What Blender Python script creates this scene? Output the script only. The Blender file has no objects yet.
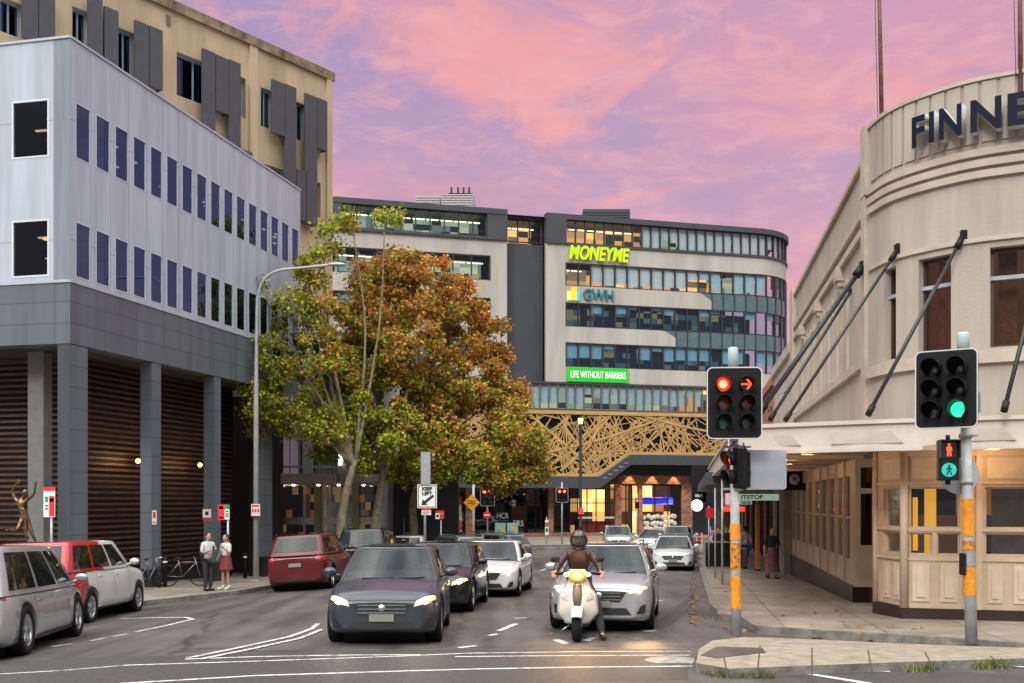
import bpy, bmesh, math, random
from mathutils import Vector, Matrix
from mathutils.bvhtree import BVHTree
R = math.radians
random.seed(7)
S = bpy.context.scene
COL = S.collection
# ---------------------------------------------------------------- camera
cam = bpy.data.cameras.new('camera'); camo = bpy.data.objects.new('camera', cam); COL.objects.link(camo)
camo.location = (0, 0, 1.75); camo.rotation_euler = (R(90), 0, 0)
cam.sensor_width = 36; cam.lens = 36
cam.shift_y = (500 - 341.5) / 1024
cam.clip_end = 2000; cam.clip_start = .1
S.camera = camo
# ---------------------------------------------------------------- world
SUN_EL, SUN_AZ = R(34), R(205)      # azimuth clockwise from +Y
w = bpy.data.worlds.new('World'); S.world = w; w.use_nodes = True
nt = w.node_tree; N = nt.nodes; Lk = nt.links; N.clear()
out = N.new('ShaderNodeOutputWorld')
tc = N.new('ShaderNodeTexCoord')
def wmath(op, a, b=None, c=None, clamp=False):
    n = N.new('ShaderNodeMath'); n.operation = op; n.use_clamp = clamp
    for i, v in enumerate((a, b, c)):
        if v is None: continue
        if isinstance(v, (int, float)): n.inputs[i].default_value = v
        else: Lk.new(v, n.inputs[i])
    return n.outputs[0]
def wmix(f, a, b):
    n = N.new('ShaderNodeMix'); n.data_type = 'RGBA'
    if isinstance(f, (int, float)): n.inputs[0].default_value = f
    else: Lk.new(f, n.inputs[0])
    for i, v in ((6, a), (7, b)):
        if isinstance(v, tuple): n.inputs[i].default_value = (*v, 1)
        else: Lk.new(v, n.inputs[i])
    return n.outputs[2]
def wnoise(scale_vec, scale, det, dist=0, rot=(0, 0, 0), rough=.55):
    m = N.new('ShaderNodeMapping'); m.inputs['Scale'].default_value = scale_vec; m.inputs['Rotation'].default_value = rot
    Lk.new(tc.outputs['Generated'], m.inputs[0])
    n = N.new('ShaderNodeTexNoise'); n.inputs['Scale'].default_value = scale; n.inputs['Detail'].default_value = det
    n.inputs['Distortion'].default_value = dist; n.inputs['Roughness'].default_value = rough
    Lk.new(m.outputs[0], n.inputs['Vector']); return n.outputs['Fac']
sep = N.new('ShaderNodeSeparateXYZ'); Lk.new(tc.outputs['Generated'], sep.inputs[0])
def wramp(v, a, b):
    n = N.new('ShaderNodeMapRange'); n.interpolation_type = 'SMOOTHSTEP'
    n.inputs['From Min'].default_value = a; n.inputs['From Max'].default_value = b
    Lk.new(v, n.inputs[0]); return n.outputs[0]
el = sep.outputs[2]
base = wmix(wramp(el, .04, .44), (.84, .41, .43), (.40, .29, .50))
n1 = wnoise((1, 1, 2.0), 3.0, 6, .6, (0, R(24), 0))
n2 = wnoise((1.2, 1, 2.6), 5.5, 9, .7, (0, R(32), R(10)), .66)
n3 = wnoise((1, 1, 3.2), 17, 9, .5, (0, R(36), 0), .68)
c1 = wmix(wramp(n1, .40, .64), base, (.66, .33, .44))
c2 = wmix(wmath('MULTIPLY', wramp(n2, .44, .66), .9), c1, (.88, .37, .36))
c3 = wmix(wmath('MULTIPLY', wramp(n3, .45, .68), .6), c2, (.82, .43, .46))
c4 = wmix(wmath('MULTIPLY', wramp(wnoise((1, 1, 2.4), 4.2, 7, .5, (0, R(30), 0)), .48, .70), .5), c3, (.36, .28, .47))
# the bright, paler half of the sky: overhead and behind the camera
wv = wmath('ADD', wmath('MULTIPLY', sep.outputs[1], -.6), wmath('MULTIPLY', el, .8))
skyline = wmix(wmath('MULTIPLY', wramp(el, .30, .68), 1.0), (.16, .16, .19), wmix(wramp(wnoise((1, 1, 1), 2.2, 6, .5), .34, .66), (1.5, 1.62, 1.8), (5.2, 5.35, 4.8)))
dome = wmix(wramp(wv, .12, .62), c4, skyline)
sky = N.new('ShaderNodeTexSky'); sky.sky_type = 'NISHITA'; sky.sun_disc = False
sky.sun_elevation = SUN_EL; sky.sun_rotation = SUN_AZ
bg1 = N.new('ShaderNodeBackground'); Lk.new(dome, bg1.inputs[0]); bg1.inputs[1].default_value = .86
bg2 = N.new('ShaderNodeBackground'); Lk.new(sky.outputs[0], bg2.inputs[0]); bg2.inputs[1].default_value = .008
add = N.new('ShaderNodeAddShader'); Lk.new(bg1.outputs[0], add.inputs[0]); Lk.new(bg2.outputs[0], add.inputs[1])
Lk.new(add.outputs[0], out.inputs[0])
sun = bpy.data.lights.new('sun', 'SUN'); sun.energy = 1.4; sun.angle = R(14); sun.color = (1, .95, .88)
so = bpy.data.objects.new('sun', sun); COL.objects.link(so)
sd = Vector((math.sin(SUN_AZ) * math.cos(SUN_EL), math.cos(SUN_AZ) * math.cos(SUN_EL), math.sin(SUN_EL)))
so.rotation_euler = (-sd).to_track_quat('-Z', 'Y').to_euler(); so.location = sd * 50
S.view_settings.view_transform = 'Standard'; S.view_settings.look = 'None'
S.view_settings.exposure = .22; S.view_settings.gamma = 1
S.render.resolution_x = 1024; S.render.resolution_y = 683
S.render.engine = 'CYCLES'
S.cycles.max_bounces = 6; S.cycles.transparent_max_bounces = 10
# ---------------------------------------------------------------- terrain function and photo-to-ground helpers
def gz(X, Y):
    z = -.0285 * min(Y, 45) - .0085 * min(max(Y - 45, 0), 21)
    return z - .06 * min(max(-X - 5, 0), 5)
def ground(px, py, h=0):
    k = (px - 512) / 1024; t = (500 - py) / 1024; D = 20.
    for _ in range(60): D = .5 * D + .5 * max(3, min(120, (gz(k * D, D) + h - 1.75) / t))
    return Vector((k * D, D, gz(k * D, D) + h))
def at(px, py, D): return Vector(((px - 512) / 1024 * D, D, 1.75 + (500 - py) / 1024 * D))
# ---------------------------------------------------------------- materials
def mat(name, col, rough=.6, metal=0, var=.12, vscale=3, bump=0, bscale=40, emit=0, ecol=None, coat=0, col2=None, streak=False, spec=.5):
    if name in bpy.data.materials: return bpy.data.materials[name]
    m = bpy.data.materials.new(name); m.use_nodes = True
    t = m.node_tree; b = t.nodes['Principled BSDF']; nd = t.nodes; lk = t.links
    b.inputs['Roughness'].default_value = rough; b.inputs['Metallic'].default_value = metal
    b.inputs['Coat Weight'].default_value = coat; b.inputs['Coat Roughness'].default_value = .04
    b.inputs['Specular IOR Level'].default_value = spec
    g = nd.new('ShaderNodeTexCoord'); mp = nd.new('ShaderNodeMapping'); lk.new(g.outputs['Object'], mp.inputs[0])
    if streak: mp.inputs['Scale'].default_value = (1, 1, .12)
    n = nd.new('ShaderNodeTexNoise'); n.inputs['Scale'].default_value = vscale; n.inputs['Detail'].default_value = 6
    n.inputs['Roughness'].default_value = .65
    lk.new(mp.outputs[0], n.inputs['Vector'])
    mr = nd.new('ShaderNodeMapRange'); mr.inputs['From Min'].default_value = .3; mr.inputs['From Max'].default_value = .7
    lk.new(n.outputs['Fac'], mr.inputs[0])
    mx = nd.new('ShaderNodeMix'); mx.data_type = 'RGBA'; lk.new(mr.outputs[0], mx.inputs[0])
    d = col2 or tuple(max(0, c * (1 - 2 * var)) for c in col)
    mx.inputs[6].default_value = (*d, 1); mx.inputs[7].default_value = (*(tuple(min(1, c * (1 + var * .6)) for c in col) if not col2 else col), 1)
    lk.new(mx.outputs[2], b.inputs['Base Color'])
    if bump:
        n2 = nd.new('ShaderNodeTexNoise'); n2.inputs['Scale'].default_value = bscale; n2.inputs['Detail'].default_value = 4
        lk.new(g.outputs['Object'], n2.inputs['Vector'])
        bp = nd.new('ShaderNodeBump'); bp.inputs['Strength'].default_value = bump; bp.inputs['Distance'].default_value = .02
        lk.new(n2.outputs['Fac'], bp.inputs['Height']); lk.new(bp.outputs[0], b.inputs['Normal'])
    if emit:
        b.inputs['Emission Color'].default_value = (*(ecol or col), 1); b.inputs['Emission Strength'].default_value = emit
    return m
def glass(name, tint=(.7, .8, .85), refl=.12, trans=True, rough=.02, gcol=(.9, .95, 1), bump=.02):
    if name in bpy.data.materials: return bpy.data.materials[name]
    m = bpy.data.materials.new(name); m.use_nodes = True; t = m.node_tree; nd = t.nodes; lk = t.links; nd.clear()
    o = nd.new('ShaderNodeOutputMaterial'); tr = nd.new('ShaderNodeBsdfTransparent'); tr.inputs[0].default_value = (*tint, 1)
    gl = nd.new('ShaderNodeBsdfGlossy'); gl.inputs['Roughness'].default_value = rough; gl.inputs[0].default_value = (*gcol, 1)
    lf = nd.new('ShaderNodeLayerWeight'); lf.inputs[0].default_value = .5; lw = nd.new('ShaderNodeMath'); lw.operation = 'POWER'; lk.new(lf.outputs['Facing'], lw.inputs[0]); lw.inputs[1].default_value = 4.5
    a = nd.new('ShaderNodeMath'); a.operation = 'ADD'; a.use_clamp = True; lk.new(lw.outputs[0], a.inputs[0]); a.inputs[1].default_value = refl + .04
    n = nd.new('ShaderNodeTexNoise'); n.inputs['Scale'].default_value = .7
    bp = nd.new('ShaderNodeBump'); bp.inputs['Strength'].default_value = bump; lk.new(n.outputs['Fac'], bp.inputs['Height']); lk.new(bp.outputs[0], gl.inputs['Normal'])
    mx = nd.new('ShaderNodeMixShader'); lk.new(a.outputs[0], mx.inputs[0]); lk.new(tr.outputs[0], mx.inputs[1]); lk.new(gl.outputs[0], mx.inputs[2])
    lk.new(mx.outputs[0], o.inputs[0]); return m
def interior(name, cols, strength, scale=(1.2, 1.2, .8), dark=(.01, .01, .012), fill=.5):
    """a lit room seen through a window: self-glowing colour blocks stand in for lamp-lit wall, dark furniture, ceiling lamps"""
    if name in bpy.data.materials: return bpy.data.materials[name]
    m = bpy.data.materials.new(name); m.use_nodes = True; t = m.node_tree; nd = t.nodes; lk = t.links
    b = nd['Principled BSDF']; b.inputs['Roughness'].default_value = .9
    g = nd.new('ShaderNodeTexCoord'); mp = nd.new('ShaderNodeMapping'); mp.inputs['Scale'].default_value = (scale[0] * 1.3, .12, scale[2] * 1.7); lk.new(g.outputs['Object'], mp.inputs[0])
    fl = nd.new('ShaderNodeVectorMath'); fl.operation = 'FLOOR'; mp.inputs['Location'].default_value = (.37, .5, .21); lk.new(mp.outputs[0], fl.inputs[0]); v = nd.new('ShaderNodeTexWhiteNoise'); v.noise_dimensions = '3D'; lk.new(fl.outputs[0], v.inputs['Vector'])
    s = nd.new('ShaderNodeSeparateColor'); lk.new(v.outputs['Color'], s.inputs[0])
    r = nd.new('ShaderNodeValToRGB'); r.color_ramp.interpolation = 'CONSTANT'
    e = r.color_ramp.elements; e[0].color = (*dark, 1); e[1].position = 1 - fill; e[1].color = (*cols[0], 1)
    for i, c in enumerate(cols[1:]):
        x = e.new(1 - fill + fill * (i + 1) / len(cols)); x.color = (*c, 1)
    lk.new(s.outputs[0], r.inputs[0])
    lk.new(r.outputs[0], b.inputs['Base Color']); lk.new(r.outputs[0], b.inputs['Emission Color']); b.inputs['Emission Strength'].default_value = strength
    return m
# ---------------------------------------------------------------- mesh builder
class MB:
    def __init__(s): s.bm = bmesh.new()
    def poly(s, pts, mi=0, smooth=False):
        try: f = s.bm.faces.new([s.bm.verts.new(p) for p in pts])
        except ValueError: return
        f.material_index = mi; f.smooth = smooth; return f
    def hexa(s, a, b, mi=0):
        """a, b: two matching rings of points, bridged and capped"""
        A = [s.bm.verts.new(p) for p in a]; B = [s.bm.verts.new(p) for p in b]; n = len(A)
        fs = [s.bm.faces.new(A[::-1]), s.bm.faces.new(B)]
        for i in range(n): fs.append(s.bm.faces.new([A[i], A[(i + 1) % n], B[(i + 1) % n], B[i]]))
        for f in fs: f.material_index = mi
        return s
    def box(s, x0, x1, y0, y1, z0, z1, mi=0, M=None):
        a = [Vector(p) for p in ((x0, y0, z0), (x1, y0, z0), (x1, y1, z0), (x0, y1, z0))]; b = [p + Vector((0, 0, z1 - z0)) for p in a]
        if M: a = [M @ p for p in a]; b = [M @ p for p in b]
        return s.hexa(a, b, mi)
    def fbox(s, F, s0, s1, z0, z1, d0, d1, mi=0, step=None):
        n = 1 if step is None else max(1, int(abs(s1 - s0) / step))
        for i in range(n):
            a, b = s0 + (s1 - s0) * i / n, s0 + (s1 - s0) * (i + 1) / n
            s.hexa([F(a, z0, d0), F(b, z0, d0), F(b, z0, d1), F(a, z0, d1)], [F(a, z1, d0), F(b, z1, d0), F(b, z1, d1), F(a, z1, d1)], mi)
        return s
    def fquad(s, F, s0, s1, z0, z1, d=0, mi=0, step=None):
        n = 1 if step is None else max(1, int(abs(s1 - s0) / step))
        for i in range(n):
            a, b = s0 + (s1 - s0) * i / n, s0 + (s1 - s0) * (i + 1) / n
            s.poly([F(a, z0, d), F(b, z0, d), F(b, z1, d), F(a, z1, d)], mi)
        return s
    def tube(s, pts, r, n=10, mi=0, cap=True, smooth=True):
        pts = [Vector(p) for p in pts]; rr = r if isinstance(r, (list, tuple)) else [r] * len(pts)
        rings = []; up = None
        for i, p in enumerate(pts):
            d = (pts[min(i + 1, len(pts) - 1)] - pts[max(i - 1, 0)]).normalized()
            if up is None: up = Vector((0, 0, 1)) if abs(d.z) < .9 else Vector((1, 0, 0))
            x = d.cross(up).normalized(); y = x.cross(d).normalized(); up = y
            rings.append([s.bm.verts.new(p + (x * math.cos(2 * math.pi * k / n) + y * math.sin(2 * math.pi * k / n)) * rr[i]) for k in range(n)])
        for A, B in zip(rings, rings[1:]):
            for k in range(n):
                f = s.bm.faces.new([A[k], A[(k + 1) % n], B[(k + 1) % n], B[k]]); f.material_index = mi; f.smooth = smooth
        if cap:
            for q in (rings[0][::-1], rings[-1]):
                f = s.bm.faces.new(q); f.material_index = mi
        return s
    def lathe(s, prof, M=None, n=24, mi=0, smooth=True, a0=0, a1=2 * math.pi):
        """prof [(r, z)], revolved about local z"""
        full = abs(a1 - a0 - 2 * math.pi) < 1e-6; k = n if full else n + 1; rings = []
        for r, z in prof:
            ring = []
            for i in range(k):
                a = a0 + (a1 - a0) * i / n; p = Vector((r * math.cos(a), r * math.sin(a), z))
                ring.append(s.bm.verts.new(M @ p if M else p))
            rings.append(ring)
        for A, B in zip(rings, rings[1:]):
            for i in range(k if full else k - 1):
                f = s.bm.faces.new([A[i], A[(i + 1) % k], B[(i + 1) % k], B[i]]); f.material_index = mi; f.smooth = smooth
        return s
    def ell(s, c, r, n=16, mi=0, M=None):
        c = Vector(c); T = Matrix.Translation(c) @ (M or Matrix()) @ Matrix.Diagonal((*r, 1))
        s.lathe([(max(1e-4, math.sin(math.pi * i / n * 1.0)), -math.cos(math.pi * i / n)) for i in range(n + 1)], T, n, mi); return s
    def grid(s, fn, nu, nv, mi=0, smooth=True):
        V = [[s.bm.verts.new(fn(i / nu, j / nv)) for j in range(nv + 1)] for i in range(nu + 1)]
        for i in range(nu):
            for j in range(nv):
                f = s.bm.faces.new([V[i][j], V[i + 1][j], V[i + 1][j + 1], V[i][j + 1]]); f.material_index = mi; f.smooth = smooth
        return s
    def build(s, name, mats, parent=None, world=False, weld=0, recalc=True, bevel=0):
        if weld: bmesh.ops.remove_doubles(s.bm, verts=s.bm.verts, dist=weld)
        if recalc: bmesh.ops.recalc_face_normals(s.bm, faces=s.bm.faces)
        if world and parent is not None: s.bm.transform(PM[parent.name].inverted())
        me = bpy.data.meshes.new(name); s.bm.to_mesh(me); s.bm.free()
        for m in (mats if isinstance(mats, (list, tuple)) else [mats]): me.materials.append(m)
        o = bpy.data.objects.new(name, me); COL.objects.link(o)
        if parent is not None:
            o.parent = parent
            if parent.name in PM: PM[o.name] = PM[parent.name]
        if bevel:
            b = o.modifiers.new('bevel', 'BEVEL'); b.width = bevel; b.segments = 2; b.limit_method = 'ANGLE'
        return o
PM = {}
def tag(o, label, cat, group=None, kind=None):
    if label: o['label'] = label
    if cat: o['category'] = cat
    if group: o['group'] = group
    if kind: o['kind'] = kind
    return o
def thing(name, label, cat, loc=(0, 0, 0), rz=0, group=None, M=None):
    o = bpy.data.objects.new(name, None); COL.objects.link(o); o.empty_display_size = .2
    if M is None: M = Matrix.Translation(Vector(loc)) @ Matrix.Rotation(rz, 4, 'Z')
    o.location = M.to_translation(); o.rotation_euler = M.to_euler(); PM[o.name] = M
    return tag(o, label, cat, group)
def children(o): return [c for c in bpy.data.objects if c.parent == o]
def copy_tree(o, M=None, parent=None, label=None):
    kids = list(o.children)
    c = o.copy(); COL.objects.link(c)
    if M is not None: c.location = M.to_translation(); c.rotation_euler = M.to_euler(); PM[c.name] = M
    if parent is not None: c.parent = parent
    if label: c['label'] = label
    for k in kids: copy_tree(k, None, c)
    return c
def gmat(X, Y, head, h=0):
    """stand something on the sloping ground, local -Y pointing along the heading (0 = towards the camera)"""
    e = .5; z = gz(X, Y) + h
    n = Vector(((gz(X - e, Y) - gz(X + e, Y)) / (2 * e), (gz(X, Y - e) - gz(X, Y + e)) / (2 * e), 1)).normalized()
    f = Vector((math.sin(head), math.cos(head), 0)); f = (f - n * f.dot(n)).normalized(); x = f.cross(n)
    M = Matrix((x, f, n)).transposed().to_4x4(); M.translation = (X, Y, z); return M
class Frame:
    """a straight facade: s along it, z up, d outwards"""
    def __init__(s, o, u, n=None):
        s.o = Vector((o[0], o[1], 0)); s.u = Vector((u[0], u[1], 0)).normalized()
        s.n = Vector((s.u.y, -s.u.x, 0))
        if s.n.dot(-s.o) < 0: s.n = -s.n
    def __call__(s, a, z, d=0): return s.o + s.u * a + s.n * d + Vector((0, 0, z))
    def s_(s, px):
        k = (px - 512) / 1024; return (k * s.o.y - s.o.x) / (s.u.x - k * s.u.y)
    def z_(s, px, py): return 1.75 + (500 - py) / 1024 * (s.o.y + s.u.y * s.s_(px))
def wall(mb, F, s0, s1, z0, z1, ops, depth=.2, mi=0, step=None, cuts=()):
    """outer skin of a wall with real openings and reveals; ops = [(sa, sb, za, zb)]"""
    S_ = sorted(set([s0, s1] + [o[i] for o in ops for i in (0, 1)] + ([s0 + (s1 - s0) * i / max(1, int(abs(s1 - s0) / step)) for i in range(1, int(abs(s1 - s0) / step))] if step else [])))
    Z_ = sorted(set([z0, z1] + [o[i] for o in ops for i in (2, 3)] + list(cuts)))
    for a, b in zip(S_, S_[1:]):
        for c, d in zip(Z_, Z_[1:]):
            m, q = (a + b) / 2, (c + d) / 2
            if any(o[0] < m < o[1] and o[2] < q < o[3] for o in ops): continue
            mb.poly([F(a, c, 0), F(b, c, 0), F(b, d, 0), F(a, d, 0)], mi)
    for sa, sb, za, zb in ops:
        for z in (za, zb):
            ss = [x for x in S_ if sa <= x <= sb]
            for a, b in zip(ss, ss[1:]): mb.poly([F(a, z, 0), F(b, z, 0), F(b, z, -depth), F(a, z, -depth)], mi)
        for x in (sa, sb): mb.poly([F(x, za, 0), F(x, zb, 0), F(x, zb, -depth), F(x, za, -depth)], mi)
    return mb
def text_mesh(txt, size, depth=.01, bold=0, shear=0, align='CENTER', squash=1.):
    c = bpy.data.curves.new('t', 'FONT'); c.body = txt; c.size = size; c.extrude = depth; c.offset = bold; c.shear = shear
    c.align_x = align; c.align_y = 'CENTER'; c.resolution_u = 4
    o = bpy.data.objects.new('t', c); COL.objects.link(o)
    me = bpy.data.meshes.new_from_object(o.evaluated_get(bpy.context.evaluated_depsgraph_get()))
    bpy.data.objects.remove(o); bpy.data.curves.remove(c)
    if squash != 1: me.transform(Matrix.Diagonal((squash, 1, 1, 1)))
    return me
def put_text(name, txt, size, M, m, parent=None, world=False, **k):
    """text in its local XY plane, M places it"""
    me = text_mesh(txt, size, **k); me.transform(M)
    if world and parent is not None: me.transform(PM[parent.name].inverted())
    me.materials.clear()
    for q in (m if isinstance(m, list) else [m]): me.materials.append(q)
    me.name = name; o = bpy.data.objects.new(name, me); COL.objects.link(o)
    if parent is not None:
        o.parent = parent
        if parent.name in PM: PM[o.name] = PM[parent.name]
    return o
UPR = Matrix.Rotation(R(90), 4, 'X')                 # text standing up, facing -Y
def face(F, s, z, d):                                 # text on a facade, reading along the photo's left to right
    n = F.n if hasattr(F, 'n') else None
    x = Vector((0, 0, 1)).cross(n).normalized(); M = Matrix((x, Vector((0, 0, 1)), n)).transposed().to_4x4(); M.translation = F(s, z, d); return M
def slab(name, pts, h, m, mi=None, side=True, label=None, cat=None, kind='structure', th=None, step=0):
    """a sheet or raised slab that follows the ground"""
    bm = bmesh.new(); bm.faces.new([bm.verts.new((p[0], p[1], 0)) for p in pts])
    for co, no in (((-5, 0, 0), (1, 0, 0)), ((-10, 0, 0), (1, 0, 0)), ((0, 45, 0), (0, 1, 0)), ((0, 66, 0), (0, 1, 0))):
        bmesh.ops.bisect_plane(bm, geom=bm.verts[:] + bm.edges[:] + bm.faces[:], plane_co=co, plane_no=no)
    bmesh.ops.recalc_face_normals(bm, faces=bm.faces)
    for f in bm.faces:
        if f.normal.z < 0: f.normal_flip()
    edge = [(e.verts[0].co.copy(), e.verts[1].co.copy()) for e in bm.edges if e.is_boundary]
    for v in bm.verts: v.co.z = gz(v.co.x, v.co.y) + h
    bmesh.ops.triangulate(bm, faces=bm.faces)
    if side and h > .05:
        for a, b in edge:
            q = [Vector((a.x, a.y, gz(a.x, a.y) + h)), Vector((b.x, b.y, gz(b.x, b.y) + h)), Vector((b.x, b.y, gz(b.x, b.y) - .05)), Vector((a.x, a.y, gz(a.x, a.y) - .05))]
            f = bm.faces.new([bm.verts.new(p) for p in q]); f.material_index = 1 if isinstance(m, list) else 0
    me = bpy.data.meshes.new(name); bm.to_mesh(me); bm.free()
    for q in (m if isinstance(m, list) else [m]): me.materials.append(q)
    o = bpy.data.objects.new(name, me); COL.objects.link(o); tag(o, label, cat, kind=kind); return o
def bez(p, n=8):
    """Catmull-Rom through points"""
    p = [Vector(q) for q in p]; P = [p[0] * 2 - p[1]] + p + [p[-1] * 2 - p[-2]]; o = []
    for i in range(1, len(P) - 2):
        for k in range(n):
            t = k / n; a, b, c, d = P[i - 1:i + 3]
            o.append(.5 * ((2 * b) + (c - a) * t + (2 * a - 5 * b + 4 * c - d) * t * t + (3 * b - a - 3 * c + d) * t ** 3))
    return o + [p[-1]]
# shared materials
M_WHITEP = mat('road_paint', (.62, .62, .60), .7, var=.25, vscale=9)
M_STEEL = mat('galvanised_steel', (.42, .43, .44), .45, .5, var=.15, vscale=8)
M_PALEPOLE = mat('pale_pole_paint', (.50, .52, .53), .5, var=.15, vscale=6)
M_BLACK = mat('black_paint', (.008, .008, .009), .5, var=.1, spec=.25)
M_DARK = mat('dark_void', (.006, .006, .007), .9, var=0)
M_RUBBER = mat('rubber', (.010, .010, .011), .8, var=.1, spec=.2)
M_CHROME = mat('chrome', (.75, .76, .78), .15, 1, var=.02)
M_ORANGE = mat('orange_band', (.75, .28, .02), .5, var=.2, vscale=12)
M_RED = mat('sign_red', (.65, .02, .03), .5, var=.05)
M_SIGNW = mat('sign_white', (.72, .72, .70), .5, var=.06)
M_SIGNK = mat('sign_black', (.015, .015, .015), .5, var=.05)
# ================================================================ SETTING
def asphalt():
    m = bpy.data.materials.new('asphalt'); m.use_nodes = True; t = m.node_tree; nd = t.nodes; lk = t.links; b = nd['Principled BSDF']
    g = nd.new('ShaderNodeTexCoord')
    def noise(s, d=6, r=.6):
        n = nd.new('ShaderNodeTexNoise'); n.inputs['Scale'].default_value = s; n.inputs['Detail'].default_value = d; n.inputs['Roughness'].default_value = r
        lk.new(g.outputs['Object'], n.inputs['Vector']); return n.outputs['Fac']
    def ramp(v, a, b_, ca, cb):
        r = nd.new('ShaderNodeValToRGB'); r.color_ramp.elements[0].position = a; r.color_ramp.elements[1].position = b_
        r.color_ramp.elements[0].color = (*ca, 1); r.color_ramp.elements[1].color = (*cb, 1); lk.new(v, r.inputs[0]); return r.outputs[0]
    big = ramp(noise(.22, 4), .35, .65, (.075, .068, .070), (.112, .102, .101))
    fine = ramp(noise(55, 3, .8), .3, .72, (.55, .55, .55), (1.35, 1.3, 1.28))
    mx = nd.new('ShaderNodeMix'); mx.data_type = 'RGBA'; mx.blend_type = 'MULTIPLY'; mx.inputs[0].default_value = 1; lk.new(big, mx.inputs[6]); lk.new(fine, mx.inputs[7])
    # repaired cracks sealed with dark tar
    v = nd.new('ShaderNodeTexVoronoi'); v.feature = 'DISTANCE_TO_EDGE'; v.inputs['Scale'].default_value = .17
    ad = nd.new('ShaderNodeMixRGB'); ad.inputs[0].default_value = .35; lk.new(g.outputs['Object'], ad.inputs[1])
    nn = nd.new('ShaderNodeTexNoise'); nn.inputs['Scale'].default_value = 1.2; nn.inputs['Detail'].default_value = 5; lk.new(g.outputs['Object'], nn.inputs['Vector']); lk.new(nn.outputs['Color'], ad.inputs[2])
    lk.new(ad.outputs[0], v.inputs['Vector'])
    cr = ramp(v.outputs['Distance'], .002, .006, (.35, .35, .35), (1, 1, 1))
    m2 = nd.new('ShaderNodeMix'); m2.data_type = 'RGBA'; m2.blend_type = 'MULTIPLY'; m2.inputs[0].default_value = 1; lk.new(mx.outputs[2], m2.inputs[6]); lk.new(cr, m2.inputs[7])
    # oil marks along the lanes
    st = nd.new('ShaderNodeMapping'); st.inputs['Rotation'].default_value = (0, 0, R(10)); st.inputs['Scale'].default_value = (1.1, .12, 1); lk.new(g.outputs['Object'], st.inputs[0])
    n4 = nd.new('ShaderNodeTexNoise'); n4.inputs['Scale'].default_value = 1.6; n4.inputs['Detail'].default_value = 4; lk.new(st.outputs[0], n4.inputs['Vector'])
    ol = ramp(n4.outputs['Fac'], .36, .6, (.55, .54, .53), (1.12, 1.10, 1.09))
    m3 = nd.new('ShaderNodeMix'); m3.data_type = 'RGBA'; m3.blend_type = 'MULTIPLY'; m3.inputs[0].default_value = 1; lk.new(m2.outputs[2], m3.inputs[6]); lk.new(ol, m3.inputs[7])
    lk.new(m3.outputs[2], b.inputs['Base Color'])
    rr = ramp(noise(.5, 5), .35, .65, (.36, .36, .36), (.62, .62, .62)); lk.new(rr, b.inputs['Roughness'])
    bp = nd.new('ShaderNodeBump'); bp.inputs['Strength'].default_value = .5; bp.inputs['Distance'].default_value = .01
    lk.new(noise(120, 3), bp.inputs['Height']); lk.new(bp.outputs[0], b.inputs['Normal'])
    return m
M_ASPH = asphalt()
def paving():
    m = bpy.data.materials.new('concrete_paving'); m.use_nodes = True; t = m.node_tree; nd = t.nodes; lk = t.links; b = nd['Principled BSDF']
    g = nd.new('ShaderNodeTexCoord'); mp = nd.new('ShaderNodeMapping'); mp.inputs['Rotation'].default_value = (0, 0, R(10)); lk.new(g.outputs['Object'], mp.inputs[0])
    br = nd.new('ShaderNodeTexBrick'); br.offset = 0; br.inputs['Scale'].default_value = 1; br.inputs['Brick Width'].default_value = 1.5; br.inputs['Row Height'].default_value = 1.5
    br.inputs['Mortar Size'].default_value = .012; br.inputs['Color1'].default_value = (.235, .195, .165, 1); br.inputs['Color2'].default_value = (.285, .24, .205, 1); br.inputs['Mortar'].default_value = (.07, .06, .055, 1)
    lk.new(mp.outputs[0], br.inputs['Vector'])
    n = nd.new('ShaderNodeTexNoise'); n.inputs['Scale'].default_value = 1.3; n.inputs['Detail'].default_value = 8; n.inputs['Roughness'].default_value = .7; lk.new(g.outputs['Object'], n.inputs['Vector'])
    r = nd.new('ShaderNodeValToRGB'); r.color_ramp.elements[0].position = .32; r.color_ramp.elements[0].color = (.55, .53, .52, 1); r.color_ramp.elements[1].position = .66; r.color_ramp.elements[1].color = (1.1, 1.1, 1.1, 1); lk.new(n.outputs['Fac'], r.inputs[0])
    mx = nd.new('ShaderNodeMix'); mx.data_type = 'RGBA'; mx.blend_type = 'MULTIPLY'; mx.inputs[0].default_value = 1; lk.new(br.outputs[0], mx.inputs[6]); lk.new(r.outputs[0], mx.inputs[7]); lk.new(mx.outputs[2], b.inputs['Base Color'])
    b.inputs['Roughness'].default_value = .6
    return m
M_PAVE = paving()
M_KERB = mat('kerb_stone', (.20, .18, .16), .8, var=.3, vscale=5, bump=.4, bscale=30)
M_ISL = mat('island_concrete', (.30, .245, .20), .85, var=.22, vscale=4.5, bump=.5, bscale=25)
# the ground sheet
g = MB()
xs = [-400, -150, -60, -30, -20, -10, -7.5, -5, 0, 10, 20, 40, 80, 200, 400]
ys = [-60, -20, 0, 10, 20, 30, 45, 55, 66, 80, 120, 250, 800]
for a, b in zip(xs, xs[1:]):
    for c, d in zip(ys, ys[1:]): g.poly([(x, y, gz(x, y)) for x, y in ((a, c), (b, c), (b, d), (a, d))])
g.build('ground', M_ASPH, weld=.001)['kind'] = 'structure'
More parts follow.
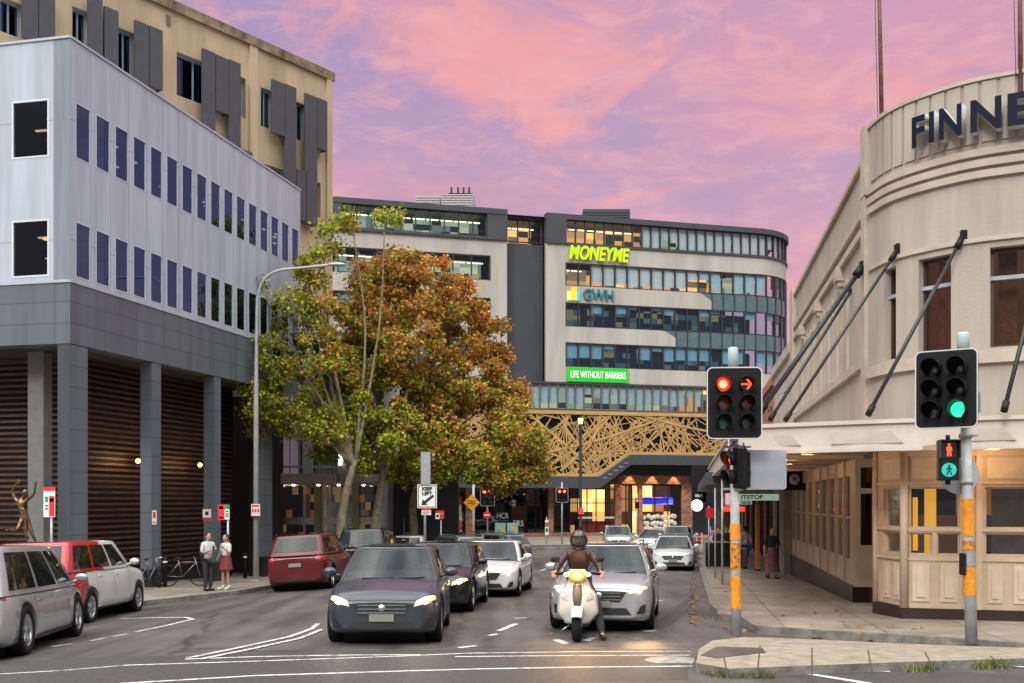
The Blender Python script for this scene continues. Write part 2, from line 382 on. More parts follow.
# right-hand footpath
kerbL = [(.55 + .172 * D, D) for D in (90, 70, 50, 30, 22)]
cornerR = [(4.18, 20.4), (4.0, 19.6), (4.3, 18.9)] + [tuple(ground(x, y)[:2]) for x, y in ((760, 634), (831, 639), (900, 643), (982, 649), (1060, 655))]
rp = kerbL + cornerR + [(16, 13.6), (45, 12), (45, 90)]
slab('footpath', rp, .13, [M_PAVE, M_KERB])
def strip_(name, pts, wid, h, m):      # a kerb stone line lying along the footpath edge
    mb = MB(); P = [Vector((p[0], p[1], 0)) for p in pts]; L = []
    Q = []
    for a, b in zip(P, P[1:]):
        n = max(1, int((b - a).length / 1.5)); Q += [a.lerp(b, i / n) for i in range(n)]
    Q.append(P[-1])
    for i, p in enumerate(Q):
        d = (Q[min(i + 1, len(Q) - 1)] - Q[max(i - 1, 0)]).normalized(); n = Vector((-d.y, d.x, 0)) * wid / 2
        L.append((p - n, p + n))
    for (a, b), (c, d) in zip(L, L[1:]):
        f = lambda v, z: Vector((v.x, v.y, gz(v.x, v.y) + z))
        mb.hexa([f(a, -.05), f(c, -.05), f(d, -.05), f(b, -.05)], [f(a, h), f(c, h), f(d, h), f(b, h)])
    o = mb.build(name, m); o['kind'] = 'structure'; return o
strip_('kerb', kerbL[::1] + cornerR, .16, .137, M_KERB)
# left footpath, far footpath
leftk = [(-11.2, 8), (-11.2, 24), (-9.6, 27.5), (-8.1, 30), (-7.2, 36), (-5.6, 45), (-4.6, 55), (-3.9, 64), (-3.4, 68)]
lp = leftk + [(-3.4, 90), (-60, 90), (-60, 8)]
slab('footpath', lp, .13, [M_PAVE, M_KERB])
strip_('kerb', leftk, .16, .137, M_KERB)
fk = [(-3.4, 70), (2, 70.4), (11.6, 71)]
slab('footpath', fk + [(12.2, 95), (-3.4, 95)], .13, [M_PAVE, M_KERB])
strip_('kerb', fk, .16, .137, M_KERB)
# traffic island
isl = [tuple(ground(x, y)[:2]) for x, y in ((696, 672), (699, 657), (712, 648), (745, 644), (800, 646), (900, 651), (968, 654), (1040, 656), (1120, 658), (1120, 666), (1024, 667), (900, 671), (800, 675), (730, 678))]
slab('traffic_island', isl, .11, [M_ISL, M_KERB])
cut = [tuple(ground(x, y)[:2]) for x, y in ((700, 664), (716, 655), (762, 656), (766, 661), (716, 667))]
slab('kerb_ramp', cut, .116, M_ASPH, side=False)
# joints across the island kerbs, a darker resurfaced strip and trench patches in the road
for a, b in (((760, 646), (757, 677)), ((812, 648), (812, 676)), ((868, 650), (872, 673)), ((925, 652.5), (935, 671)), ((990, 656), (1004, 669)), ((722, 648), (728, 678))):
    P = [ground(*a, .112), ground(*b, .112)]; d = (P[1] - P[0]); d.z = 0; n = Vector((-d.y, d.x, 0)).normalized() * .008
    P = [Vector((*ground(a[0], a[1], .11)[:2], 0)), Vector((*ground(b[0], b[1], .11)[:2], 0))]
    slab('kerb_joint', [tuple((P[0] - n)[:2]), tuple((P[1] - n)[:2]), tuple((P[1] + n)[:2]), tuple((P[0] + n)[:2])], .115, mat('joint_dark', (.05, .04, .035), .9), side=False)
M_PATCH = mat('new_asphalt', (.060, .056, .056), .55, var=.25, vscale=14, bump=.6, bscale=90)
for i, pl in enumerate(([(-40, 664), (150, 656), (330, 651), (560, 649), (690, 649), (688, 680), (300, 690), (-40, 700)], [(655, 640), (700, 600), (690, 596), (640, 634)], [(330, 600), (380, 598), (372, 588), (330, 590)], [(820, 674), (960, 672), (1024, 676), (1024, 690), (860, 690)])):
    slab('road_patch', [tuple(ground(*p)[:2]) for p in pl], .003, M_PATCH, side=False)
# painted markings
def line(pts, wid, h=.006, name='road_marking'):
    P = [ground(x, y) for x, y in pts]; mb = MB(); Q = []
    for a, b in zip(P, P[1:]):
        n = max(1, int((b - a).length / .8)); Q += [a.lerp(b, i / n) for i in range(n)]
    Q.append(P[-1]); L = []
    for i, p in enumerate(Q):
        d = (Q[min(i + 1, len(Q) - 1)] - Q[max(i - 1, 0)]); d.z = 0; d.normalize(); n = Vector((-d.y, d.x, 0)) * wid / 2
        L.append([Vector((q.x, q.y, gz(q.x, q.y) + h)) for q in (p - n, p + n)])
    for (a, b), (c, d) in zip(L, L[1:]): mb.poly([a, c, d, b])
    o = mb.build(name, M_PAINT); o['kind'] = 'structure'; return o
def worn_paint():
    m = bpy.data.materials.new('worn_road_paint'); m.use_nodes = True; t = m.node_tree; nd = t.nodes; lk = t.links; b = nd['Principled BSDF']
    g = nd.new('ShaderNodeTexCoord'); n = nd.new('ShaderNodeTexNoise'); n.inputs['Scale'].default_value = 9; n.inputs['Detail'].default_value = 9; n.inputs['Roughness'].default_value = .75; lk.new(g.outputs['Object'], n.inputs['Vector'])
    r = nd.new('ShaderNodeValToRGB'); r.color_ramp.elements[0].position = .38; r.color_ramp.elements[0].color = (.13, .12, .12, 1); r.color_ramp.elements[1].position = .52; r.color_ramp.elements[1].color = (.62, .62, .60, 1)
    lk.new(n.outputs['Fac'], r.inputs[0]); lk.new(r.outputs[0], b.inputs['Base Color']); b.inputs['Roughness'].default_value = .6; return m
M_PAINT = worn_paint()
line([(-20, 675.5), (60, 671), (256, 661.5), (400, 656.5), (470, 653.5), (580, 652), (690, 651.5)], .07)
line([(455, 657), (560, 656), (690, 655.5)], .07)
line([(120, 684), (256, 676), (400, 671.5), (470, 669.5), (580, 667.5), (692, 666.5)], .09)
line([(185, 659.5), (256, 657), (330, 655.6), (420, 655)], .08)
line([(188, 658.5), (235, 649), (290, 637), (312, 629), (318, 624)], .09, .010)
line([(200, 660), (250, 650), (300, 639), (322, 630)], .09, .014)
for a in ([(52, 647), (72, 644)], [(91, 641), (106, 638)], [(112, 637), (128, 634)], [(136, 632), (165, 626), (186, 621), (193, 619.5)], [(193, 619.5), (186, 617.5), (150, 618), (120, 619)]): line(a, .1)
for a in ([(499, 631), (516, 624)], [(488, 636), (499, 634)], [(515, 618.5), (528, 618)], [(459, 648), (476, 646)], [(556, 640), (566, 644)], [(586, 641), (594, 638)], [(643, 631.5), (656, 631)], [(645, 600.5), (663, 601)], [(440, 604), (452, 602)]): line(a, .12)
line([(540, 571), (552, 566), (556, 562)], .1)
line([(520, 553.2), (600, 554.6), (640, 555)], .2)
line([(785, 671), (820, 676), (870, 684)], .12)
line([(830, 670.5), (888, 671)], .22)
line([(1003, 666), (1050, 670)], .12, .012)
line([(818, 647.5), (858, 647.5)], .1)
line([(860, 647), (920, 649)], .12, .012)
line([(896, 645.5), (960, 648), (1030, 651)], .1, .018)
# iron covers in the road
M_IRON = mat('cast_iron', (.10, .09, .085), .5, .4, var=.3, vscale=12)
def manhole(px, py, r, m, lab):
    p = ground(px, py, .01); mb = MB(); mb.lathe([(1e-3, .0), (r * .93, .0), (r * .94, -.004), (r, -.004)], Matrix.Translation(p), 28)
    n = 6
    o = mb.build('manhole_cover', m); tag(o, lab, 'manhole cover')
manhole(672, 660, .36, mat('pale_cover', (.34, .32, .30), .6, var=.3, vscale=9), 'pale round manhole cover in the road between the white lines, beside the island')
manhole(640, 637, .42, M_IRON, 'dark iron manhole cover in the road in front of the silver wagon')
manhole(858, 671, .001, M_IRON, 'x') if False else None

# ================================================================ BUILDINGS
def panelmat(name, c, j, pw, ph, rough=.45, var=.1):
    """cladding panels with joints"""
    m = bpy.data.materials.new(name); m.use_nodes = True; t = m.node_tree; nd = t.nodes; lk = t.links; b = nd['Principled BSDF']
    g = nd.new('ShaderNodeTexCoord'); sp = nd.new('ShaderNodeSeparateXYZ'); lk.new(g.outputs['Object'], sp.inputs[0])
    cb = nd.new('ShaderNodeCombineXYZ'); h = nd.new('ShaderNodeVectorMath'); h.operation = 'DOT_PRODUCT'; lk.new(g.outputs['Object'], h.inputs[0]); h.inputs[1].default_value = (.24, .97, 0) if pw > 0 else (1, 0, 0)
    lk.new(h.outputs['Value'], cb.inputs[0]); lk.new(sp.outputs[2], cb.inputs[1])
    br = nd.new('ShaderNodeTexBrick'); br.offset = 0; br.inputs['Scale'].default_value = 1; br.inputs['Brick Width'].default_value = abs(pw); br.inputs['Row Height'].default_value = ph; br.inputs['Mortar Size'].default_value = .012
    br.inputs['Color1'].default_value = (*c, 1); br.inputs['Color2'].default_value = (*[x * (1 - var) for x in c], 1); br.inputs['Mortar'].default_value = (*j, 1); lk.new(cb.outputs[0], br.inputs['Vector'])
    mp = nd.new('ShaderNodeMapping'); mp.inputs['Scale'].default_value = (1.5, 1.5, .12); lk.new(g.outputs['Object'], mp.inputs[0])
    n = nd.new('ShaderNodeTexNoise'); n.inputs['Scale'].default_value = 1.6; n.inputs['Detail'].default_value = 7; lk.new(mp.outputs[0], n.inputs['Vector'])
    r = nd.new('ShaderNodeValToRGB'); r.color_ramp.elements[0].position = .3; r.color_ramp.elements[0].color = (.78, .78, .78, 1); r.color_ramp.elements[1].position = .62; r.color_ramp.elements[1].color = (1.04, 1.04, 1.04, 1); lk.new(n.outputs['Fac'], r.inputs[0])
    mx = nd.new('ShaderNodeMix'); mx.data_type = 'RGBA'; mx.blend_type = 'MULTIPLY'; mx.inputs[0].default_value = 1; lk.new(br.outputs[0], mx.inputs[6]); lk.new(r.outputs[0], mx.inputs[7]); lk.new(mx.outputs[2], b.inputs['Base Color']); b.inputs['Roughness'].default_value = rough
    return m
M_WCLAD = panelmat('white_metal_cladding', (.42, .475, .57), (.20, .23, .29), .942, 3.5, .38, .05)
M_GCLAD = panelmat('grey_panel_cladding', (.115, .14, .165), (.05, .06, .07), 1.6, .62, .45, .1)
M_TIMBER = mat('brown_slats', (.085, .036, .018), .55, var=.35, vscale=2)
M_WFRAME = mat('white_window_frame', (.62, .65, .72), .4, var=.05)
GL_BLUE = glass('blue_office_glass', (.12, .18, .28), .22, gcol=(.22, .38, .66))
GL_DARK = glass('dark_glass', (.20, .2, .2), .02)
GL_CLEAR = glass('clear_glass', (.85, .88, .88), .0)
GL_OFFICE = glass('office_glass', (.78, .84, .86), .03)
M_CEILLAMP = mat('ceiling_lamp_glow', (.9, .75, .5), .5, var=0, emit=2.2, ecol=(1, .78, .48))
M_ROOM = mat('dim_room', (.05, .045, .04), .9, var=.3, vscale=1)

def framed(F, s0, s1, z0, z1, d, fw, parent, fm, gm, panes=1, rows=1, name='window', thick=.06, lamps=0, seed=0):
    """window: frame mesh (part) with the glass as its child"""
    mb = MB(); t = thick
    mb.fbox(F, s0, s1, z1 - fw, z1, d - t, d + .01); mb.fbox(F, s0, s1, z0, z0 + fw, d - t, d + .01)
    mb.fbox(F, s0, s0 + fw, z0 + fw, z1 - fw, d - t, d + .01); mb.fbox(F, s1 - fw, s1, z0 + fw, z1 - fw, d - t, d + .01)
    for i in range(1, panes):
        c = s0 + (s1 - s0) * i / panes; mb.fbox(F, c - fw / 2, c + fw / 2, z0 + fw, z1 - fw, d - t, d + .008)
    for i in range(1, rows):
        c = z0 + (z1 - z0) * i / rows; mb.fbox(F, s0 + fw, s1 - fw, c - fw / 2, c + fw / 2, d - t, d + .005)
    w = mb.build(name, fm, parent, world=True)
    mb = MB(); mb.fquad(F, s0 + fw * .5, s1 - fw * .5, z0 + fw * .5, z1 - fw * .5, d - t * .5); mb.build('pane', gm, w, world=True)
    if lamps:
        rnd = random.Random(seed); mb = MB()
        for i in range(lamps):
            zz = z1 - .15 - rnd.random() * (z1 - z0) * .5; c = s0 + (s1 - s0) * (.15 + .5 * rnd.random())
            mb.fbox(F, c, c + (s1 - s0) * .3, zz, zz + .035, -1.0, -.9)
        mb.build('ceiling_lamp', M_CEILLAMP, w, world=True)
    return w
# ---- white office building, left
C0 = (-12.86, 29.8)
FA = Frame(C0, (.2398, .9708)); FB = Frame(C0, (-.975, .22))
FA.n = Vector((.9708, -.2398, 0)); FB.n = Vector((-.22, -.975, 0))
LB = thing('office_building', 'office block with white metal upper storeys over a dark grey colonnade, left of the street', 'building', (*C0, gz(*C0)))
opsA = [(.58 + .942 * i - .335, .58 + .942 * i + .335, z0, z1) for i in range(16) for z0, z1 in ((11.8, 13.42), (8.3, 9.92))]
opsB = [(.70 + 2.9 * i, 1.95 + 2.9 * i, z0, z1) for i in range(3) for z0, z1 in ((11.8, 13.5), (8.3, 9.98))]
mb = MB(); wall(mb, FA, 0, 15.2, 8.17, 15.2, opsA, .06); wall(mb, FB, 0, 12, 8.17, 15.2, opsB, .08)
E = FA(15.2, 0); G = FB(12, 0)
back = Vector((-30, 48, 0))
mb.poly([FA(0, 15.2), FA(15.2, 15.2), Vector((-22, 47, 15.2)), FB(12, 15.2)])
mb.poly([FA(15.2, 6.3), FA(15.2, 15.2), Vector((-22, 47, 15.2)), Vector((-22, 47, 6.3))])
mb.build('upper_wall', M_WCLAD, LB, world=True, weld=.001)
mb = MB(); mb.fbox(FA, 0.0, 15.23, 15.2, 15.27, -.3, .04); mb.fbox(FB, 0, 12, 15.2, 15.27, -.3, .04); mb.fbox(FA, -.03, 15.2, 8.09, 8.17, -.2, .05); mb.fbox(FB, 0, 12, 8.09, 8.17, -.2, .05)
mb.build('trim', mat('cladding_trim', (.40, .43, .50), .5, var=.05), LB, world=True)
for k, (a, b, z0, z1) in enumerate(opsA): framed(FA, a, b, z0, z1, .0, .022, LB, M_WFRAME, GL_BLUE, lamps=3 if k % 3 == 0 and z0 > 10 else (1 if k % 4 == 0 else 0), seed=k)
for k, (a, b, z0, z1) in enumerate(opsB): framed(FB, a, b, z0, z1, .0, .05, LB, M_WFRAME, GL_DARK, lamps=4, seed=50 + k)
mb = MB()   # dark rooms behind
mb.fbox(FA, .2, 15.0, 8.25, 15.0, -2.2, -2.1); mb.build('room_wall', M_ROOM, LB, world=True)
mb = MB(); mb.fbox(FB, .4, 11.8, 8.25, 15.0, -2.2, -2.1); mb.build('room_wall', interior('olive_office', [(.20, .17, .06), (.12, .10, .04), (.08, .07, .03)], .5, (1.0, 1, .9), (.03, .027, .012), .6), LB, world=True)
# podium
zb = -1.6
mb = MB(); mb.fbox(FA, -.02, 12.6, 6.31, 8.085, -.5, 0.02); mb.fbox(FB, .5, 12, 6.31, 8.085, -.5, 0.02); mb.build('spandrel', M_GCLAD, LB, world=True)
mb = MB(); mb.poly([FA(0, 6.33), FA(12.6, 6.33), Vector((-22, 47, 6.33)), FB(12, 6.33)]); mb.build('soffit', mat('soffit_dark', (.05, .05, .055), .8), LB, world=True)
for i, (sa, sb) in enumerate(((0, .8), (4.08, 4.62), (8.02, 8.5), (11.9, 12.6))):
    mb = MB(); mb.fbox(FA, sa, sb, -.55, 6.31, -.42, 0.0); c = mb.build('column', M_GCLAD, LB, world=True)
    mb = MB(); mb.fbox(FA, sa - .02, sb + .02, zb, -.55, -.44, .02); mb.build('plinth', mat('black_stone', (.02, .02, .025), .25), c, world=True)
mb = MB(); mb.fbox(FB, 1.8, 2.35, -.0, 6.31, -1.6, -1.2); c = mb.build('column', mat('pale_column', (.15, .15, .15), .6), LB, world=True)
mb = MB(); mb.fbox(FB, 1.77, 2.38, zb, 0, -1.62, -1.18); mb.build('plinth', mat('black_stone', (.02, .02, .025), .25), c, world=True)
mb = MB()
def slats(F, s0, s1, d):
    z = -.7
    while z < 6.3: mb.fbox(F, s0, s1, z, z + .075, d - .03, d); z += .19
slats(FA, 2.37, 12.2, -1.6); slats(FB, 1.55, 12, -2.4)
mb.build('slat_screen', M_TIMBER, LB, world=True)
mb = MB(); mb.fbox(FA, 2.83, 12.6, zb, 6.3, -1.9, -1.8); mb.fbox(FB, 1.85, 12, zb, 6.3, -2.9, -2.8)
mb.fbox(FA, 12.3, 15.2, zb, 8.2, -.9, -.8); mb.fbox(FA, 15.1, 15.2, zb, 8.2, -6, -.9)
mb.build('screen_backing', mat('warm_dark', (.014, .008, .006), .8), LB, world=True)
for sx, px, py in ((4.0, 138, 461), (8, 200, 465)):
    t = thing('wall_lamp', 'lit round lamp on the slat screen beside the %s grey column' % ('second' if px < 150 else 'third'), 'lamp', at(px, py, 35 if px < 150 else 38.5), group='lit lamps on the colonnade')
    mb = MB(); mb.ell((0, 0, 0), (.085, .085, .085)); mb.build('bulb', mat('lamp_glow', (1, .6, .2), .5, var=0, emit=3.5, ecol=(1, .5, .12)), t)
    mb = MB(); mb.box(-.06, .06, .06, .5, -.04, .04); mb.build('bracket', M_BLACK, t)
    l = bpy.data.lights.new('wall_lamp_light', 'POINT'); l.energy = 25; l.color = (1, .6, .25); l.shadow_soft_size = .08
    lo = bpy.data.objects.new('wall_lamp_light', l); lo.location = PM[t.name].translation + Vector((.1, -.25, 0)); COL.objects.link(lo)
# ---- tan office building behind
M_TAN = mat('tan_concrete', (.50, .385, .25), .8, var=.16, vscale=.9, bump=.3, bscale=12, streak=True)
M_TANCAP = mat('tan_coping', (.26, .19, .12), .85, var=.4, vscale=2)
M_FIN = mat('grey_fin', (.05, .055, .066), .45, var=.1)
M_BFRAME = mat('pale_blue_frame', (.30, .42, .52), .4, var=.05)
FT = Frame((-8.84, 50), (-.6, -.8)); FT.n = Vector((.8, -.6, 0))
TB = thing('office_building', 'tall tan concrete office building with dark grey fins, behind the white block', 'building', (-8.84, 50, gz(-8.84, 50)))
sc = .3953
def q(x0, y0, x1, y1):    # a rectangle read off the enlarged photo, on the tan facade
    a, b = FT.s_(x0 * sc), FT.s_(x1 * sc); return (min(a, b), max(a, b), FT.z_((x0) * sc, y1 * sc), FT.z_((x0) * sc, y0 * sc))
wins = [(0, -10, 57, 78), (183, 15, 225, 108), (298, 68, 341, 185), (447, 130, 545, 240), (598, 190, 622, 292), (660, 220, 692, 318), (744, 255, 773, 350), (662, 412, 722, 452), (800, 460, 811, 548), (445, 330, 545, 440), (744, 440, 773, 540)]
ops = [q(*r) for r in wins]
mb = MB(); wall(mb, FT, 0, 26, 8, 22.2, ops, .45)
mb.poly([FT(0, 8), FT(0, 22.2), Vector((-22, 62, 22.2)), Vector((-22, 62, 8))])
mb.poly([FT(0, 22.2), FT(26, 22.2), FT(26, 22.2, -14), FT(0, 22.2, -14)])
mb.fbox(FT, 0, .35, -1.6, 22.2, -.5, .12)
for px in (170, 270, 340, 650, 835): 
    s = FT.s_(px * sc * .999)
    mb.fbox(FT, s, s + .45, 8, 22.2, -.1, .1) if px in (650,) else None
mb.build('wall', M_TAN, TB, world=True)
mb = MB(); mb.fbox(FT, -.15, 26, 22.2, 22.62, -.6, .14); mb.build('coping', M_TANCAP, TB, world=True)
for o_ in ops: framed(FT, *o_, -.25, .07, TB, M_BFRAME, GL_BLUE, panes=2 if o_[1] - o_[0] < 2 else 3, lamps=0)
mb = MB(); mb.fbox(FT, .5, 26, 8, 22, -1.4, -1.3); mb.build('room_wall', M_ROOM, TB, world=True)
fins = [(55, -30, 95, 95), (97, -30, 138, 95), (222, -20, 258, 145), (263, 15, 298, 175), (340, 50, 375, 225), (377, 65, 410, 218), (511, 122, 543, 345), (545, 138, 577, 280), (578, 150, 607, 390), (608, 377, 637, 410), (687, 200, 719, 335), (720, 212, 748, 487), (771, 235, 801, 563), (802, 247, 826, 375), (750, 427, 775, 555)]
FTo = Frame(FT(0, 0, .41)[:2], (-.6, -.8))
for r in fins:
    a, b = sorted((FTo.s_(r[0] * sc), FTo.s_(r[2] * sc))); c, d = FTo.z_(r[0] * sc, r[3] * sc), FTo.z_(r[0] * sc, r[1] * sc); mb = MB()
    mb.fbox(FT, a, b, c, d, .35, .47); mb.fbox(FT, a, a + .06, c, d, .05, .35)
    f = mb.build('fin', M_FIN, TB, world=True, bevel=.01)
    mb = MB(); mb.fbox(FT, (a + b) / 2 - .05, (a + b) / 2 + .05, c + .5, c + .6, 0, .35); mb.build('bracket', M_BLACK, f, world=True)
for px, py in ((425, 50), (647, 150)):
    mb = MB(); a, b, c, d = q(px - 5, py - 12, px + 5, py + 12); mb.fbox(FT, a, b, c, d, .0, .05); mb.build('vent', M_TANCAP, TB, world=True)
# ---- glass entrance pavilion
FE = Frame((at(262, 0, 46).x, 46), (1, 0)); FE.n = Vector((0, -1, 0))
GE = thing('entrance_pavilion', 'glass fronted entrance hall with flat pale awning behind the trees', 'building', (FE.o.x, 46, gz(FE.o.x, 46)))
ex = lambda px: FE.s_(px)
M_AWN = mat('pale_awning', (.30, .26, .25), .5, var=.1)
zg = -1.5
mb = MB()
for px, w_ in ((262, .35), (303, .45), (338, .45), (371, .4)): mb.fbox(FE, ex(px), ex(px) + w_, 2.9, 9, -.3, .1)
mb.fbox(FE, 0, 5.3, 9, 9.3, -8, .1); mb.fbox(FE, 0, 5.3, zg, 9, -8, -7.8); mb.fbox(FE, 5.2, 5.3, zg, 9, -7.8, -.35)
mb.build('wall', mat('blue_white_wall', (.36, .38, .42), .6, var=.1), GE, world=True)
mb = MB(); mb.fbox(FE, -.1, 3.6, 2.45, 2.9, -.2, 1.5); mb.build('awning', M_AWN, GE, world=True, bevel=.02)
for r_ in ((3.62, 5.4, 2.55, 2.9, -.2, 1.1), (5.45, 9.2, 2.95, 3.35, -4.6, -3.2)): mb = MB(); mb.fbox(FE, *r_); mb.build('awning', M_AWN, GE, world=True, bevel=.02)
mb = MB()
for i in range(11): mb.fbox(FE, .3 + i * .45, .34 + i * .45, 2.95, 8.9, -.15, -.09)
for z in (3.2, 4.5, 6.2, 8.2): mb.fbox(FE, .2, 5.1, z, z + .09, -.16, -.07)
w_ = mb.build('curtain_wall', mat('pale_mullion', (.30, .36, .42), .4), GE, world=True)
mb = MB(); mb.fquad(FE, .2, 5.1, 2.9, 9, -.2); mb.build('pane', glass('entrance_glass', (.15, .2, .25), .03), w_, world=True)
mb = MB()
for a in (0, 1.75, 2.9, 4.1): mb.fbox(FE, a, a + .1, zg, 2.45, -.6, -.5)
mb.fbox(FE, 0, 5.1, .65, .95, -.62, -.48)
w_ = mb.build('shopfront', mat('steel_trim', (.35, .33, .30), .35, .6), GE, world=True)
mb = MB(); mb.fquad(FE, 0, 5.1, zg, 2.45, -.55); mb.build('pane', GL_OFFICE, w_, world=True)
for a in (1.3, 3.0): 
    mb = MB(); mb.fbox(FE, a + 1, a + 1.3, zg, 2.45, -.45, -.15); mb.build('column', mat('olive_column', (.16, .14, .07), .5), GE, world=True)
mb = MB(); mb.fbox(FE, 5.35, 8.6, zg, 2.94, -5, -4.6); mb.build('dark_wall', mat('charcoal_door', (.03, .033, .04), .5, var=.1), GE, world=True)
mb = MB(); mb.tube([FE(5.9, -1.2, -4.5), FE(5.9, .9, -4.5)], .04); mb.tube([FE(5.9, .1, -4.5), FE(6.5, .1, -4.5)], .04); mb.build('door_handle', M_STEEL, GE, world=True)
mb = MB(); mb.fbox(FE, 0, 5.1, zg, 2.44, -4.2, -4.1)
mb.build('lobby', interior('lobby_int', [(.22, .07, .02), (.06, .03, .02), (.25, .14, .05)], .5, (2.6, 2.6, 1.6), fill=.35), GE, world=True)
mb = MB()
for a in (.5, 1.5, 2.6, 3.5, 4.6): mb.fbox(FE, a, a + .12, 2.38, 2.42, .6, .72)
mb.build('downlight', mat('downlight_glow', (1, .8, .4), .5, var=0, emit=14, ecol=(1, .75, .35)), GE, world=True)
# two upright tube lamps on the wall
for px, py in ((263, 440), (337, 455)):
    t = thing('wall_lamp', 'upright white tube lamp on the %s pale pier of the entrance hall' % ('left' if px < 300 else 'middle'), 'lamp', at(px + 3, py, 45.8))
    mb = MB(); mb.tube([(0, 0, -.45), (0, 0, .45)], .07); mb.build('tube', mat('tube_glow', (1, .95, .8), .4, var=0, emit=4, ecol=(1, .95, .8)), t)
    mb = MB(); mb.box(-.05, .05, .02, .2, -.5, -.44); mb.box(-.05, .05, .02, .2, .44, .5); mb.build('bracket', M_STEEL, t)
# ---- office building across the far end of the street (rounded right corner)
class ArcF:
    def __init__(s, fr, s1, Rr, ang): s.f = fr; s.s1 = s1; s.R = Rr; s.end = s1 + Rr * ang; s.n = fr.n
    def __call__(s, a, z, d=0):
        if a <= s.s1: return s.f(a, z, d)
        th = (a - s.s1) / s.R; u, n = s.f.u, s.f.n; c = s.f(s.s1, 0, 0) - n * s.R
        return c + (n * math.cos(th) + u * math.sin(th)) * (s.R + d) + Vector((0, 0, z))
    def s_(s, px): return s.f.s_(px)
    def z_(s, px, py): return s.f.z_(px, py)
class PathF:
    def __init__(s, pts):
        s.p = [Vector((q[0], q[1], 0)) for q in pts]; s.c = [0]
        for a, b in zip(s.p, s.p[1:]): s.c.append(s.c[-1] + (b - a).length)
        s.L = s.c[-1]
    def seg(s, a):
        i = 0
        while i < len(s.p) - 2 and a > s.c[i + 1]: i += 1
        return i
    def nrm(s, i):
        d = (s.p[i + 1] - s.p[i]).normalized(); return Vector((-d.y, d.x, 0)) * s.side
    side = 1
    def __call__(s, a, z, d=0):
        i = s.seg(a); t = (a - s.c[i]) / (s.c[i + 1] - s.c[i]); n = s.nrm(i)
        e = s.c[i + 1] - s.c[i]; n0 = s.nrm(max(0, i - 1)); n2 = s.nrm(min(len(s.p) - 2, i + 1))
        tt = min(max(t, 0), 1); nn = ((n0 + n).normalized() * (1 - tt) + (n + n2).normalized() * tt).normalized() if s.smooth else n
        return s.p[i].lerp(s.p[i + 1], t) + nn * d + Vector((0, 0, z))
    smooth = True
    def s_(s, px):
        k = (px - 512) / 1024
        for i in range(len(s.p) - 1):
            a, b = s.p[i], s.p[i + 1]; fa, fb = a.x - k * a.y, b.x - k * b.y
            if fa * fb <= 0: return s.c[i] + (s.c[i + 1] - s.c[i]) * fa / (fa - fb)
        raise ValueError(px)
    def D(s, px): return s(s.s_(px), 0).y
    def z_(s, px, py): return 1.75 + (500 - py) / 1024 * s.D(px)
f0 = Frame((4.28, 86), (3.8, 1)); f0.n = Vector((.2545, -.9671, 0))
FM = ArcF(f0, f0.s_(757), 5.0, R(100)); SE = FM.end; SL = FM.s_(333)
M_CONC = mat('pale_concrete', (.43, .40, .37), .75, var=.14, vscale=.6, streak=True, bump=.2, bscale=6)
M_CHAR = mat('charcoal_cladding', (.045, .05, .062), .5, var=.12, vscale=.5)
M_MULL = mat('dark_mullion', (.03, .033, .04), .4, var=.05)
M_BRONZE = mat('bronze_mullion', (.16, .10, .07), .4, var=.1)
M_SPAN = mat('spandrel_glass', (.10, .15, .17), .12, var=.1)
M_BLIND = mat('white_blind', (.66, .68, .70), .8, var=.05)
M_BLINDB = mat('blue_blind', (.46, .62, .70), .8, var=.08)
MM = thing('office_building', 'wide concrete and glass office block with rounded corner and golden lattice, closing the street', 'building', (4.28, 86, -1.4))
mb = MB()
st = .8
H0, H1 = 2.9, 25.7
def band(s0, s1, z0, z1, d0=-.4, d1=0): mb.fbox(FM, s0, s1, z0, z1, d0, d1, step=.9 if s1 > FM.s1 else None)
sa, sb = FM.s_(507), FM.s_(546); s0 = FM.s_(566); sl1 = FM.s_(490)
band(sb, s0, 11.66, 23.25); band(sl1, sa, 11.66, 23.25)
band(s0, SE, 21.74, 23.25, -.4, -.01); band(s0, FM.s_(700), 18.38, 19.8, -.4, -.01); band(s0, FM.s_(664), 15.02, 16.36, -.4, -.01); band(s0, SE, 11.66, 12.96, -.4, -.01)
for a, b, z0, z1 in ((FM.s_(700), FM.s_(712), 18.38, 19.8), (FM.s_(664), FM.s_(676), 15.02, 16.36)):
    mb.hexa([FM(a, z0, -.4), FM(b, z0, -.4), FM(b, z0, -.01), FM(a, z0, -.01)], [FM(a, z1, -.4), FM(b, z0 + .75, -.4), FM(b, z0 + .75, -.01), FM(a, z1, -.01)])
band(SL, sl1, 21.9, 23.25, -.4, -.01); band(SL, sl1, 18.4, 19.85, -.4, -.01); band(SL, sl1, 15.0, 16.4, -.4, -.01); band(SL, sl1, 11.66, 12.96, -.4, -.01)
mb.build('wall', M_CONC, MM, world=True)
mb = MB()
mb.fbox(FM, sa, sb, 11.66, 23.25, -1.2, -.9)
band(SL, sa, 25.3, 25.75, -.6, .25); band(SL, sa, 23.2, 23.4, -.6, .2); band(FM.s_(487), sa, 23.4, 25.3, -.6, .2); band(SL, FM.s_(342), 23.4, 25.3, -.6, .2)
band(sa, sb, 25.3, 25.6, -1.5, -.7); band(sb, s0, 23.25, 25.3, -.6, .2); band(sb, SE, 25.3, 25.75, -.6, .2); band(s0, SE, 23.2, 23.36, -.5, .12)
band(SL, SE, 11.5, 11.66, -.3, .06); band(SL, SE, 9.1, 9.35, -.3, .05)
mb.build('charcoal_frame', M_CHAR, MM, world=True)
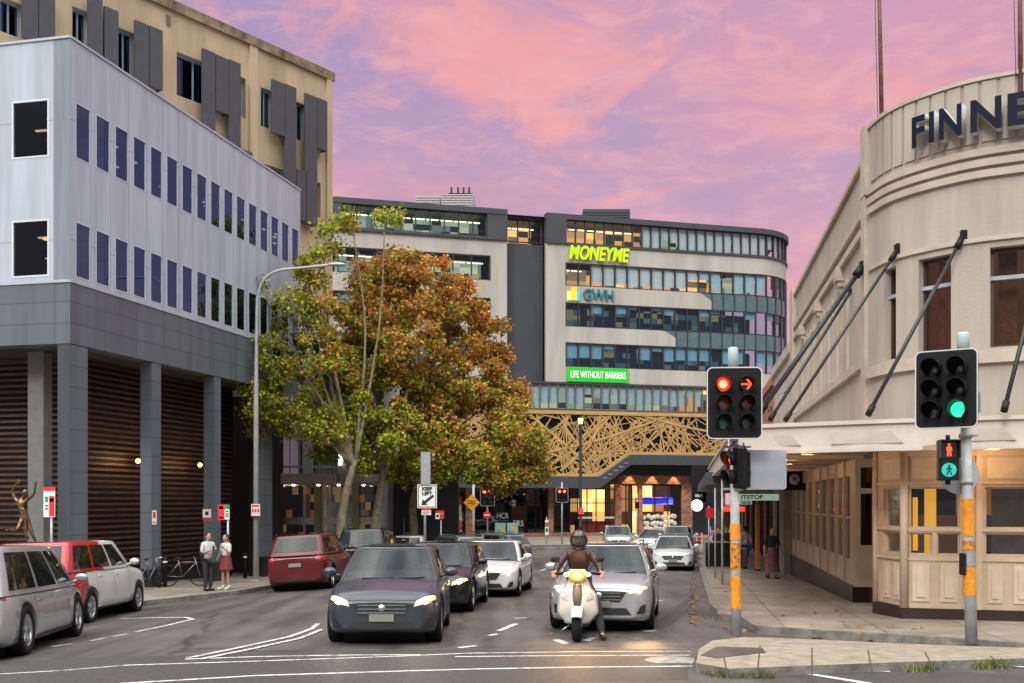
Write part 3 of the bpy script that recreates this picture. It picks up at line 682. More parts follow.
# roof and hidden core
mb = MB(); pts = [FM(SL + (SE - SL) * i / 60, 25.5, -.3) for i in range(61)]
mb.poly(pts + [Vector((26, 110, 25.5)), Vector((-20, 104, 25.5))]); mb.fbox(FM, SL, FM.s1 + .5, zg, 25.4, -6.1, -6.0)
e1 = FM(SL, 0, -.3); mb.poly([e1 + Vector((0, 0, zg)), e1 + Vector((0, 0, 25.5)), Vector((-20, 104, 25.5)), Vector((-20, 104, zg))])
for z in (23.3, 19.9, 16.4, 13.0, 9.3): mb.poly([FM(SL + (SE - SL) * i / 60, z, -1.35) for i in range(61)] + [FM(FM.s1, z, -6), FM(SL, z, -6)])
mb.build('roof', M_CHAR, MM, world=True, recalc=False)
INT_AMB = interior('office_amber', [(.60, .30, .10), (.85, .50, .16), (.40, .22, .10), (.16, .11, .07)], 1.3, (.9, .9, 1.1), (.03, .03, .03), .75)
INT_COOL = interior('office_cool', [(.34, .42, .33), (.24, .33, .27), (.48, .50, .34), (.13, .18, .17)], .85, (1.0, 1.0, 1.2), (.02, .03, .035), .75)
INT_DARK = interior('office_dark', [(.12, .17, .20), (.07, .11, .14), (.34, .24, .11)], .6, (1.2, 1.2, 1.3), (.012, .018, .025), .35)
rows = [('l', SL + .7, FM.s_(487), 23.4, 25.3, 1.15, 'cool', (.0, .0), M_MULL), ('l', SL + .4, sl1, 19.85, 21.9, 1.5, 'cool', (.45, .25), M_MULL), ('l', SL + .4, sl1, 16.4, 18.4, 1.5, 'dark', (.3, .5), M_MULL), ('l', SL + .4, sl1, 12.96, 15.0, 1.5, 'dark', (.4, .5), M_MULL),
        ('m', sa + .15, sb - .1, 23.4, 25.3, 1.1, 'amber', (0, 0), M_MULL),
        ('r', s0, SE, 23.36, 25.3, .86, 'top', (.7, 1), M_MULL), ('r', s0, SE, 19.8, 21.74, 1.09, 'row2', (.8, .85), M_MULL), ('r', s0, SE, 16.36, 18.38, 1.09, 'dark', (.35, .35), M_MULL), ('r', s0, SE, 12.96, 15.02, 1.09, 'dark', (.85, .6), M_MULL),
        ('a', FM.s_(430), SE, 9.35, 11.5, .78, 'low', (.9, .75), M_BRONZE)]
rnd = random.Random(3)
for side, a, b, z0, z1, pitch, kind, (bp, bl), mm in rows:
    n = round((b - a) / pitch); pw = (b - a) / n; off = -1.05 if side == 'm' else -.1
    mb = MB()
    for i in range(n + 1): c = a + i * pw; mb.fbox(FM, c - .045, c + .045, z0, z1, off - .1, off + .12)
    mb.fbox(FM, a, b, z0, z0 + .08, off - .08, off + .06, step=pw); mb.fbox(FM, a, b, z1 - .08, z1, off - .08, off + .06, step=pw)
    W_ = mb.build('window_band', mm, MM, world=True)
    mb = MB(); mb.fquad(FM, a, b, z0, z1, off - .02, step=pw); mb.build('pane', GL_OFFICE if kind != 'dark' else glass('office_glass_dark', (.55, .70, .78), .06), W_, world=True)
    mb = MB(); mb2 = MB()
    for i in range(n):
        c = a + i * pw; f = i / n
        if kind == 'top': show = f > .23 and rnd.random() < .8; mi = 0
        elif kind == 'row2': show = f > .05 and rnd.random() < (.95 if f < .65 else .5); mi = 0 if f < .45 else 1
        elif kind == 'low': show = f < .62 and rnd.random() < .9; mi = 1
        else: show = rnd.random() < bp; mi = 1
        if show:
            ln = (z1 - z0) * min(1, max(.15, bl + rnd.uniform(-.06, .06) - (.0 if rnd.random() < .85 else .4)))
            mb.fquad(FM, c + .05, c + pw - .05, z1 - ln, z1 - .05, off - .16, mi)
        else:
            mb2.fbox(FM, c + .1, c + pw - .1, z1 - .22, z1 - .17, off - 2.2, off - 2.0)
            if rnd.random() < .5: mb2.fbox(FM, c + .1, c + pw * .7, z1 - .38, z1 - .34, off - 3.4, off - 3.3)
    if len(mb.bm.faces): mb.build('blind', [M_BLIND, M_BLINDB], W_, world=True)
    if len(mb2.bm.faces) and kind != 'dark': mb2.build('ceiling_lamp', M_CEILLAMP, W_, world=True)
    # the room: amber at the left end of the top rows, cooler elsewhere
    segs = {'top': [(a, a + (b - a) * .3, INT_AMB), (a + (b - a) * .3, b, INT_COOL)], 'row2': [(a, a + (b - a) * .6, INT_AMB), (a + (b - a) * .6, b, INT_COOL)], 'amber': [(a, b, INT_AMB)], 'low': [(a, a + (b - a) * .6, INT_COOL), (a + (b - a) * .6, b, INT_AMB)], 'cool': [(a, b, INT_COOL)]}.get(kind, [(a, b, INT_DARK)])
    for x, y, m_ in segs:
        mb = MB(); mb.fquad(FM, x, y, z0 - .2, z1 + .2, off - 3.2, step=1.5); mb.build('room_wall', m_, W_, world=True)
mb = MB()
for z0, z1, px in ((18.38, 19.8, 712), (15.02, 16.36, 676)):
    a = FM.s_(px - 13); n = round((SE - a) / 1.09)
    mb = MB(); mb.fbox(FM, a, SE, z0, z1, -.3, -.06, step=1.09); mb.build('spandrel', M_SPAN, MM, world=True)
for z0, z1, px in ((18.38, 19.8, 712), (15.02, 16.36, 676)):
    a = FM.s_(px); n = round((SE - a) / 1.09)
    for i in range(n): c = a + i * 1.09; mb = MB(); mb.fbox(FM, c - .03, c + .03, z0, z1, -.06, .03); mb.build('mullion', M_MULL, MM, world=True)
# lattice screen
M_GOLD = mat('golden_lattice', (.50, .30, .115), .5, .1, var=.12, vscale=1)
za, zl, zr = 9.1, 3.85, 5.75
LS, LE = FM.s_(430), FM.s1; sd0, sd1 = FM.s_(597), FM.s_(628)
def lowz(s): return zl if s < sd0 else zr if s > sd1 else zl + (zr - zl) * (s - sd0) / (sd1 - sd0)
mb = MB()
def bar(p, q_, w_=.09, d0=.06, d1=.16):
    d = Vector((q_[0] - p[0], q_[1] - p[1])); 
    if d.length < .05: return
    n = Vector((-d.y, d.x)).normalized() * w_ / 2
    c = [(p[0] - n.x, p[1] - n.y), (q_[0] - n.x, q_[1] - n.y), (q_[0] + n.x, q_[1] + n.y), (p[0] + n.x, p[1] + n.y)]
    mb.hexa([FM(x, z, d0) for x, z in c], [FM(x, z, d1) for x, z in c])
def clipbar(p, q_, w_, dj):
    n = 60; run = None
    for i in range(n + 1):
        x = p[0] + (q_[0] - p[0]) * i / n; z = p[1] + (q_[1] - p[1]) * i / n
        ok = LS <= x <= LE and lowz(x) <= z <= za
        if ok and run is None: run = (x, z)
        if ok: last = (x, z)
        if (not ok or i == n) and run is not None: bar(run, last, w_, .05 + dj, .13 + dj); run = None
rnd = random.Random(11)
for i in range(330):
    cx, cz = rnd.uniform(LS, LE), rnd.uniform(zl, za); a = rnd.choice([R(55), R(125), R(30), R(150), R(95)]) + rnd.gauss(0, .25); l = rnd.uniform(1.2, 4)
    clipbar((cx - math.cos(a) * l, cz - math.sin(a) * l), (cx + math.cos(a) * l, cz + math.sin(a) * l), rnd.uniform(.06, .11), rnd.uniform(-.03, .05))
for cc in (((FM.s_(520), 5.2), (FM.s_(600), 6.9), (FM.s_(665), 8.9)), ((FM.s_(640), 9.0), (FM.s_(690), 8.0), (FM.s_(750), 7.2)), ((FM.s_(530), 8.8), (FM.s_(570), 6.0), (FM.s_(590), 4)), ((FM.s_(560), 4.2), (FM.s_(590), 6.5), (FM.s_(600), 9))):
    P_ = bez([Vector((x, z, 0)) for x, z in cc], 8)
    for p, q_ in zip(P_, P_[1:]): clipbar((p.x, p.y), (q_.x, q_.y), .17, .06)
bar((LS, za), (LE, za), .3, .02, .24); bar((LS, zl), (sd0, zl), .26, .02, .24); bar((sd0, zl), (sd1, zr), .26, .02, .24); bar((sd1, zr), (LE, zr), .26, .02, .24)
mb.build('lattice_screen', M_GOLD, MM, world=True)
mb = MB(); mb.fquad(FM, LS, LE, zl, za, -.75); mb.build('screen_backing', mat('blue_black_wall', (.02, .024, .034), .6), MM, world=True)
mb = MB()
def awn(a, b, z0a, z1a, z0b, z1b): mb.hexa([FM(a, z0a, -3), FM(b, z0b, -3), FM(b, z0b, .8), FM(a, z0a, .8)], [FM(a, z1a, -3), FM(b, z1b, -3), FM(b, z1b, .8), FM(a, z1a, .8)])
awn(SL + 8, sd0, 2.75, 3.72, 2.75, 3.72); awn(sd0, sd1, 2.75, 3.72, 4.75, 5.6); awn(sd1, FM.s1, 4.75, 5.6, 4.75, 5.6)
mb.build('awning', mat('slate_awning', (.05, .055, .07), .45, var=.1), MM, world=True)
mb = MB()
for i in range(5):
    t_ = .15 + i * .17; s_ = sd0 + (sd1 - sd0) * t_; z = 3.3 + 1.85 * t_
    mb.fbox(FM, s_ - .18, s_ + .18, z, z + .07, .8, .83)
mb.build('light_slot', mat('slot', (.3, .3, .3), .5), MM, world=True)
# brick ground floor
def brickmat(name, c1, c2, mo, w_=.24, h_=.085, dirv=(1, .1, 0)):
    m = bpy.data.materials.new(name); m.use_nodes = True; t = m.node_tree; nd = t.nodes; lk = t.links; b = nd['Principled BSDF']
    g = nd.new('ShaderNodeTexCoord'); sp = nd.new('ShaderNodeSeparateXYZ'); lk.new(g.outputs['Object'], sp.inputs[0])
    h = nd.new('ShaderNodeVectorMath'); h.operation = 'DOT_PRODUCT'; lk.new(g.outputs['Object'], h.inputs[0]); h.inputs[1].default_value = dirv
    cb = nd.new('ShaderNodeCombineXYZ'); lk.new(h.outputs['Value'], cb.inputs[0]); lk.new(sp.outputs[2], cb.inputs[1])
    br = nd.new('ShaderNodeTexBrick'); br.inputs['Scale'].default_value = 1; br.inputs['Brick Width'].default_value = w_; br.inputs['Row Height'].default_value = h_; br.inputs['Mortar Size'].default_value = .01
    br.inputs['Color1'].default_value = (*c1, 1); br.inputs['Color2'].default_value = (*c2, 1); br.inputs['Mortar'].default_value = (*mo, 1); br.inputs['Bias'].default_value = -.1; lk.new(cb.outputs[0], br.inputs['Vector'])
    lk.new(br.outputs[0], b.inputs['Base Color']); b.inputs['Roughness'].default_value = .85; return m
M_BRICK = brickmat('mixed_brick', (.20, .065, .04), (.42, .20, .13), (.22, .17, .14), .32, .14)
mb = MB(); X = FM.s_
mb.fbox(FM, X(628), X(697), 3.15, 4.75, -2.2, -1.6)
mb.build('brick_wall', M_BRICK, MM, world=True)
for a, b in ((470, 479), (554, 559), (622, 628), (646, 649.5), (690, 700)):
    mb = MB(); mb.fbox(FM, X(a), X(b), zg, 3.15 if a > 600 else 2.75, -2.0, -1.55); mb.build('brick_pier', M_BRICK, MM, world=True)
mb = MB(); mb.fbox(FM, X(500), X(625), zg, -1.05, -2.0, -1.7); mb.build('brick_plinth', M_BRICK, MM, world=True)
INT_WARM = interior('shop_warm', [(.75, .38, .10), (.60, .25, .05), (.90, .55, .20), (.20, .09, .04)], 2.3, (.7, .7, .5), (.03, .015, .01), .7)
INT_SHOP = interior('shop_dim', [(.10, .06, .04), (.04, .04, .04), (.20, .14, .08)], .6, (.6, .6, .4), (.008, .008, .01), .35)
def shop(a, b, z0, z1, panes, im, gm=GL_CLEAR, dd=-1.9, extra=(), fm=M_BLACK, rail=None):
    mb = MB(); a, b = X(a), X(b)
    for i in range(panes + 1): c = a + (b - a) * i / panes; mb.fbox(FM, c - .04, c + .04, z0, z1, dd - .06, dd + .04)
    mb.fbox(FM, a, b, z1 - .1, z1, dd - .07, dd + .03); mb.fbox(FM, a, b, z0, z0 + .15, dd - .07, dd + .03); mb.fbox(FM, a, b, z1 - 1.3, z1 - 1.22, dd - .07, dd + .03)
    w_ = mb.build('shopfront', fm, MM, world=True)
    mb = MB(); mb.fquad(FM, a, b, z0, z1, dd); mb.build('pane', gm, w_, world=True)
    mb = MB(); mb.fquad(FM, a, b, z0, z1, dd - 2.4); mb.build('shop_interior', im, w_, world=True)
    return w_
shop(585, 622, zg, 2.75, 4, INT_WARM); shop(628, 646, zg, 3.1, 3, INT_WARM); shop(650, 690, zg, 3.1, 3, INT_WARM)
shop(480, 554, zg, 2.75, 6, INT_SHOP, GL_DARK); shop(560, 585, zg, 2.75, 3, INT_SHOP, GL_DARK); shop(340, 425, zg, 2.75, 6, INT_SHOP, GL_DARK); shop(425, 470, zg, 2.75, 4, INT_SHOP, GL_DARK)
mb = MB(); mb.fbox(FM, X(585), X(622), .15, .3, -1.98, -1.8); mb.build('handrail', M_SIGNW, MM, world=True)
mb = MB(); mb.fbox(FM, X(585), X(622), -1.2, -.1, -2.8, -2.4); mb.build('bench', mat('red_bench', (.25, .04, .02), .5), MM, world=True)
mb = MB()
for px in (637, 660, 682): mb.fbox(FM, X(px) - .1, X(px) + .1, 4.55, 4.74, -1.45, -1.25)
mb.build('downlight', mat('downlight_glow2', (1, .75, .3), .5, var=0, emit=18, ecol=(1, .66, .22)), MM, world=True)
for px in (637, 660, 682):
    l = bpy.data.lights.new('wall_washer', 'SPOT'); l.energy = 520; l.color = (1, .62, .25); l.spot_size = R(75); l.shadow_soft_size = .05
    o = bpy.data.objects.new('wall_washer', l); COL.objects.link(o); o.location = FM(X(px), 4.5, -1.25); o.rotation_euler = (R(-12), 0, 0)
# TV screens and white stools in the lit shop
mb = MB(); mb.fbox(FM, X(652), X(686), 1.35, 2.0, -2.9, -2.8)
mb.build('menu_screen', interior('blue_screen', [(.02, .05, .8), (.05, .12, .9), (.5, .1, .3)], 2.2, (1.4, 1.4, 1.2), (.01, .02, .3), .7), MM, world=True)
mb = MB()
for i in range(30): 
    c = X(653) + .32 * (i % 10) + rnd.uniform(-.08, .08); mb.ell(FM(c, -.75 + (i // 10) * .5 + rnd.uniform(-.1, .1), -1.85), (.2, .03, .2), 10)
mb.build('window_decal', mat('white_discs', (.6, .58, .55), .6), MM, world=True)
def poster(px, cols, lab):
    a, b = X(px) + .05, X(px + 9.3); t = MB(); t.fbox(FM, a, b, -.9, 2.0, -1.86, -1.8, 0); t.fbox(FM, a, b, 1.35, 2.0, -1.79, -1.77, 1)
    o = t; c = FM((a + b) / 2, .1, -1.76)
    o.ell(c + Vector((0, 0, .35)), (.2, .02, .27), 12, 3); o.ell(c + Vector((0, 0, -.45)), (.42, .02, .5), 12, 2)
    ms = [mat('poster_%s_%d' % (lab[:3], i), cc, .6, var=.1) for i, cc in enumerate(cols)]
    tag(o.build('poster', ms, None), lab, 'poster')
poster(438, [(.55, .55, .5), (.5, .02, .03), (.25, .04, .05), (.4, .22, .15)], 'tall poster with a red head strip, left of three in the shop window')
poster(447.5, [(.5, .55, .45), (.75, .25, .02), (.10, .4, .15), (.4, .22, .15)], 'tall green and white poster with an orange head strip in the shop window')
poster(457, [(.25, .45, .6), (.80, .32, .05), (.03, .25, .5), (.4, .22, .15)], 'tall blue poster with an orange head strip beside the brick pier')
M_LET = mat('pale_letters', (.55, .55, .52), .5)
def fm_text(txt, px0, px1, z, size, m, d, name, par=MM, **k):
    me = text_mesh(txt, 1, **k); w_ = max(v.co.x for v in me.vertices) - min(v.co.x for v in me.vertices); bpy.data.meshes.remove(me)
    a, b = X(px0), X(px1); sq = (b - a) / (w_ * size)
    M = face(FM, (a + b) / 2, z, d)
    return put_text(name, txt, size, M @ Matrix.Diagonal((sq, 1, 1, 1)), m, par, world=par is not None, **k)
tag(fm_text('HCR', 502, 514, .40, .68, M_LET, -1.82, 'window_lettering', None), 'pale letters HCR on the dark shop window, above the green cabinets', 'lettering')
tag(fm_text('ERS', 519, 529, -.25, .68, M_LET, -1.82, 'window_lettering', None), 'pale letters ERS on the dark shop window, right of the green cabinets', 'lettering')
# signs on the facade
t = thing('building_sign', 'large yellow-green MONEYME letters on the upper concrete band', 'sign', FM(X(597), 22.4, .1))
fm_text('MONEYME', 567, 627.5, 22.5, 1.6, [mat('lime_letter', (.55, .75, .0), .5, var=0, emit=.12, ecol=(.62, .85, .0))], .2, 'lettering', t, bold=.04, shear=.22, depth=.1)
t = thing('building_sign', 'teal GWH letters with yellow, orange and blue bars on the concrete band', 'sign', FM(X(590), 19, .1))
fm_text('GWH', 583, 613, 19.05, 1.3, [mat('teal_letter', (.02, .16, .20), .5, var=0)], .12, 'lettering', t, bold=.02, depth=.08)
mb = MB()
for i, (a, b, h, mi) in enumerate(((567, 571, .75, 0), (571.2, 576.5, 1.1, 1), (576.8, 579.5, .8, 2))): mb.fbox(FM, X(a), X(b), 18.55, 18.55 + h, .02, .12, mi)
mb.build('logo_bar', [mat('logo_yellow', (.9, .85, .2), .5, emit=.4, var=0), mat('logo_orange', (.95, .5, .02), .5, emit=.4, var=0), mat('logo_blue', (.02, .45, .8), .5, emit=.4, var=0)], t, world=True)
t = thing('building_sign', 'bright green LIFE WITHOUT BARRIERS banner on the lower concrete band', 'sign', FM(X(597), 12.3, .1))
mb = MB(); mb.fbox(FM, X(566.5), X(628), 11.72, 12.92, .02, .15); mb.build('panel', mat('green_panel', (.01, .50, .02), .5, var=0, emit=.06, ecol=(.0, .6, .02)), t, world=True)
fm_text('LIFE WITHOUT BARRIERS', 570, 625, 12.3, .8, [mat('white_glow', (.85, .9, .85), .5, var=0, emit=.2)], .17, 'lettering', t, bold=.012)
# roof plant
M_PLANT = mat('roof_plant_white', (.42, .38, .40), .6, var=.1)
def plant(px0, px1, py0, py1, m, lab, ant=False):
    a = at(px0, py1, 92); b = at(px1, py0, 92); t = thing('roof_plant', lab, 'roof plant', ((a.x + b.x) / 2, 92, 25.5))
    mb = MB(); w_ = (b.x - a.x) / 2; h = b.z - 25.5; mb.box(-w_, w_, 0, 5, 0, h)
    mb.build('housing', m, t)
    mb = MB()
    n = int(h / .22)
    for i in range(n): mb.box(-w_ * .98, w_ * .98, -.06, -.002, .1 + i * .22, .18 + i * .22)
    mb.build('louvre', m, t)
    if ant:
        for q_ in (-.6, 0, .5, 1.0):
            mb = MB(); mb.tube([(q_, 1, h), (q_, 1, h + .9)], .09); mb.box(q_ - .3, q_ + .3, .8, 1.2, h + .25, h + .33); mb.build('antenna', M_BLACK, t)
        mb = MB(); mb.tube([(w_, 1, 1.0), (w_ + 1.0, 1, 1.0), (w_ + 1.2, 1, .8), (w_ + 1.2, 1, 0)], .12); mb.build('duct', M_BLACK, t)
plant(415, 440, 196, 207, M_PLANT, 'low pale plant box on the far roof, left of the antennas')
plant(441, 474, 194, 208, M_PLANT, 'louvred pale plant room with antennas on the far roof', True)
plant(583, 630, 209, 220, M_CHAR, 'long dark plant room on the far roof above the MONEYME sign')

# ================================================================ cream art deco corner building, right
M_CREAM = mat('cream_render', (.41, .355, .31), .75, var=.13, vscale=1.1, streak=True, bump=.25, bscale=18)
M_CREAM2 = mat('cream_trim', (.47, .39, .33), .7, var=.12, vscale=2)
M_SHOPCR = mat('shopfront_cream', (.50, .38, .27), .6, var=.1, vscale=2)
M_GROOVE = mat('groove_dark', (.09, .075, .07), .8, var=.1)
side0 = lambda D: (3.69 + .172 * D, D)
upts = [side0(36), side0(33), side0(30), side0(27), side0(24), side0(22)] + [tuple(p[:2]) for p in bez([Vector((7.30, 21.1, 0)), Vector((7.46, 19.9, 0)), Vector((8.18, 18.8, 0)), Vector((9.1, 18.2, 0)), Vector((10.5, 17.6, 0)), Vector((12.5, 17.2, 0)), Vector((15, 17.1, 0))], 6)]
UP = PathF(upts); UP.side = -1
if (UP(UP.s_(950), 0, 1) - UP(UP.s_(950), 0, 0)).dot(Vector((-8, -18, 0))) < 0: UP.side = 1
FB_ = thing('corner_building', 'cream art deco corner building with curved parapet and flagpoles, right side', 'building', (7.3, 21, gz(7.3, 21)))
sc_ = UP.s_(866); sside = UP.s_(803)
# upstairs windows on the side wall and on the curved front
wz0, wz1 = 4.72, 6.75
sideops = []
D_ = 23.6
while D_ < 34.8:
    a = UP.s_(512 + 1024 * (3.69 + .172 * (D_ + .75)) / (D_ + .75)); b = UP.s_(512 + 1024 * (3.69 + .172 * D_) / D_); sideops.append((a, b, wz0, wz1)); D_ += 1.55
fro = [(UP.s_(884), UP.s_(896)), (UP.s_(918.5), UP.s_(951)), (UP.s_(990), UP.s_(990) + 1.5), (UP.s_(990) + 2.6, UP.s_(990) + 4.2)]
frontops = [(a, b, 4.5, 6.3) for a, b in fro]
mb = MB(); wall(mb, UP, .001, sc_, 3.0, 8.75, sideops, .25); wall(mb, UP, sc_, UP.L, 3.0, 9.33, frontops, .28, step=.22)
mb.poly([UP(0.001, 8.75), UP(sc_, 8.75), Vector((30, 21, 8.75)), Vector((30, 36, 8.75))])
mb.poly([UP(.001, 0), UP(.001, 8.75), Vector((30, 36, 8.75)), Vector((30, 36, 0))])
mb.fbox(UP, sc_, UP.L - .1, 9.0, 9.3, -.35, -.25, step=.25)
mb.build('upper_wall', M_CREAM, FB_, world=True)
mb = MB()
mb.fbox(UP, sc_ - .15, sc_ + .2, 8.0, 9.42, -.4, .1)                   # pier at the end of the parapet
mb.fbox(UP, sc_ - .2, sc_ + .12, 3.0, 8.0, -.1, .08)
mb.fbox(UP, sc_, UP.L - .1, 9.33, 9.40, -.3, .06, step=.25)
mb.fbox(UP, .1, sc_ - .2, 8.75, 8.87, -.3, .08)
mb.fbox(UP, -0.0, .9, 3.0, 9.0, -.3, .12)
for z in (7.25, 7.62): mb.fbox(UP, .9, sc_ - .3, z, z + .16, 0, .09)
for z in (7.52, 7.72, 7.92): mb.fbox(UP, sc_ + .2, UP.L - .1, z + .05, z + .18, -.02, .07, step=.22)
mb.fbox(UP, .9, sc_ - .3, 4.5, 4.68, 0, .1); mb.fbox(UP, sc_ + .2, UP.L - .1, 4.22, 4.45, 0, .09, step=.22)
for a, b, z0, z1 in sideops: mb.fbox(UP, a - .12, a, z0, z1 + .1, 0, .06); mb.fbox(UP, b, b + .12, z0, z1 + .1, 0, .06)
mb.fbox(UP, sc_ + .2, UP.L - .1, 6.42, 6.5, 0, .05, step=.22)
mb.build('moulding', M_CREAM2, FB_, world=True)
mb = MB()   # shallow fluting on the parapet face
s_ = sc_ + .3
while s_ < UP.L - .2: mb.fbox(UP, s_, s_ + .24, 8.22, 9.31, 0, .03); s_ += .30
mb.build('fluting', M_CREAM, FB_, world=True)
mb = MB()
for D_ in (24.6, 28.5, 32.5):
    a = UP.s_(512 + 1024 * (3.69 + .172 * D_) / D_); mb = MB(); mb.fbox(UP, a, a + .38, 6.95, 7.25, 0, .2); mb.fbox(UP, a + .05, a + .33, 6.82, 6.95, 0, .14); mb.build('bracket_block', M_CREAM2, FB_, world=True)
M_BRWN = mat('brown_sash', (.05, .025, .018), .5, var=.1)
for k, (a, b, z0, z1) in enumerate(sideops): framed(UP, a, b, z0, z1, -.14, .05, FB_, M_BRWN, GL_DARK, rows=1)
RM = mat('warm_room', (.16, .07, .035), .9, var=.5, vscale=.8, emit=.10, ecol=(.5, .22, .08))
for k, (a, b, z0, z1) in enumerate(frontops):
    w_ = framed(UP, a, b, z0, z1, -.16, .05, FB_, M_BRWN, glass('upstairs_glass', (.7, .6, .5), .0))
    mb = MB(); zt = z0 + (z1 - z0) * .68; mb.fbox(UP, a, b, zt, zt + .07, -.22, -.1); mb.build('transom', mat('pale_sash', (.35, .38, .45), .5), w_, world=True)
    mb = MB(); mb.fquad(UP, a + .1, a + .1 + (b - a) * .22, z0, z1, -.5); mb.fquad(UP, b - .2, b - .05, z0, z1, -.5); mb.build('curtain', mat('brown_curtain', (.16, .08, .05), .9, var=.3, vscale=12), w_, world=True)
    mb = MB(); mb.ell(UP(a + (b - a) * .55, z0 + .65, -1.8), (.09, .09, .03))
    mb.build('ceiling_lamp', mat('dim_lamp', (1, .6, .2), .5, var=0, emit=3, ecol=(1, .5, .15)), w_, world=True)
mb = MB(); mb.fbox(UP, .5, UP.L - 1.6, 3.2, 7.6, -2.6, -2.5, step=.6); mb.build('room_wall', RM, FB_, world=True)
# lettering on the parapet
L_ = thing('building_lettering', 'large dark navy FINNE letters standing off the curved parapet', 'sign', UP(UP.s_(950), 8.3, .1))
M_NAVY = mat('navy_letter_face', (.003, .006, .022), .6, var=.05, spec=.15); M_LSIDE = mat('letter_side', (.50, .50, .50), .5, var=.05)
for ch, x0, x1, sz in (('F', 913.5, 926, 1), ('I', 929.5, 934.5, 1), ('N', 938.5, 959.5, 1), ('N', 966, 995, 1), ('E', 1000, 1028, 1)):
    a, b = UP.s_(x0 + 8), UP.s_(x1 + 8); p, q_ = UP(a, 0, .2), UP(b, 0, .2); u = (q_ - p).normalized(); n = Vector((u.y, -u.x, 0))
    me = text_mesh(ch, 1, depth=0, bold=.03); xs_ = [v.co.x for v in me.vertices]; ys_ = [v.co.y for v in me.vertices]; hw = max(xs_) - min(xs_); hh = max(ys_) - min(ys_); cx = (max(xs_) + min(xs_)) / 2; cy = (max(ys_) + min(ys_)) / 2
    sx = (q_ - p).length / hw; sy = .58 / hh; dep = .10
    m3 = Matrix((u, Vector((0, 0, 1)), n)).transposed().to_4x4(); m3.translation = (p + q_) / 2 + Vector((0, 0, 8.62))
    me2 = text_mesh(ch, 1, depth=dep, bold=.03)
    me2.transform(m3 @ Matrix.Diagonal((sx, sy, 1, 1)) @ Matrix.Translation((-cx, -cy, 0))); me2.transform(PM[L_.name].inverted())
    me2.materials.append(M_NAVY); me2.materials.append(M_LSIDE); me2.update()
    nn = n
    for f in me2.polygons: f.material_index = 0 if f.normal.dot(nn) > .7 else 1
    o = bpy.data.objects.new('letter', me2); COL.objects.link(o); o.parent = L_; me2.name = 'letter'
# flagpoles
for px0, py0, px1, D, lab in ((882, 118, 877, 20.4, 'thin rusty flagpole rising from the left end of the curved parapet'), (1020.5, 80, 1019.5, 18.2, 'thin flagpole above the last letter of the parapet')):
    b = at(px0, py0, D); tp = at(px1, -120, D); t = thing('flagpole', lab, 'flagpole', b)
    mb = MB(); mb.tube([(0, 0, -.3), tuple(tp - b)], [.045, .03]); mb.build('pole', mat('rusty_pole', (.20, .12, .09), .6, var=.4, vscale=4), t)
    mb = MB(); mb.tube([(-.09, -.02, 0), (-.14, -.02, 2), (-.13, 0, (tp - b).z)], .006, 5); mb.build('halyard', M_BLACK, t)
# canopy over the footpath
kedge = [side0(45)] ; 
ce = [(.9 + .172 * D, D) for D in (45, 38, 32, 26, 22)] + [(4.3, 20.2), (4.15, 19.6), (4.35, 19.1), (6.2, 17.9), (8.2, 16.9), (10.4, 16.2), (14, 15.6)]
CE = PathF(ce); CE.smooth = True; CE.side = 1
if (CE(CE.L * .8, 0, 1) - CE(CE.L * .8, 0, 0)).y > 0: CE.side = -1
cz = lambda s: 2.64
CN = MB()
CN.fbox(CE, 0, CE.L, 2.64, 3.08, -.12, 0, step=.4); CN.fbox(CE, 0, CE.L, 3.08, 3.15, -.16, .05, step=.4); CN.fbox(CE, 0, CE.L, 2.60, 2.66, -.15, .04, step=.4)
CN.build('canopy_fascia', mat('canopy_cream', (.56, .49, .44), .6, var=.1, vscale=1.5), FB_, world=True)
mb = MB()
for i in range(9):
    a = CE.L - .6 - i * 1.75
    if a < 1.2: break
    mb.hexa([CE(a, 2.74, 0), CE(a - 1.2, 2.74, 0), CE(a - 1.2, 2.74, .03), CE(a, 2.74, .03)], [CE(a - .2, 2.95, 0), CE(a - 1.2, 2.95, 0), CE(a - 1.2, 2.95, .03), CE(a - .2, 2.95, .03)])
mb.build('fascia_panel', mat('canopy_cream2', (.50, .43, .38), .6, var=.08), FB_, world=True)
mb = MB(); ring = [CE(CE.L * i / 50, 2.68, -.1) for i in range(51)]
inner = [Vector((16, 17, 2.68)), Vector((9.1, 18.1, 2.68)), Vector((7.1, 19, 2.68)), Vector((7.0, 20, 2.68))] + [Vector((*side0(D), 2.68)) for D in (22, 30, 45)]
for z in (2.68, 3.06): mb.poly([Vector((p.x, p.y, z)) for p in ring + inner])
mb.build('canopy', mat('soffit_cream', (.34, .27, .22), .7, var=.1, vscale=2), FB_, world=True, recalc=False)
mb = MB()
for px0 in (7, 9, 11): mb = MB(); mb.box(px0, px0 + .04, 16.9, 18.4, 2.6, 2.67); mb.build('soffit_batten', M_SHOPCR, FB_, world=True)
for D in (21, 24, 27, 30): mb = MB(); mb.box(1 + .172 * D + .3, 3.6 + .172 * D, D, D + .05, 2.6, 2.67); mb.build('soffit_batten', M_SHOPCR, FB_, world=True)
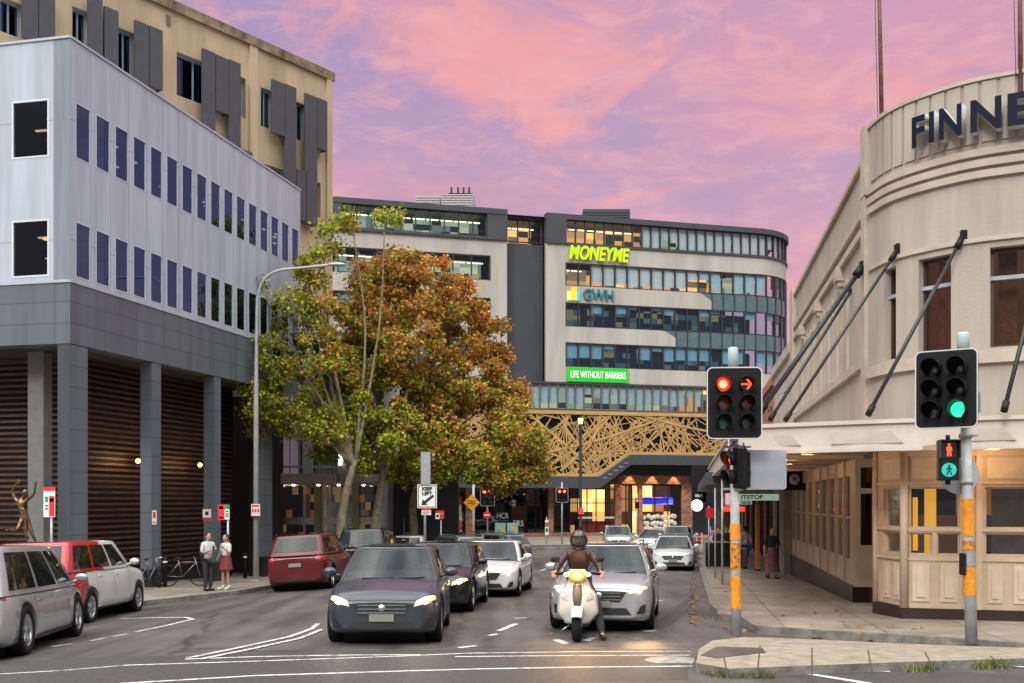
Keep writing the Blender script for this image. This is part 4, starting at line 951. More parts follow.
for i, (x, y) in enumerate(((5.6, 19.4), (8.2, 17.5), (6.6, 24.5), (7.3, 29.5))):
    t = thing('canopy_light', ('round warm downlight under the canopy at the street corner', 'round warm downlight under the canopy before the front windows', 'round warm downlight under the canopy along the side wall', 'round warm downlight under the far end of the canopy')[i], 'lamp', (x, y, 2.66))
    mb = MB(); mb.lathe([(1e-3, -.05), (.09, -.045), (.1, -.01)], None, 18); mb.build('bulb', mat('warm_bulb', (1, .75, .45), .5, var=0, emit=4, ecol=(1, .62, .28)), t)
    mb = MB(); mb.lathe([(.1, -.055), (.125, -.05), (.13, 0), (.1, 0)], None, 18); mb.build('rim', M_SHOPCR, t)
    l = bpy.data.lights.new('canopy_lamp_light', 'POINT'); l.energy = 20; l.color = (1, .60, .28); l.shadow_soft_size = .12; lo = bpy.data.objects.new('canopy_lamp_light', l); COL.objects.link(lo); lo.location = (x, y, 2.48)
# tie rods
M_ROD = mat('rod_black', (.025, .025, .03), .45, var=.2)
def rod(pa, pb, r, lab):
    t = thing('tie_rod', lab, 'tie rod', pb); v = pa - pb
    mb = MB(); mb.tube([(0, 0, 0), tuple(v)], r); mb.build('rod', M_ROD, t)
    mb = MB(); mb.tube([tuple(v * .93), tuple(v * .99)], r * 1.7); mb.build('clevis', M_BLACK, t); mb = MB(); mb.tube([(0, 0, 0), tuple(v * .05)], r * 1.6); mb.build('clevis', M_BLACK, t)
    mb = MB(); e = v.normalized(); mb.box(v.x - .04, v.x + .12, v.y - .05, v.y + .12, v.z - .08, v.z + .1); mb.build('wall_plate', M_BLACK, t)
    t['group'] = 'rods holding up the canopy'
rod(at(863, 266, UP.D(866)), at(760, 412, 20.6), .052, 'thickest black tie rod, from the side wall down behind the twin red signal')
rod(at(856, 283, 23.2), at(770, 420, 21.6), .035, 'thin black tie rod running just under the thickest one')
rod(at(898, 249, UP.D(898)), at(785, 421, 19.4), .03, 'long black tie rod left of the narrow upstairs window')
rod(at(963, 236, UP.D(963)), at(868, 415, 17.9), .036, 'black tie rod crossing the first wide upstairs window')
rod(at(1048, 238, 17.9), at(1004, 411, 16.6), .036, 'black tie rod at the right edge of the view')
# ground floor shopfront
gpts = [side0(38), side0(34), side0(30), side0(26), side0(22.6)]
GS = PathF(gpts); GS.smooth = False; GS.side = UP.side
GF = PathF([(7.0, 19.75), (7.12, 18.55), (9.1, 18.0), (12, 17.3), (15, 16.9)]); GF.smooth = False; GF.side = UP.side
M_PLIN = mat('black_plinth', (.03, .014, .014), .35, var=.2)
zt = 2.66
mb = MB(); mb.fbox(GS, 0, GS.L, -1.6, -.17, -.3, .06); mb.hexa([GS(GS.L, -1.6, .06), GS(GS.L, -1.6, -.3), Vector((8.6, 22.4, -1.6)), Vector((8.6, 22.7, -1.6))], [GS(GS.L, -.17, .06), GS(GS.L, -.17, -.3), Vector((8.6, 22.4, -.17)), Vector((8.6, 22.7, -.17))])
s1_ = GF.c[1]; s2_ = GF.c[2]
mb.fbox(GF, 0, s1_, -.8, -.18, -.3, .05); mb.fbox(GF, s1_, s2_, -.8, -.2, -.3, .06); mb.fbox(GF, s2_, GF.c[3], -.8, -.2, -.3, .06)
mb.build('plinth', M_PLIN, FB_, world=True)
# side wall: piers, slim windows
ops = []; D_ = 23.6; sx = lambda D: GS.s_(512 + 1024 * (3.69 + .172 * D) / D)
sops = [(sx(a + w_), sx(a), .35, 2.35) for a, w_ in ((23.3, .7), (24.4, 1.0), (25.8, 1.1), (27.3, 1.1), (28.8, 1.2), (30.4, 1.2), (32, 1.3), (33.7, 1.3), (35.4, 1.3))]
mb = MB(); wall(mb, GS, 0, GS.L, -.17, zt, sops, .06)
FD = Frame((GS(GS.L, 0).x, GS(GS.L, 0).y), (1, -.03)); FD.n = Vector((-.03, -1, 0))
dops = [(FD.s_(859.5), FD.s_(874), 1.98, 2.5), (FD.s_(859.5), FD.s_(874), .72, 1.92)]
wall(mb, FD, 0, 1.3, -.17, zt, dops, .08)
for o_ in sops: mb.fbox(GS, o_[0] - .06, o_[0], -.17, zt, 0, .05)
mb.build('shop_wall', M_SHOPCR, FB_, world=True)
for k, o_ in enumerate(sops): framed(GS, o_[0], o_[1], o_[2], o_[3], -.01, .05, FB_, M_SHOPCR, GL_DARK, rows=2)
for o_ in dops: framed(FD, *o_, -.02, .03, FB_, M_SHOPCR, GL_DARK)
mb = MB(); mb.fbox(FD, .4, 1.3, -.17, zt, -1.0, -.9); mb.build('room_wall', M_ROOM, FB_, world=True)
mb = MB(); mb.fbox(FD, FD.s_(859.8), FD.s_(860.8), .75, 1.9, -.2, -.1); mb.build('lit_post', mat('amber_glow', (.8, .4, .05), .5, var=0, emit=.9, ecol=(.9, .45, .05)), FB_, world=True)
wmat = interior('bar_room', [(.40, .18, .05), (.12, .05, .03), (.05, .04, .05)], .45, (.9, .9, .8), (.006, .006, .008), .45)
# front: bay walls with windows
Zs = dict(dado0=-.1, dado1=.60, lo0=.76, lo1=1.16, up0=1.24, up1=1.98, sg0=2.1, sg1=2.5)
def bay(a, b, split, name='w', wide=1):
    """returns openings for one bay between stations a..b of the front wall"""
    m = (a + b) / 2
    return ([(a, b, Zs['up0'], Zs['up1'])] + ([(a, m - .035, Zs['lo0'], Zs['lo1']), (m + .035, b, Zs['lo0'], Zs['lo1'])] if split else [(a, b, Zs['lo0'], Zs['lo1'])]))
k1 = GF.s_(911); k2 = GF.s_(960); k3 = GF.s_(985)
bays = [(.35, s1_ - .12, False), (k1 - .02, k2, True), (k3, k3 + .75, False), (k3 + .83, k3 + 1.6, False), (k3 + 1.9, k3 + 2.7, True)]
gops = []
for a, b, sp in bays: gops += bay(a, b, sp)
mb = MB(); wall(mb, GF, 0, GF.L, -.2, zt, gops, .12, cuts=())
mb.poly([GF(0, -.2), GF(0, zt), Vector((8.4, 20.6, zt)), Vector((8.4, 20.6, -.2))])
mb.build('shop_wall', M_SHOPCR, FB_, world=True)
mb = MB()
mb.tube([GF(s1_, -.2, .02), GF(s1_, zt, .02)], .07); mb.tube([GF(.08, -.2, .02), GF(.08, zt, .02)], .06)
for z in (.66, 1.19, 2.03): mb.fbox(GF, .1, s1_, z, z + .05, 0, .035); mb.fbox(GF, s1_, s2_, z, z + .05, 0, .035); mb.fbox(GF, s2_, GF.c[3], z, z + .05, 0, .035)
for s_ in (k2 + .1, k3 - .1, s2_ + .4): mb.fbox(GF, s_ - .05, s_ + .05, -.2, zt, 0, .05)
mb.fbox(GF, s1_, s2_, zt - .12, zt, 0, .06); mb.fbox(GF, s2_, GF.c[3], zt - .12, zt, 0, .06)
mb.build('shop_trim', mat('shop_trim', (.52, .40, .29), .55, var=.08), FB_, world=True)
mb = MB()
M_DADO = mat('dado_panel', (.58, .46, .35), .6, var=.1)
for a, b, sp in bays:
    for c, d in (((a, (a + b) / 2 - .05), ((a + b) / 2 + .05, b)) if sp or b - a > .7 else ((a, b),)):
        mb = MB(); mb.fbox(GF, c + .04, d - .04, Zs['dado0'] + .02, Zs['dado1'], 0, .02); mb.fbox(GF, c + .11, d - .11, Zs['dado0'] + .1, Zs['dado1'] - .08, .02, .04); mb.build('dado_panel', M_DADO, FB_, world=True)
    mb = MB(); mb.fbox(GF, a + .03, b - .03, Zs['sg0'] + .03, Zs['sg1'], 0, .015); mb.build('sign_panel', M_DADO, FB_, world=True)
for k, o_ in enumerate(gops): framed(GF, *o_, -.06, .03, FB_, M_SHOPCR, glass('bar_glass', (.6, .6, .6), .0))
mb = MB(); mb.fbox(GF, -.1, s1_ + .2, -.2, zt, -1.9, -1.8); mb.box(7.5, 9.5, 20.3, 20.4, -.4, zt); mb.fbox(GF, s1_, GF.L, -.2, zt, -2.4, -2.3); mb.fbox(GS, 0, GS.L - .3, -.2, zt, -2.1, -2)
mb.build('room_wall', wmat, FB_, world=True)
mb = MB(); p = GF(.45, 0, -.5); mb.fbox(GF, s1_ - .35, s1_ - .2, .3, 2.0, -.7, -.55); mb.fbox(GF, k1 + .12, k1 + .2, .8, 1.8, -.9, -.8); mb.build('lit_post', mat('amber_glow', (.8, .4, .05), .5, var=0, emit=.9, ecol=(.9, .45, .05)), FB_, world=True)
# ---- further shops along the right footpath
def shopblock(D0, D1, h, m, lab, loff=0, aw=(.05, .055, .06)):
    t = thing('shop_building', lab, 'building', (*side0(D0), gz(*side0(D0))))
    F = Frame(side0(D0), (.172, 1)); F.n = Vector((-1, .172, 0)).normalized(); L = (D1 - D0) * 1.0147
    n = max(1, int(L / 4)); ops = []
    for i in range(n):
        a = L * i / n + .5; ops += [(a, a + L / n - 1.0, -1.1, 1.9)]
        ops += [(a + .5, a + 1.5, 4.2, 5.9), (a + 2.0, a + 2.9, 4.2, 5.9)] if L / n > 3.6 else [(a + .3, a + 1.3, 4.2, 5.9)]
    mb = MB(); wall(mb, F, 0, L, -1.7, h, [o_ for o_ in ops if o_[1] < L and o_[3] < h], .2)
    mb.poly([F(0, -1.7), F(0, h), F(0, h, -12), F(0, -1.7, -12)]); mb.poly([F(L, -1.7), F(L, h), F(L, h, -12), F(L, -1.7, -12)]); mb.poly([F(0, h), F(L, h), F(L, h, -12), F(0, h, -12)])
    mb.fbox(F, 0, L, h - .3, h + .05, 0, .12)
    mb.build('wall', m, t, world=True)
    mb = MB(); mb.fbox(F, 0, L, 2.3, 2.75, -.2, 3.0); mb.build('awning', mat('awning_%d' % D0, aw, .6, var=.15), t, world=True)
    for k, o_ in enumerate(ops):
        if o_[1] < L and o_[3] < h: framed(F, *o_, -.1, .05, t, M_BLACK, GL_CLEAR if o_[2] < 0 else GL_DARK, panes=2)
    mb = MB(); mb.fbox(F, 0.1, L - .1, -1.6, 2.3, -2.2, -2.1); mb.build('shop_interior', interior('shop_int_%d' % D0, [(.5, .22, .06), (.12, .06, .04), (.25, .18, .10), (.05, .1, .1)], .7, (.5, .9, .6), (.01, .008, .008), .5), t, world=True)
    mb = MB(); mb.fbox(F, 0.1, L - .1, 3.2, 6.2, -1.2, -1.1); mb.build('room_wall', M_ROOM, t, world=True)
    return F
M_WPAINT = mat('white_painted_wall', (.50, .44, .40), .7, var=.2, vscale=1)
shopblock(36.2, 44, 7.3, M_WPAINT, 'low white painted shop building next beyond the cream corner building')
shopblock(44.1, 55, 7.0, brickmat('red_brick_shop', (.28, .09, .05), (.40, .17, .10), (.25, .2, .17), .24, .085, (.172, 1, 0)), 'low red brick shop building further down the right footpath')
shopblock(55.2, 66, 6.4, brickmat('brown_brick_shop', (.20, .10, .07), (.32, .17, .12), (.2, .17, .15), .24, .085, (.172, 1, 0)), 'furthest low brick shop building on the right footpath')
shopblock(66.2, 84, 5.5, M_CREAM, 'plain cream shop building at the very end of the right footpath')
# columns dark shopfront piece between cream shopfront and shops
mb = MB()
for D in (36.4, 37.4): x, y = side0(D); mb.box(x - .3, x + .0, y, y + .25, -1.3, 2.6)
tag(mb.build('shop_column', mat('stone_column', (.30, .24, .19), .7, var=.2, vscale=3), None), 'pale square stone shop columns beside the dark doorway where the woman walks', 'column')
# ================================================================ TREES
M_BARK = mat('mottled_bark', (.30, .25, .16), .85, var=.45, vscale=5, bump=.5, bscale=14, col2=(.10, .075, .045))
def leafmat():
    m = bpy.data.materials.new('autumn_leaves'); m.use_nodes = True; t = m.node_tree; nd = t.nodes; lk = t.links; b = nd['Principled BSDF']
    a = nd.new('ShaderNodeAttribute'); a.attribute_name = 'leafcol'; lk.new(a.outputs['Color'], b.inputs['Base Color'])
    b.inputs['Roughness'].default_value = .55; b.inputs['Specular IOR Level'].default_value = .3
    tr = nd.new('ShaderNodeBsdfTranslucent'); lk.new(a.outputs['Color'], tr.inputs[0]); mx = nd.new('ShaderNodeMixShader'); mx.inputs[0].default_value = .3
    lk.new(b.outputs[0], mx.inputs[1]); lk.new(tr.outputs[0], mx.inputs[2]); lk.new(mx.outputs[0], nd['Material Output'].inputs[0]); return m
M_LEAF = leafmat()
GREENS = [(.24, .29, .03), (.33, .34, .035), (.16, .22, .03), (.45, .41, .05)]
BROWNS = [(.44, .18, .045), (.52, .24, .055), (.30, .12, .035), (.58, .33, .07), (.46, .27, .06)]
def tree(name, base, trunk, blobs, nleaf, lab, brown, seed, top=.5, group=None):
    rnd = random.Random(seed); t = thing(name, lab, 'tree', base, group=group)
    b = Vector(base); mb = MB()
    T = [b + Vector(p) for p in trunk]; n = len(T)
    T[0] = b + Vector((0, 0, -.2)); sm = bez(T, 4); rr = [.24 * (1 - .45 * i / (len(sm) - 1)) * (1.35 if i == 0 else 1) for i in range(len(sm))]
    mb.tube(sm, rr, 10); fork = T[-1]
    clusters = []
    for (cx, cz, D, rx, rz, ry, w_) in blobs:
        c = at(cx, cz, D); k = int(w_)
        for _ in range(k):
            while True:
                v = Vector((rnd.uniform(-1, 1), rnd.uniform(-1, 1), rnd.uniform(-1, 1)))
                if v.length < 1: break
            v *= (.55 + .45 * rnd.random()) if rnd.random() < .6 else 1
            clusters.append(c + Vector((v.x * rx, v.y * ry, v.z * rz)))
    limbs = []
    for (cx, cz, D, rx, rz, ry, w_) in blobs:
        c = at(cx, cz, D); m = fork.lerp(c, .5) + Vector((rnd.uniform(-.5, .5), rnd.uniform(-.5, .5), .5)); P_ = bez([fork - Vector((0, 0, .3)), m, c + Vector((0, 0, rz * .3))], 5)
        mb.tube(P_, [min(.12, .035 + .04 * rx) * (1 - .85 * i / (len(P_) - 1)) + .008 for i in range(len(P_))], 7); limbs += P_[2:]
    for i, c in enumerate(clusters):
        if i % 3 == 0:
            q_ = min(limbs, key=lambda p: (p - c).length); m = q_.lerp(c, .5) + Vector((rnd.uniform(-.2, .2), rnd.uniform(-.2, .2), rnd.uniform(0, .3)))
            mb.tube([q_, m, c], [.028, .018, .006], 5, cap=False)
    mb.build('trunk', M_BARK, t, world=True)
    me = bpy.data.meshes.new('crown'); V = []; Fc = []; Cc = []
    inv = PM[t.name].inverted()
    per = nleaf // len(clusters)
    for c in clusters:
        br = brown(c) + rnd.gauss(0, .16); lum = rnd.uniform(.75, 1.3)
        R_ = rnd.uniform(.26, .54)
        for _ in range(int(per * rnd.uniform(.6, 1.4))):
            p = c + Vector((rnd.gauss(0, R_ * .55), rnd.gauss(0, R_ * .55), rnd.gauss(0, R_ * .45)))
            s = rnd.uniform(.04, .095); nrm = Vector((rnd.gauss(0, 1), rnd.gauss(0, 1), rnd.gauss(.7, .8))).normalized()
            a = nrm.orthogonal().normalized(); a = (Matrix.Rotation(rnd.uniform(0, 6.28), 3, nrm) @ a); bb = nrm.cross(a)
            i0 = len(V)   # a lobed leaf: two folded quads
            pts = [p - a * s * 1.1, p + bb * s * .95 - a * s * .15 + nrm * s * .3, p + a * s * 1.15, p - bb * s * .95 - a * s * .15 + nrm * s * .3]
            V += [inv @ q_ for q_ in pts]; Fc += [(i0, i0 + 1, i0 + 2), (i0, i0 + 2, i0 + 3)]
            col = rnd.choice(BROWNS) if rnd.random() < br else rnd.choice(GREENS)
            l = lum * rnd.uniform(.75, 1.3); col = (*[min(1, x * l) for x in col], 1); Cc += [col] * 6
    me.from_pydata(V, [], Fc)
    at_ = me.color_attributes.new('leafcol', 'FLOAT_COLOR', 'CORNER')
    at_.data.foreach_set('color', [x for c in Cc for x in c])
    me.materials.append(M_LEAF); o = bpy.data.objects.new('crown', me); COL.objects.link(o); o.parent = t
    return t
def brwn(c):     # crowns turn browner towards the street side and the top, as the species does in autumn
    px = 512 + 1024 * c.x / c.y; py = 500 - 1024 * (c.z - 1.75) / c.y
    return max(.10, min(.86, .62 - max(0, 340 - px) / 120 - (py - 340) / 300 + (px - 400) / 500 - max(0, 262 - py) / 28))
g1 = ground(336, 566); g1 = Vector((-7.2, 42, gz(-7.2, 42) + .13))
tree('plane_tree', g1, [(0, 0, 0), (.15, 0, 1.5), (.35, 0, 3), (.75, 0, 4.6)], [
    (300, 300, 42, 1.5, 1.6, 1.6, 12), (268, 345, 41, 1.2, 1.6, 1.3, 9), (258, 398, 41, 1.1, .8, 1.1, 7), (262, 300, 41.5, .8, 1.0, 1, 4), (290, 418, 41, 1.7, 1.0, 1.5, 12), (325, 350, 42, 1.3, 2.2, 1.6, 16), (318, 425, 41.5, 1.6, 1.1, 1.6, 14), (322, 238, 42, .7, 1.1, .8, 5), (300, 262, 42, .9, .7, 1, 4), (352, 228, 42.5, .9, .5, .8, 3), (385, 222, 43, .9, .35, .8, 3), (285, 385, 41, 1.4, 1.3, 1.4, 10)],
    13500, 'tall sparse green plane tree, leftmost of three in front of the entrance hall', brwn, 1)
g2 = Vector((-5.95, 45, gz(-5.95, 45) + .13))
tree('plane_tree', g2, [(0, 0, 0), (-.1, 0, 1.6), (.1, 0, 3.0), (.3, 0, 4.4)], [
    (372, 305, 45, 2.0, 2.0, 2.1, 34), (365, 365, 44, 2.3, 2.0, 2.3, 38), (388, 425, 44, 2.4, 1.5, 2.2, 32), (405, 282, 45.5, 1.9, 1.2, 1.8, 20), (372, 268, 44.5, 1.2, 1.0, 1.3, 8), (350, 452, 43.5, 1.6, .9, 1.6, 12), (345, 400, 43.5, 1.5, 1.5, 1.7, 16), (415, 350, 45, 2.0, 2.2, 2, 30)],
    44000, 'broad golden brown plane tree with dark forked trunk, middle of the three', brwn, 2)
g3 = Vector((-4.65, 48, gz(-4.65, 48) + .13))
tree('plane_tree', g3, [(0, 0, 0), (.05, 0, 1.5), (.0, 0, 2.8), (.4, 0, 4.2)], [
    (447, 325, 48, 2.1, 1.9, 2.1, 28), (440, 385, 47, 2.4, 2.1, 2.3, 36), (480, 395, 48, 2.0, 2.1, 2.1, 28), (490, 345, 48.5, 1.3, 1.5, 1.3, 13), (512, 435, 47.5, 1.6, 1.5, 1.7, 20), (455, 450, 46.5, 2.5, 1.3, 2.0, 30), (412, 466, 46, 2.0, .8, 1.5, 14), (538, 462, 48, 1.0, 1.1, 1.1, 9), (452, 290, 48.5, 1.4, .9, 1.3, 9), (505, 478, 47.5, 2.0, .7, 1.3, 15), (525, 395, 48.5, .7, 1.2, .8, 5), (430, 262, 48, .7, .5, .7, 3)],
    60000, 'red-brown plane tree with stout pale trunk, rightmost of the three', brwn, 3)
# weeds on the island and kerb, fallen leaves
mb = MB(); rnd = random.Random(5)
def tuft(x0, y0, x1, y1, n, h):
    for _ in range(n):
        t_ = rnd.random(); p = ground(x0 + (x1 - x0) * t_ + rnd.gauss(0, 1.2), y0 + (y1 - y0) * t_ + rnd.gauss(0, .8)); l = h * rnd.uniform(.4, 1.2)
        d = Vector((rnd.gauss(0, .5), rnd.gauss(0, .5), 1)).normalized() * l; s = Vector((rnd.uniform(-1, 1), rnd.uniform(-1, 1), 0)).normalized() * .007
        mb.poly([p - s, p + s, p + s * .6 + d * .6, p + d], rnd.choice((0, 0, 1)))
tuft(712, 677, 775, 677.5, 420, .10); tuft(695, 664, 703, 655, 90, .08); tuft(700, 672, 714, 676, 60, .08); tuft(905, 671.5, 938, 670.5, 160, .13); tuft(975, 669, 1012, 667, 320, .15); tuft(830, 672, 842, 672, 12, .07); tuft(702, 617, 722, 621, 90, .06); tuft(1005, 660, 1024, 664, 70, .1)
tag(mb.build('grass', [mat('weed_green', (.10, .14, .03), .7, var=.3), mat('weed_dry', (.25, .20, .07), .7, var=.2)], recalc=False), 'short weeds growing in the joints of the traffic island and kerb', 'grass', kind='stuff')
mb = MB()
def litter(x0, y0, x1, y1, n, sp, hh=.01):
    for _ in range(n):
        t_ = rnd.random(); p = ground(x0 + (x1 - x0) * t_ + rnd.gauss(0, sp), y0 + (y1 - y0) * t_ + rnd.gauss(0, sp * .3)) + Vector((0, 0, hh + rnd.uniform(0, .03))); s = rnd.uniform(.025, .055); a = rnd.uniform(0, 6.3)
        u = Vector((math.cos(a), math.sin(a), rnd.uniform(-.4, .4))) * s; v = Vector((-math.sin(a), math.cos(a), rnd.uniform(-.4, .4))) * s
        mb.poly([p - u, p + v, p + u, p - v], rnd.choice((0, 1)))
litter(691, 626, 693, 568, 170, 2.6, .006); litter(800, 635, 885, 640, 160, 5); litter(715, 628, 800, 634, 50, 4); litter(700, 600, 900, 640, 40, 25, .14); litter(250, 600, 640, 620, 60, 40)
tag(mb.build('fallen_leaves', [mat('dead_leaf', (.26, .11, .04), .7, var=.3), mat('dead_leaf2', (.17, .09, .04), .7, var=.3)], recalc=False), 'dry brown leaves lying along the right gutter and kerb', 'leaves', kind='stuff')

# ================================================================ CARS
GL_CAR = mat('car_glass', (.010, .012, .014), .03, var=0, spec=.5)
GL_SCREEN = glass('car_windscreen', (.72, .80, .78), -.004, bump=.0)
M_TRIM = mat('car_black_trim', (.02, .02, .022), .5, var=.1)
M_ALLOY = mat('alloy_rim', (.45, .46, .48), .25, .8, var=.05)
M_TAIL = mat('tail_lamp_red', (.30, .01, .015), .15, var=.1, coat=1)
M_LAMPOFF = mat('headlamp_clear', (.42, .45, .48), .1, var=.2, vscale=14, coat=1)
M_LAMPON = mat('headlamp_lit', (.75, .62, .42), .2, var=.3, vscale=18, emit=.75, ecol=(1, .62, .26), coat=1)
M_BEAM = mat('headlamp_bulb', (1, .9, .7), .3, var=0, emit=25, ecol=(1, .80, .5))
M_PLATE = mat('number_plate', (.20, .20, .17), .5, var=.05)
M_AMBER = mat('amber_lamp', (.8, .35, .03), .3, var=0, emit=3, ecol=(1, .45, .05))
def paint(name, c, metal=.35, rough=.28): return mat('paint_' + name, c, rough, metal, var=.03, coat=.9 if max(c) > .1 else .35)
def lerp(a, b, t): return a + (b - a) * t
def pw(keys, t):
    if t <= keys[0][0]: return keys[0][1]
    for (a, va), (b, vb) in zip(keys, keys[1:]):
        if t <= b: u = (t - a) / (b - a); u = u * u * (3 - 2 * u) if True else u; return lerp(va, vb, u)
    return keys[-1][1]
STY = {   # hood/belt line by y/L (heights as parts of H), cabin: screen base, roof front, roof rear, rear base (parts of L)
 'sedan': dict(top=[(0, .47), (.04, .52), (.22, .60), (.30, .64), (.45, .655), (.72, .68), (.80, .72), (.97, .69), (1, .62)], cab=(.27, .44, .70, .86), belt=.635),
 'hatch': dict(top=[(0, .46), (.04, .54), (.20, .62), (.28, .65), (.45, .66), (.8, .69), (.97, .68), (1, .62)], cab=(.25, .42, .86, .985), belt=.64),
 'wagon': dict(top=[(0, .50), (.03, .55), (.20, .62), (.27, .65), (.45, .655), (.8, .68), (.97, .67), (1, .6)], cab=(.25, .40, .90, .99), belt=.64),
 'suv': dict(top=[(0, .50), (.03, .58), (.20, .63), (.26, .66), (.45, .66), (.8, .67), (.97, .66), (1, .6)], cab=(.24, .38, .90, .985), belt=.645),
 'van': dict(top=[(0, .40), (.03, .47), (.14, .55), (.2, .58), (.4, .58), (.8, .59), (.97, .58), (1, .5)], cab=(.12, .33, .92, .99), belt=.565),
}
def make_car(style, pm, name, cat, L, W, H, lit=False, cabin_m=None, rails=False, cladding=False, rear_m=None, detail=2, grille='bars', spokes=5, axle=(.17, .80), clear=.16):
    st = STY[style]; root = thing(name, None, cat); wr = .235 * H if style != 'suv' else .215 * H
    wr = min(wr, .37); ya, yb = axle[0] * L, axle[1] * L
    def hw(y):
        t = y / L; f = max(0, 1 - t / .13); r = max(0, 1 - (1 - t) / .10)
        return W / 2 * (1 - .24 * f ** 2.2 - .13 * r ** 2) * (.975 + .025 * math.sin(math.pi * t))
    zc = .50 * H * .62
    stations = [0, .004, .014, .03, .06, .10, .14, .19, .24, .30, .38, .46, .55, .64, .72, .80, .87, .93, .965, .985, .996, 1]
    prof = [(0, 0), (.55, 0), (.86, .015), (.95, .07), (.985, .20), (1.0, .36), (1.0, .52), (.99, .64), (.975, .76), (.955, .85), (.915, .925), (.84, .97), (.62, .993), (.3, 1.0), (0, 1.003)]
    mb = MB(); rings = []
    for t in stations:
        y = t * L; zt = pw(st['top'], t) * H; zb = clear + .05 * max(0, 1 - t / .08) + .10 * max(0, 1 - (1 - t) / .08)
        e = 1.0
        if t < .03: e = [.80, .90, .97][stations.index(t)] if stations.index(t) < 3 else 1
        if t > .98: e = {.985: .985, .996: .94, 1: .88}[t]
        cz_ = (zb + zt) / 2 * .98; w_ = hw(y) * (1 - (1 - e) * .5)
        crown = .035 if .05 < t < .95 else .01
        P_ = []
        for fx, fz in prof:
            z = zb + (zt - zb) * fz; z = cz_ + (z - cz_) * e
            if fz > .9: z += crown * (1 - fx) * (fz - .9) * 10
            P_.append(Vector((fx * w_, y, z)))
        ring = P_ + [Vector((-p.x, p.y, p.z)) for p in reversed(P_[1:-1])]
        rings.append([mb.bm.verts.new(p) for p in ring])
    m = len(rings[0])
    for A, B in zip(rings, rings[1:]):
        for i in range(m):
            f = mb.bm.faces.new([A[i], A[(i + 1) % m], B[(i + 1) % m], B[i]]); f.smooth = True
    for Rg in (rings[0], rings[-1]):
        f = mb.bm.faces.new(Rg)
    bmesh.ops.recalc_face_normals(mb.bm, faces=mb.bm.faces)
    if rear_m is not None:
        for f in mb.bm.faces:
            if f.calc_center_median().y > L * .78: f.material_index = 1
    bvh = BVHTree.FromBMesh(mb.bm)
    body = mb.build('body', [pm, rear_m or pm], None, recalc=False)
    # wheel arches cut right through
    cb = MB()
    for y in (ya, yb):
        cb.lathe([(1e-4, -W), (wr * 1.16, -W), (wr * 1.16, W), (1e-4, W)], Matrix.Translation((0, y, wr)) @ Matrix.Rotation(R(90), 4, 'Y'), 28, smooth=False)
    cut = cb.build('cut', M_TRIM, weld=1e-4)
    md = body.modifiers.new('b', 'BOOLEAN'); md.operation = 'DIFFERENCE'; md.object = cut; md.solver = 'EXACT'
    me = bpy.data.meshes.new_from_object(body.evaluated_get(bpy.context.evaluated_depsgraph_get())); body.modifiers.clear(); old = body.data; body.data = me; me.name = 'body'
    bpy.data.objects.remove(cut); bpy.data.meshes.remove(old); body.parent = root
    # cabin
    c0, c1, c2, c3 = [v * L for v in st['cab']]; z0 = st['belt'] * H - .03; z1 = H - .045
    h0 = W / 2 * .925; h1 = W / 2 * (.70 if style not in ('van', 'suv') else .77)
    hwv = lambda v: h0 + (h1 - h0) * (.62 * v + .38 * v * v)
    fy = lambda v: lerp(c0, c1, v) ; ry = lambda v: c3 + (c2 - c3) * v
    zz = lambda v: lerp(z0, z1, v)
    def front(a, v, o=0):
        x = a * (hwv(v) - .05); return Vector((x, fy(v) - (.17 - .06 * v) * (1 - abs(a) ** 2.6) - o * .9, zz(v) + o * .5))
    def rear(a, v, o=0):
        x = a * (hwv(v) - .05); return Vector((x, ry(v) + (.09 - .03 * v) * (1 - a * a) + o * .95, zz(v) + o * .3))
    def side(sg, t, v, o=0):
        return Vector((sg * (hwv(v) + .022 * math.sin(math.pi * t) - .05 * abs(2 * t - 1) ** 7 + o), lerp(fy(v), ry(v), t), zz(v) + o * .25))
    def roof(a, t):
        y = lerp(c1 - .08 * (1 - a * a), c2 + .06 * (1 - a * a), t); return Vector((a * (h1 + (.022 * math.sin(math.pi * t) - .05 * abs(2 * t - 1) ** 7) * abs(a)), y, z1 + .045 * (1 - a ** 4) * (.35 + .65 * math.sin(math.pi * min(1, max(0, t * .9 + .05))))))
    mb = MB(); mb.grid(lambda i, j: front(-1 + .07 * i, j), 2, 6); mb.grid(lambda i, j: front(.93 + .07 * i, j), 2, 6); mb.grid(lambda i, j: front(2 * i - 1, .94 + .06 * j), 12, 1); mb.grid(lambda i, j: rear(2 * i - 1, j), 12, 6); mb.grid(lambda i, j: side(1, i, j), 14, 6); mb.grid(lambda i, j: side(-1, i, j), 14, 6); mb.grid(lambda i, j: roof(2 * i - 1, j), 12, 14)
    cabin = mb.build('roof', cabin_m or pm, root, weld=.004)
    mb = MB(); mb.grid(lambda i, j: front((2 * i - 1) * .955, .0 + .955 * j, .006), 12, 5); mb.build('windscreen', GL_SCREEN, root, recalc=False)
    mb = MB()
    for f_ in (lambda i, j: front(-.97 + .05 * i, .0 + .96 * j, .009), lambda i, j: front(.92 + .05 * i, .0 + .96 * j, .009), lambda i, j: front(-.95 + 1.9 * i, .91 + .05 * j, .009), lambda i, j: front(-.95 + 1.9 * i, .0 + .09 * j, .009)): mb.grid(f_, 8, 3)
    mb.build('windscreen_seal', M_TRIM, root, recalc=False)
    # seats, dashboard and lining seen through the windscreen
    mb = MB(); mb.box(-h0 * .88, h0 * .88, c0 + .15, c3 - .1, z0 - .02, max(z0 + .05, pw(st['top'], .6) * H + .05)); mb.build('dashboard', M_TRIM, root)
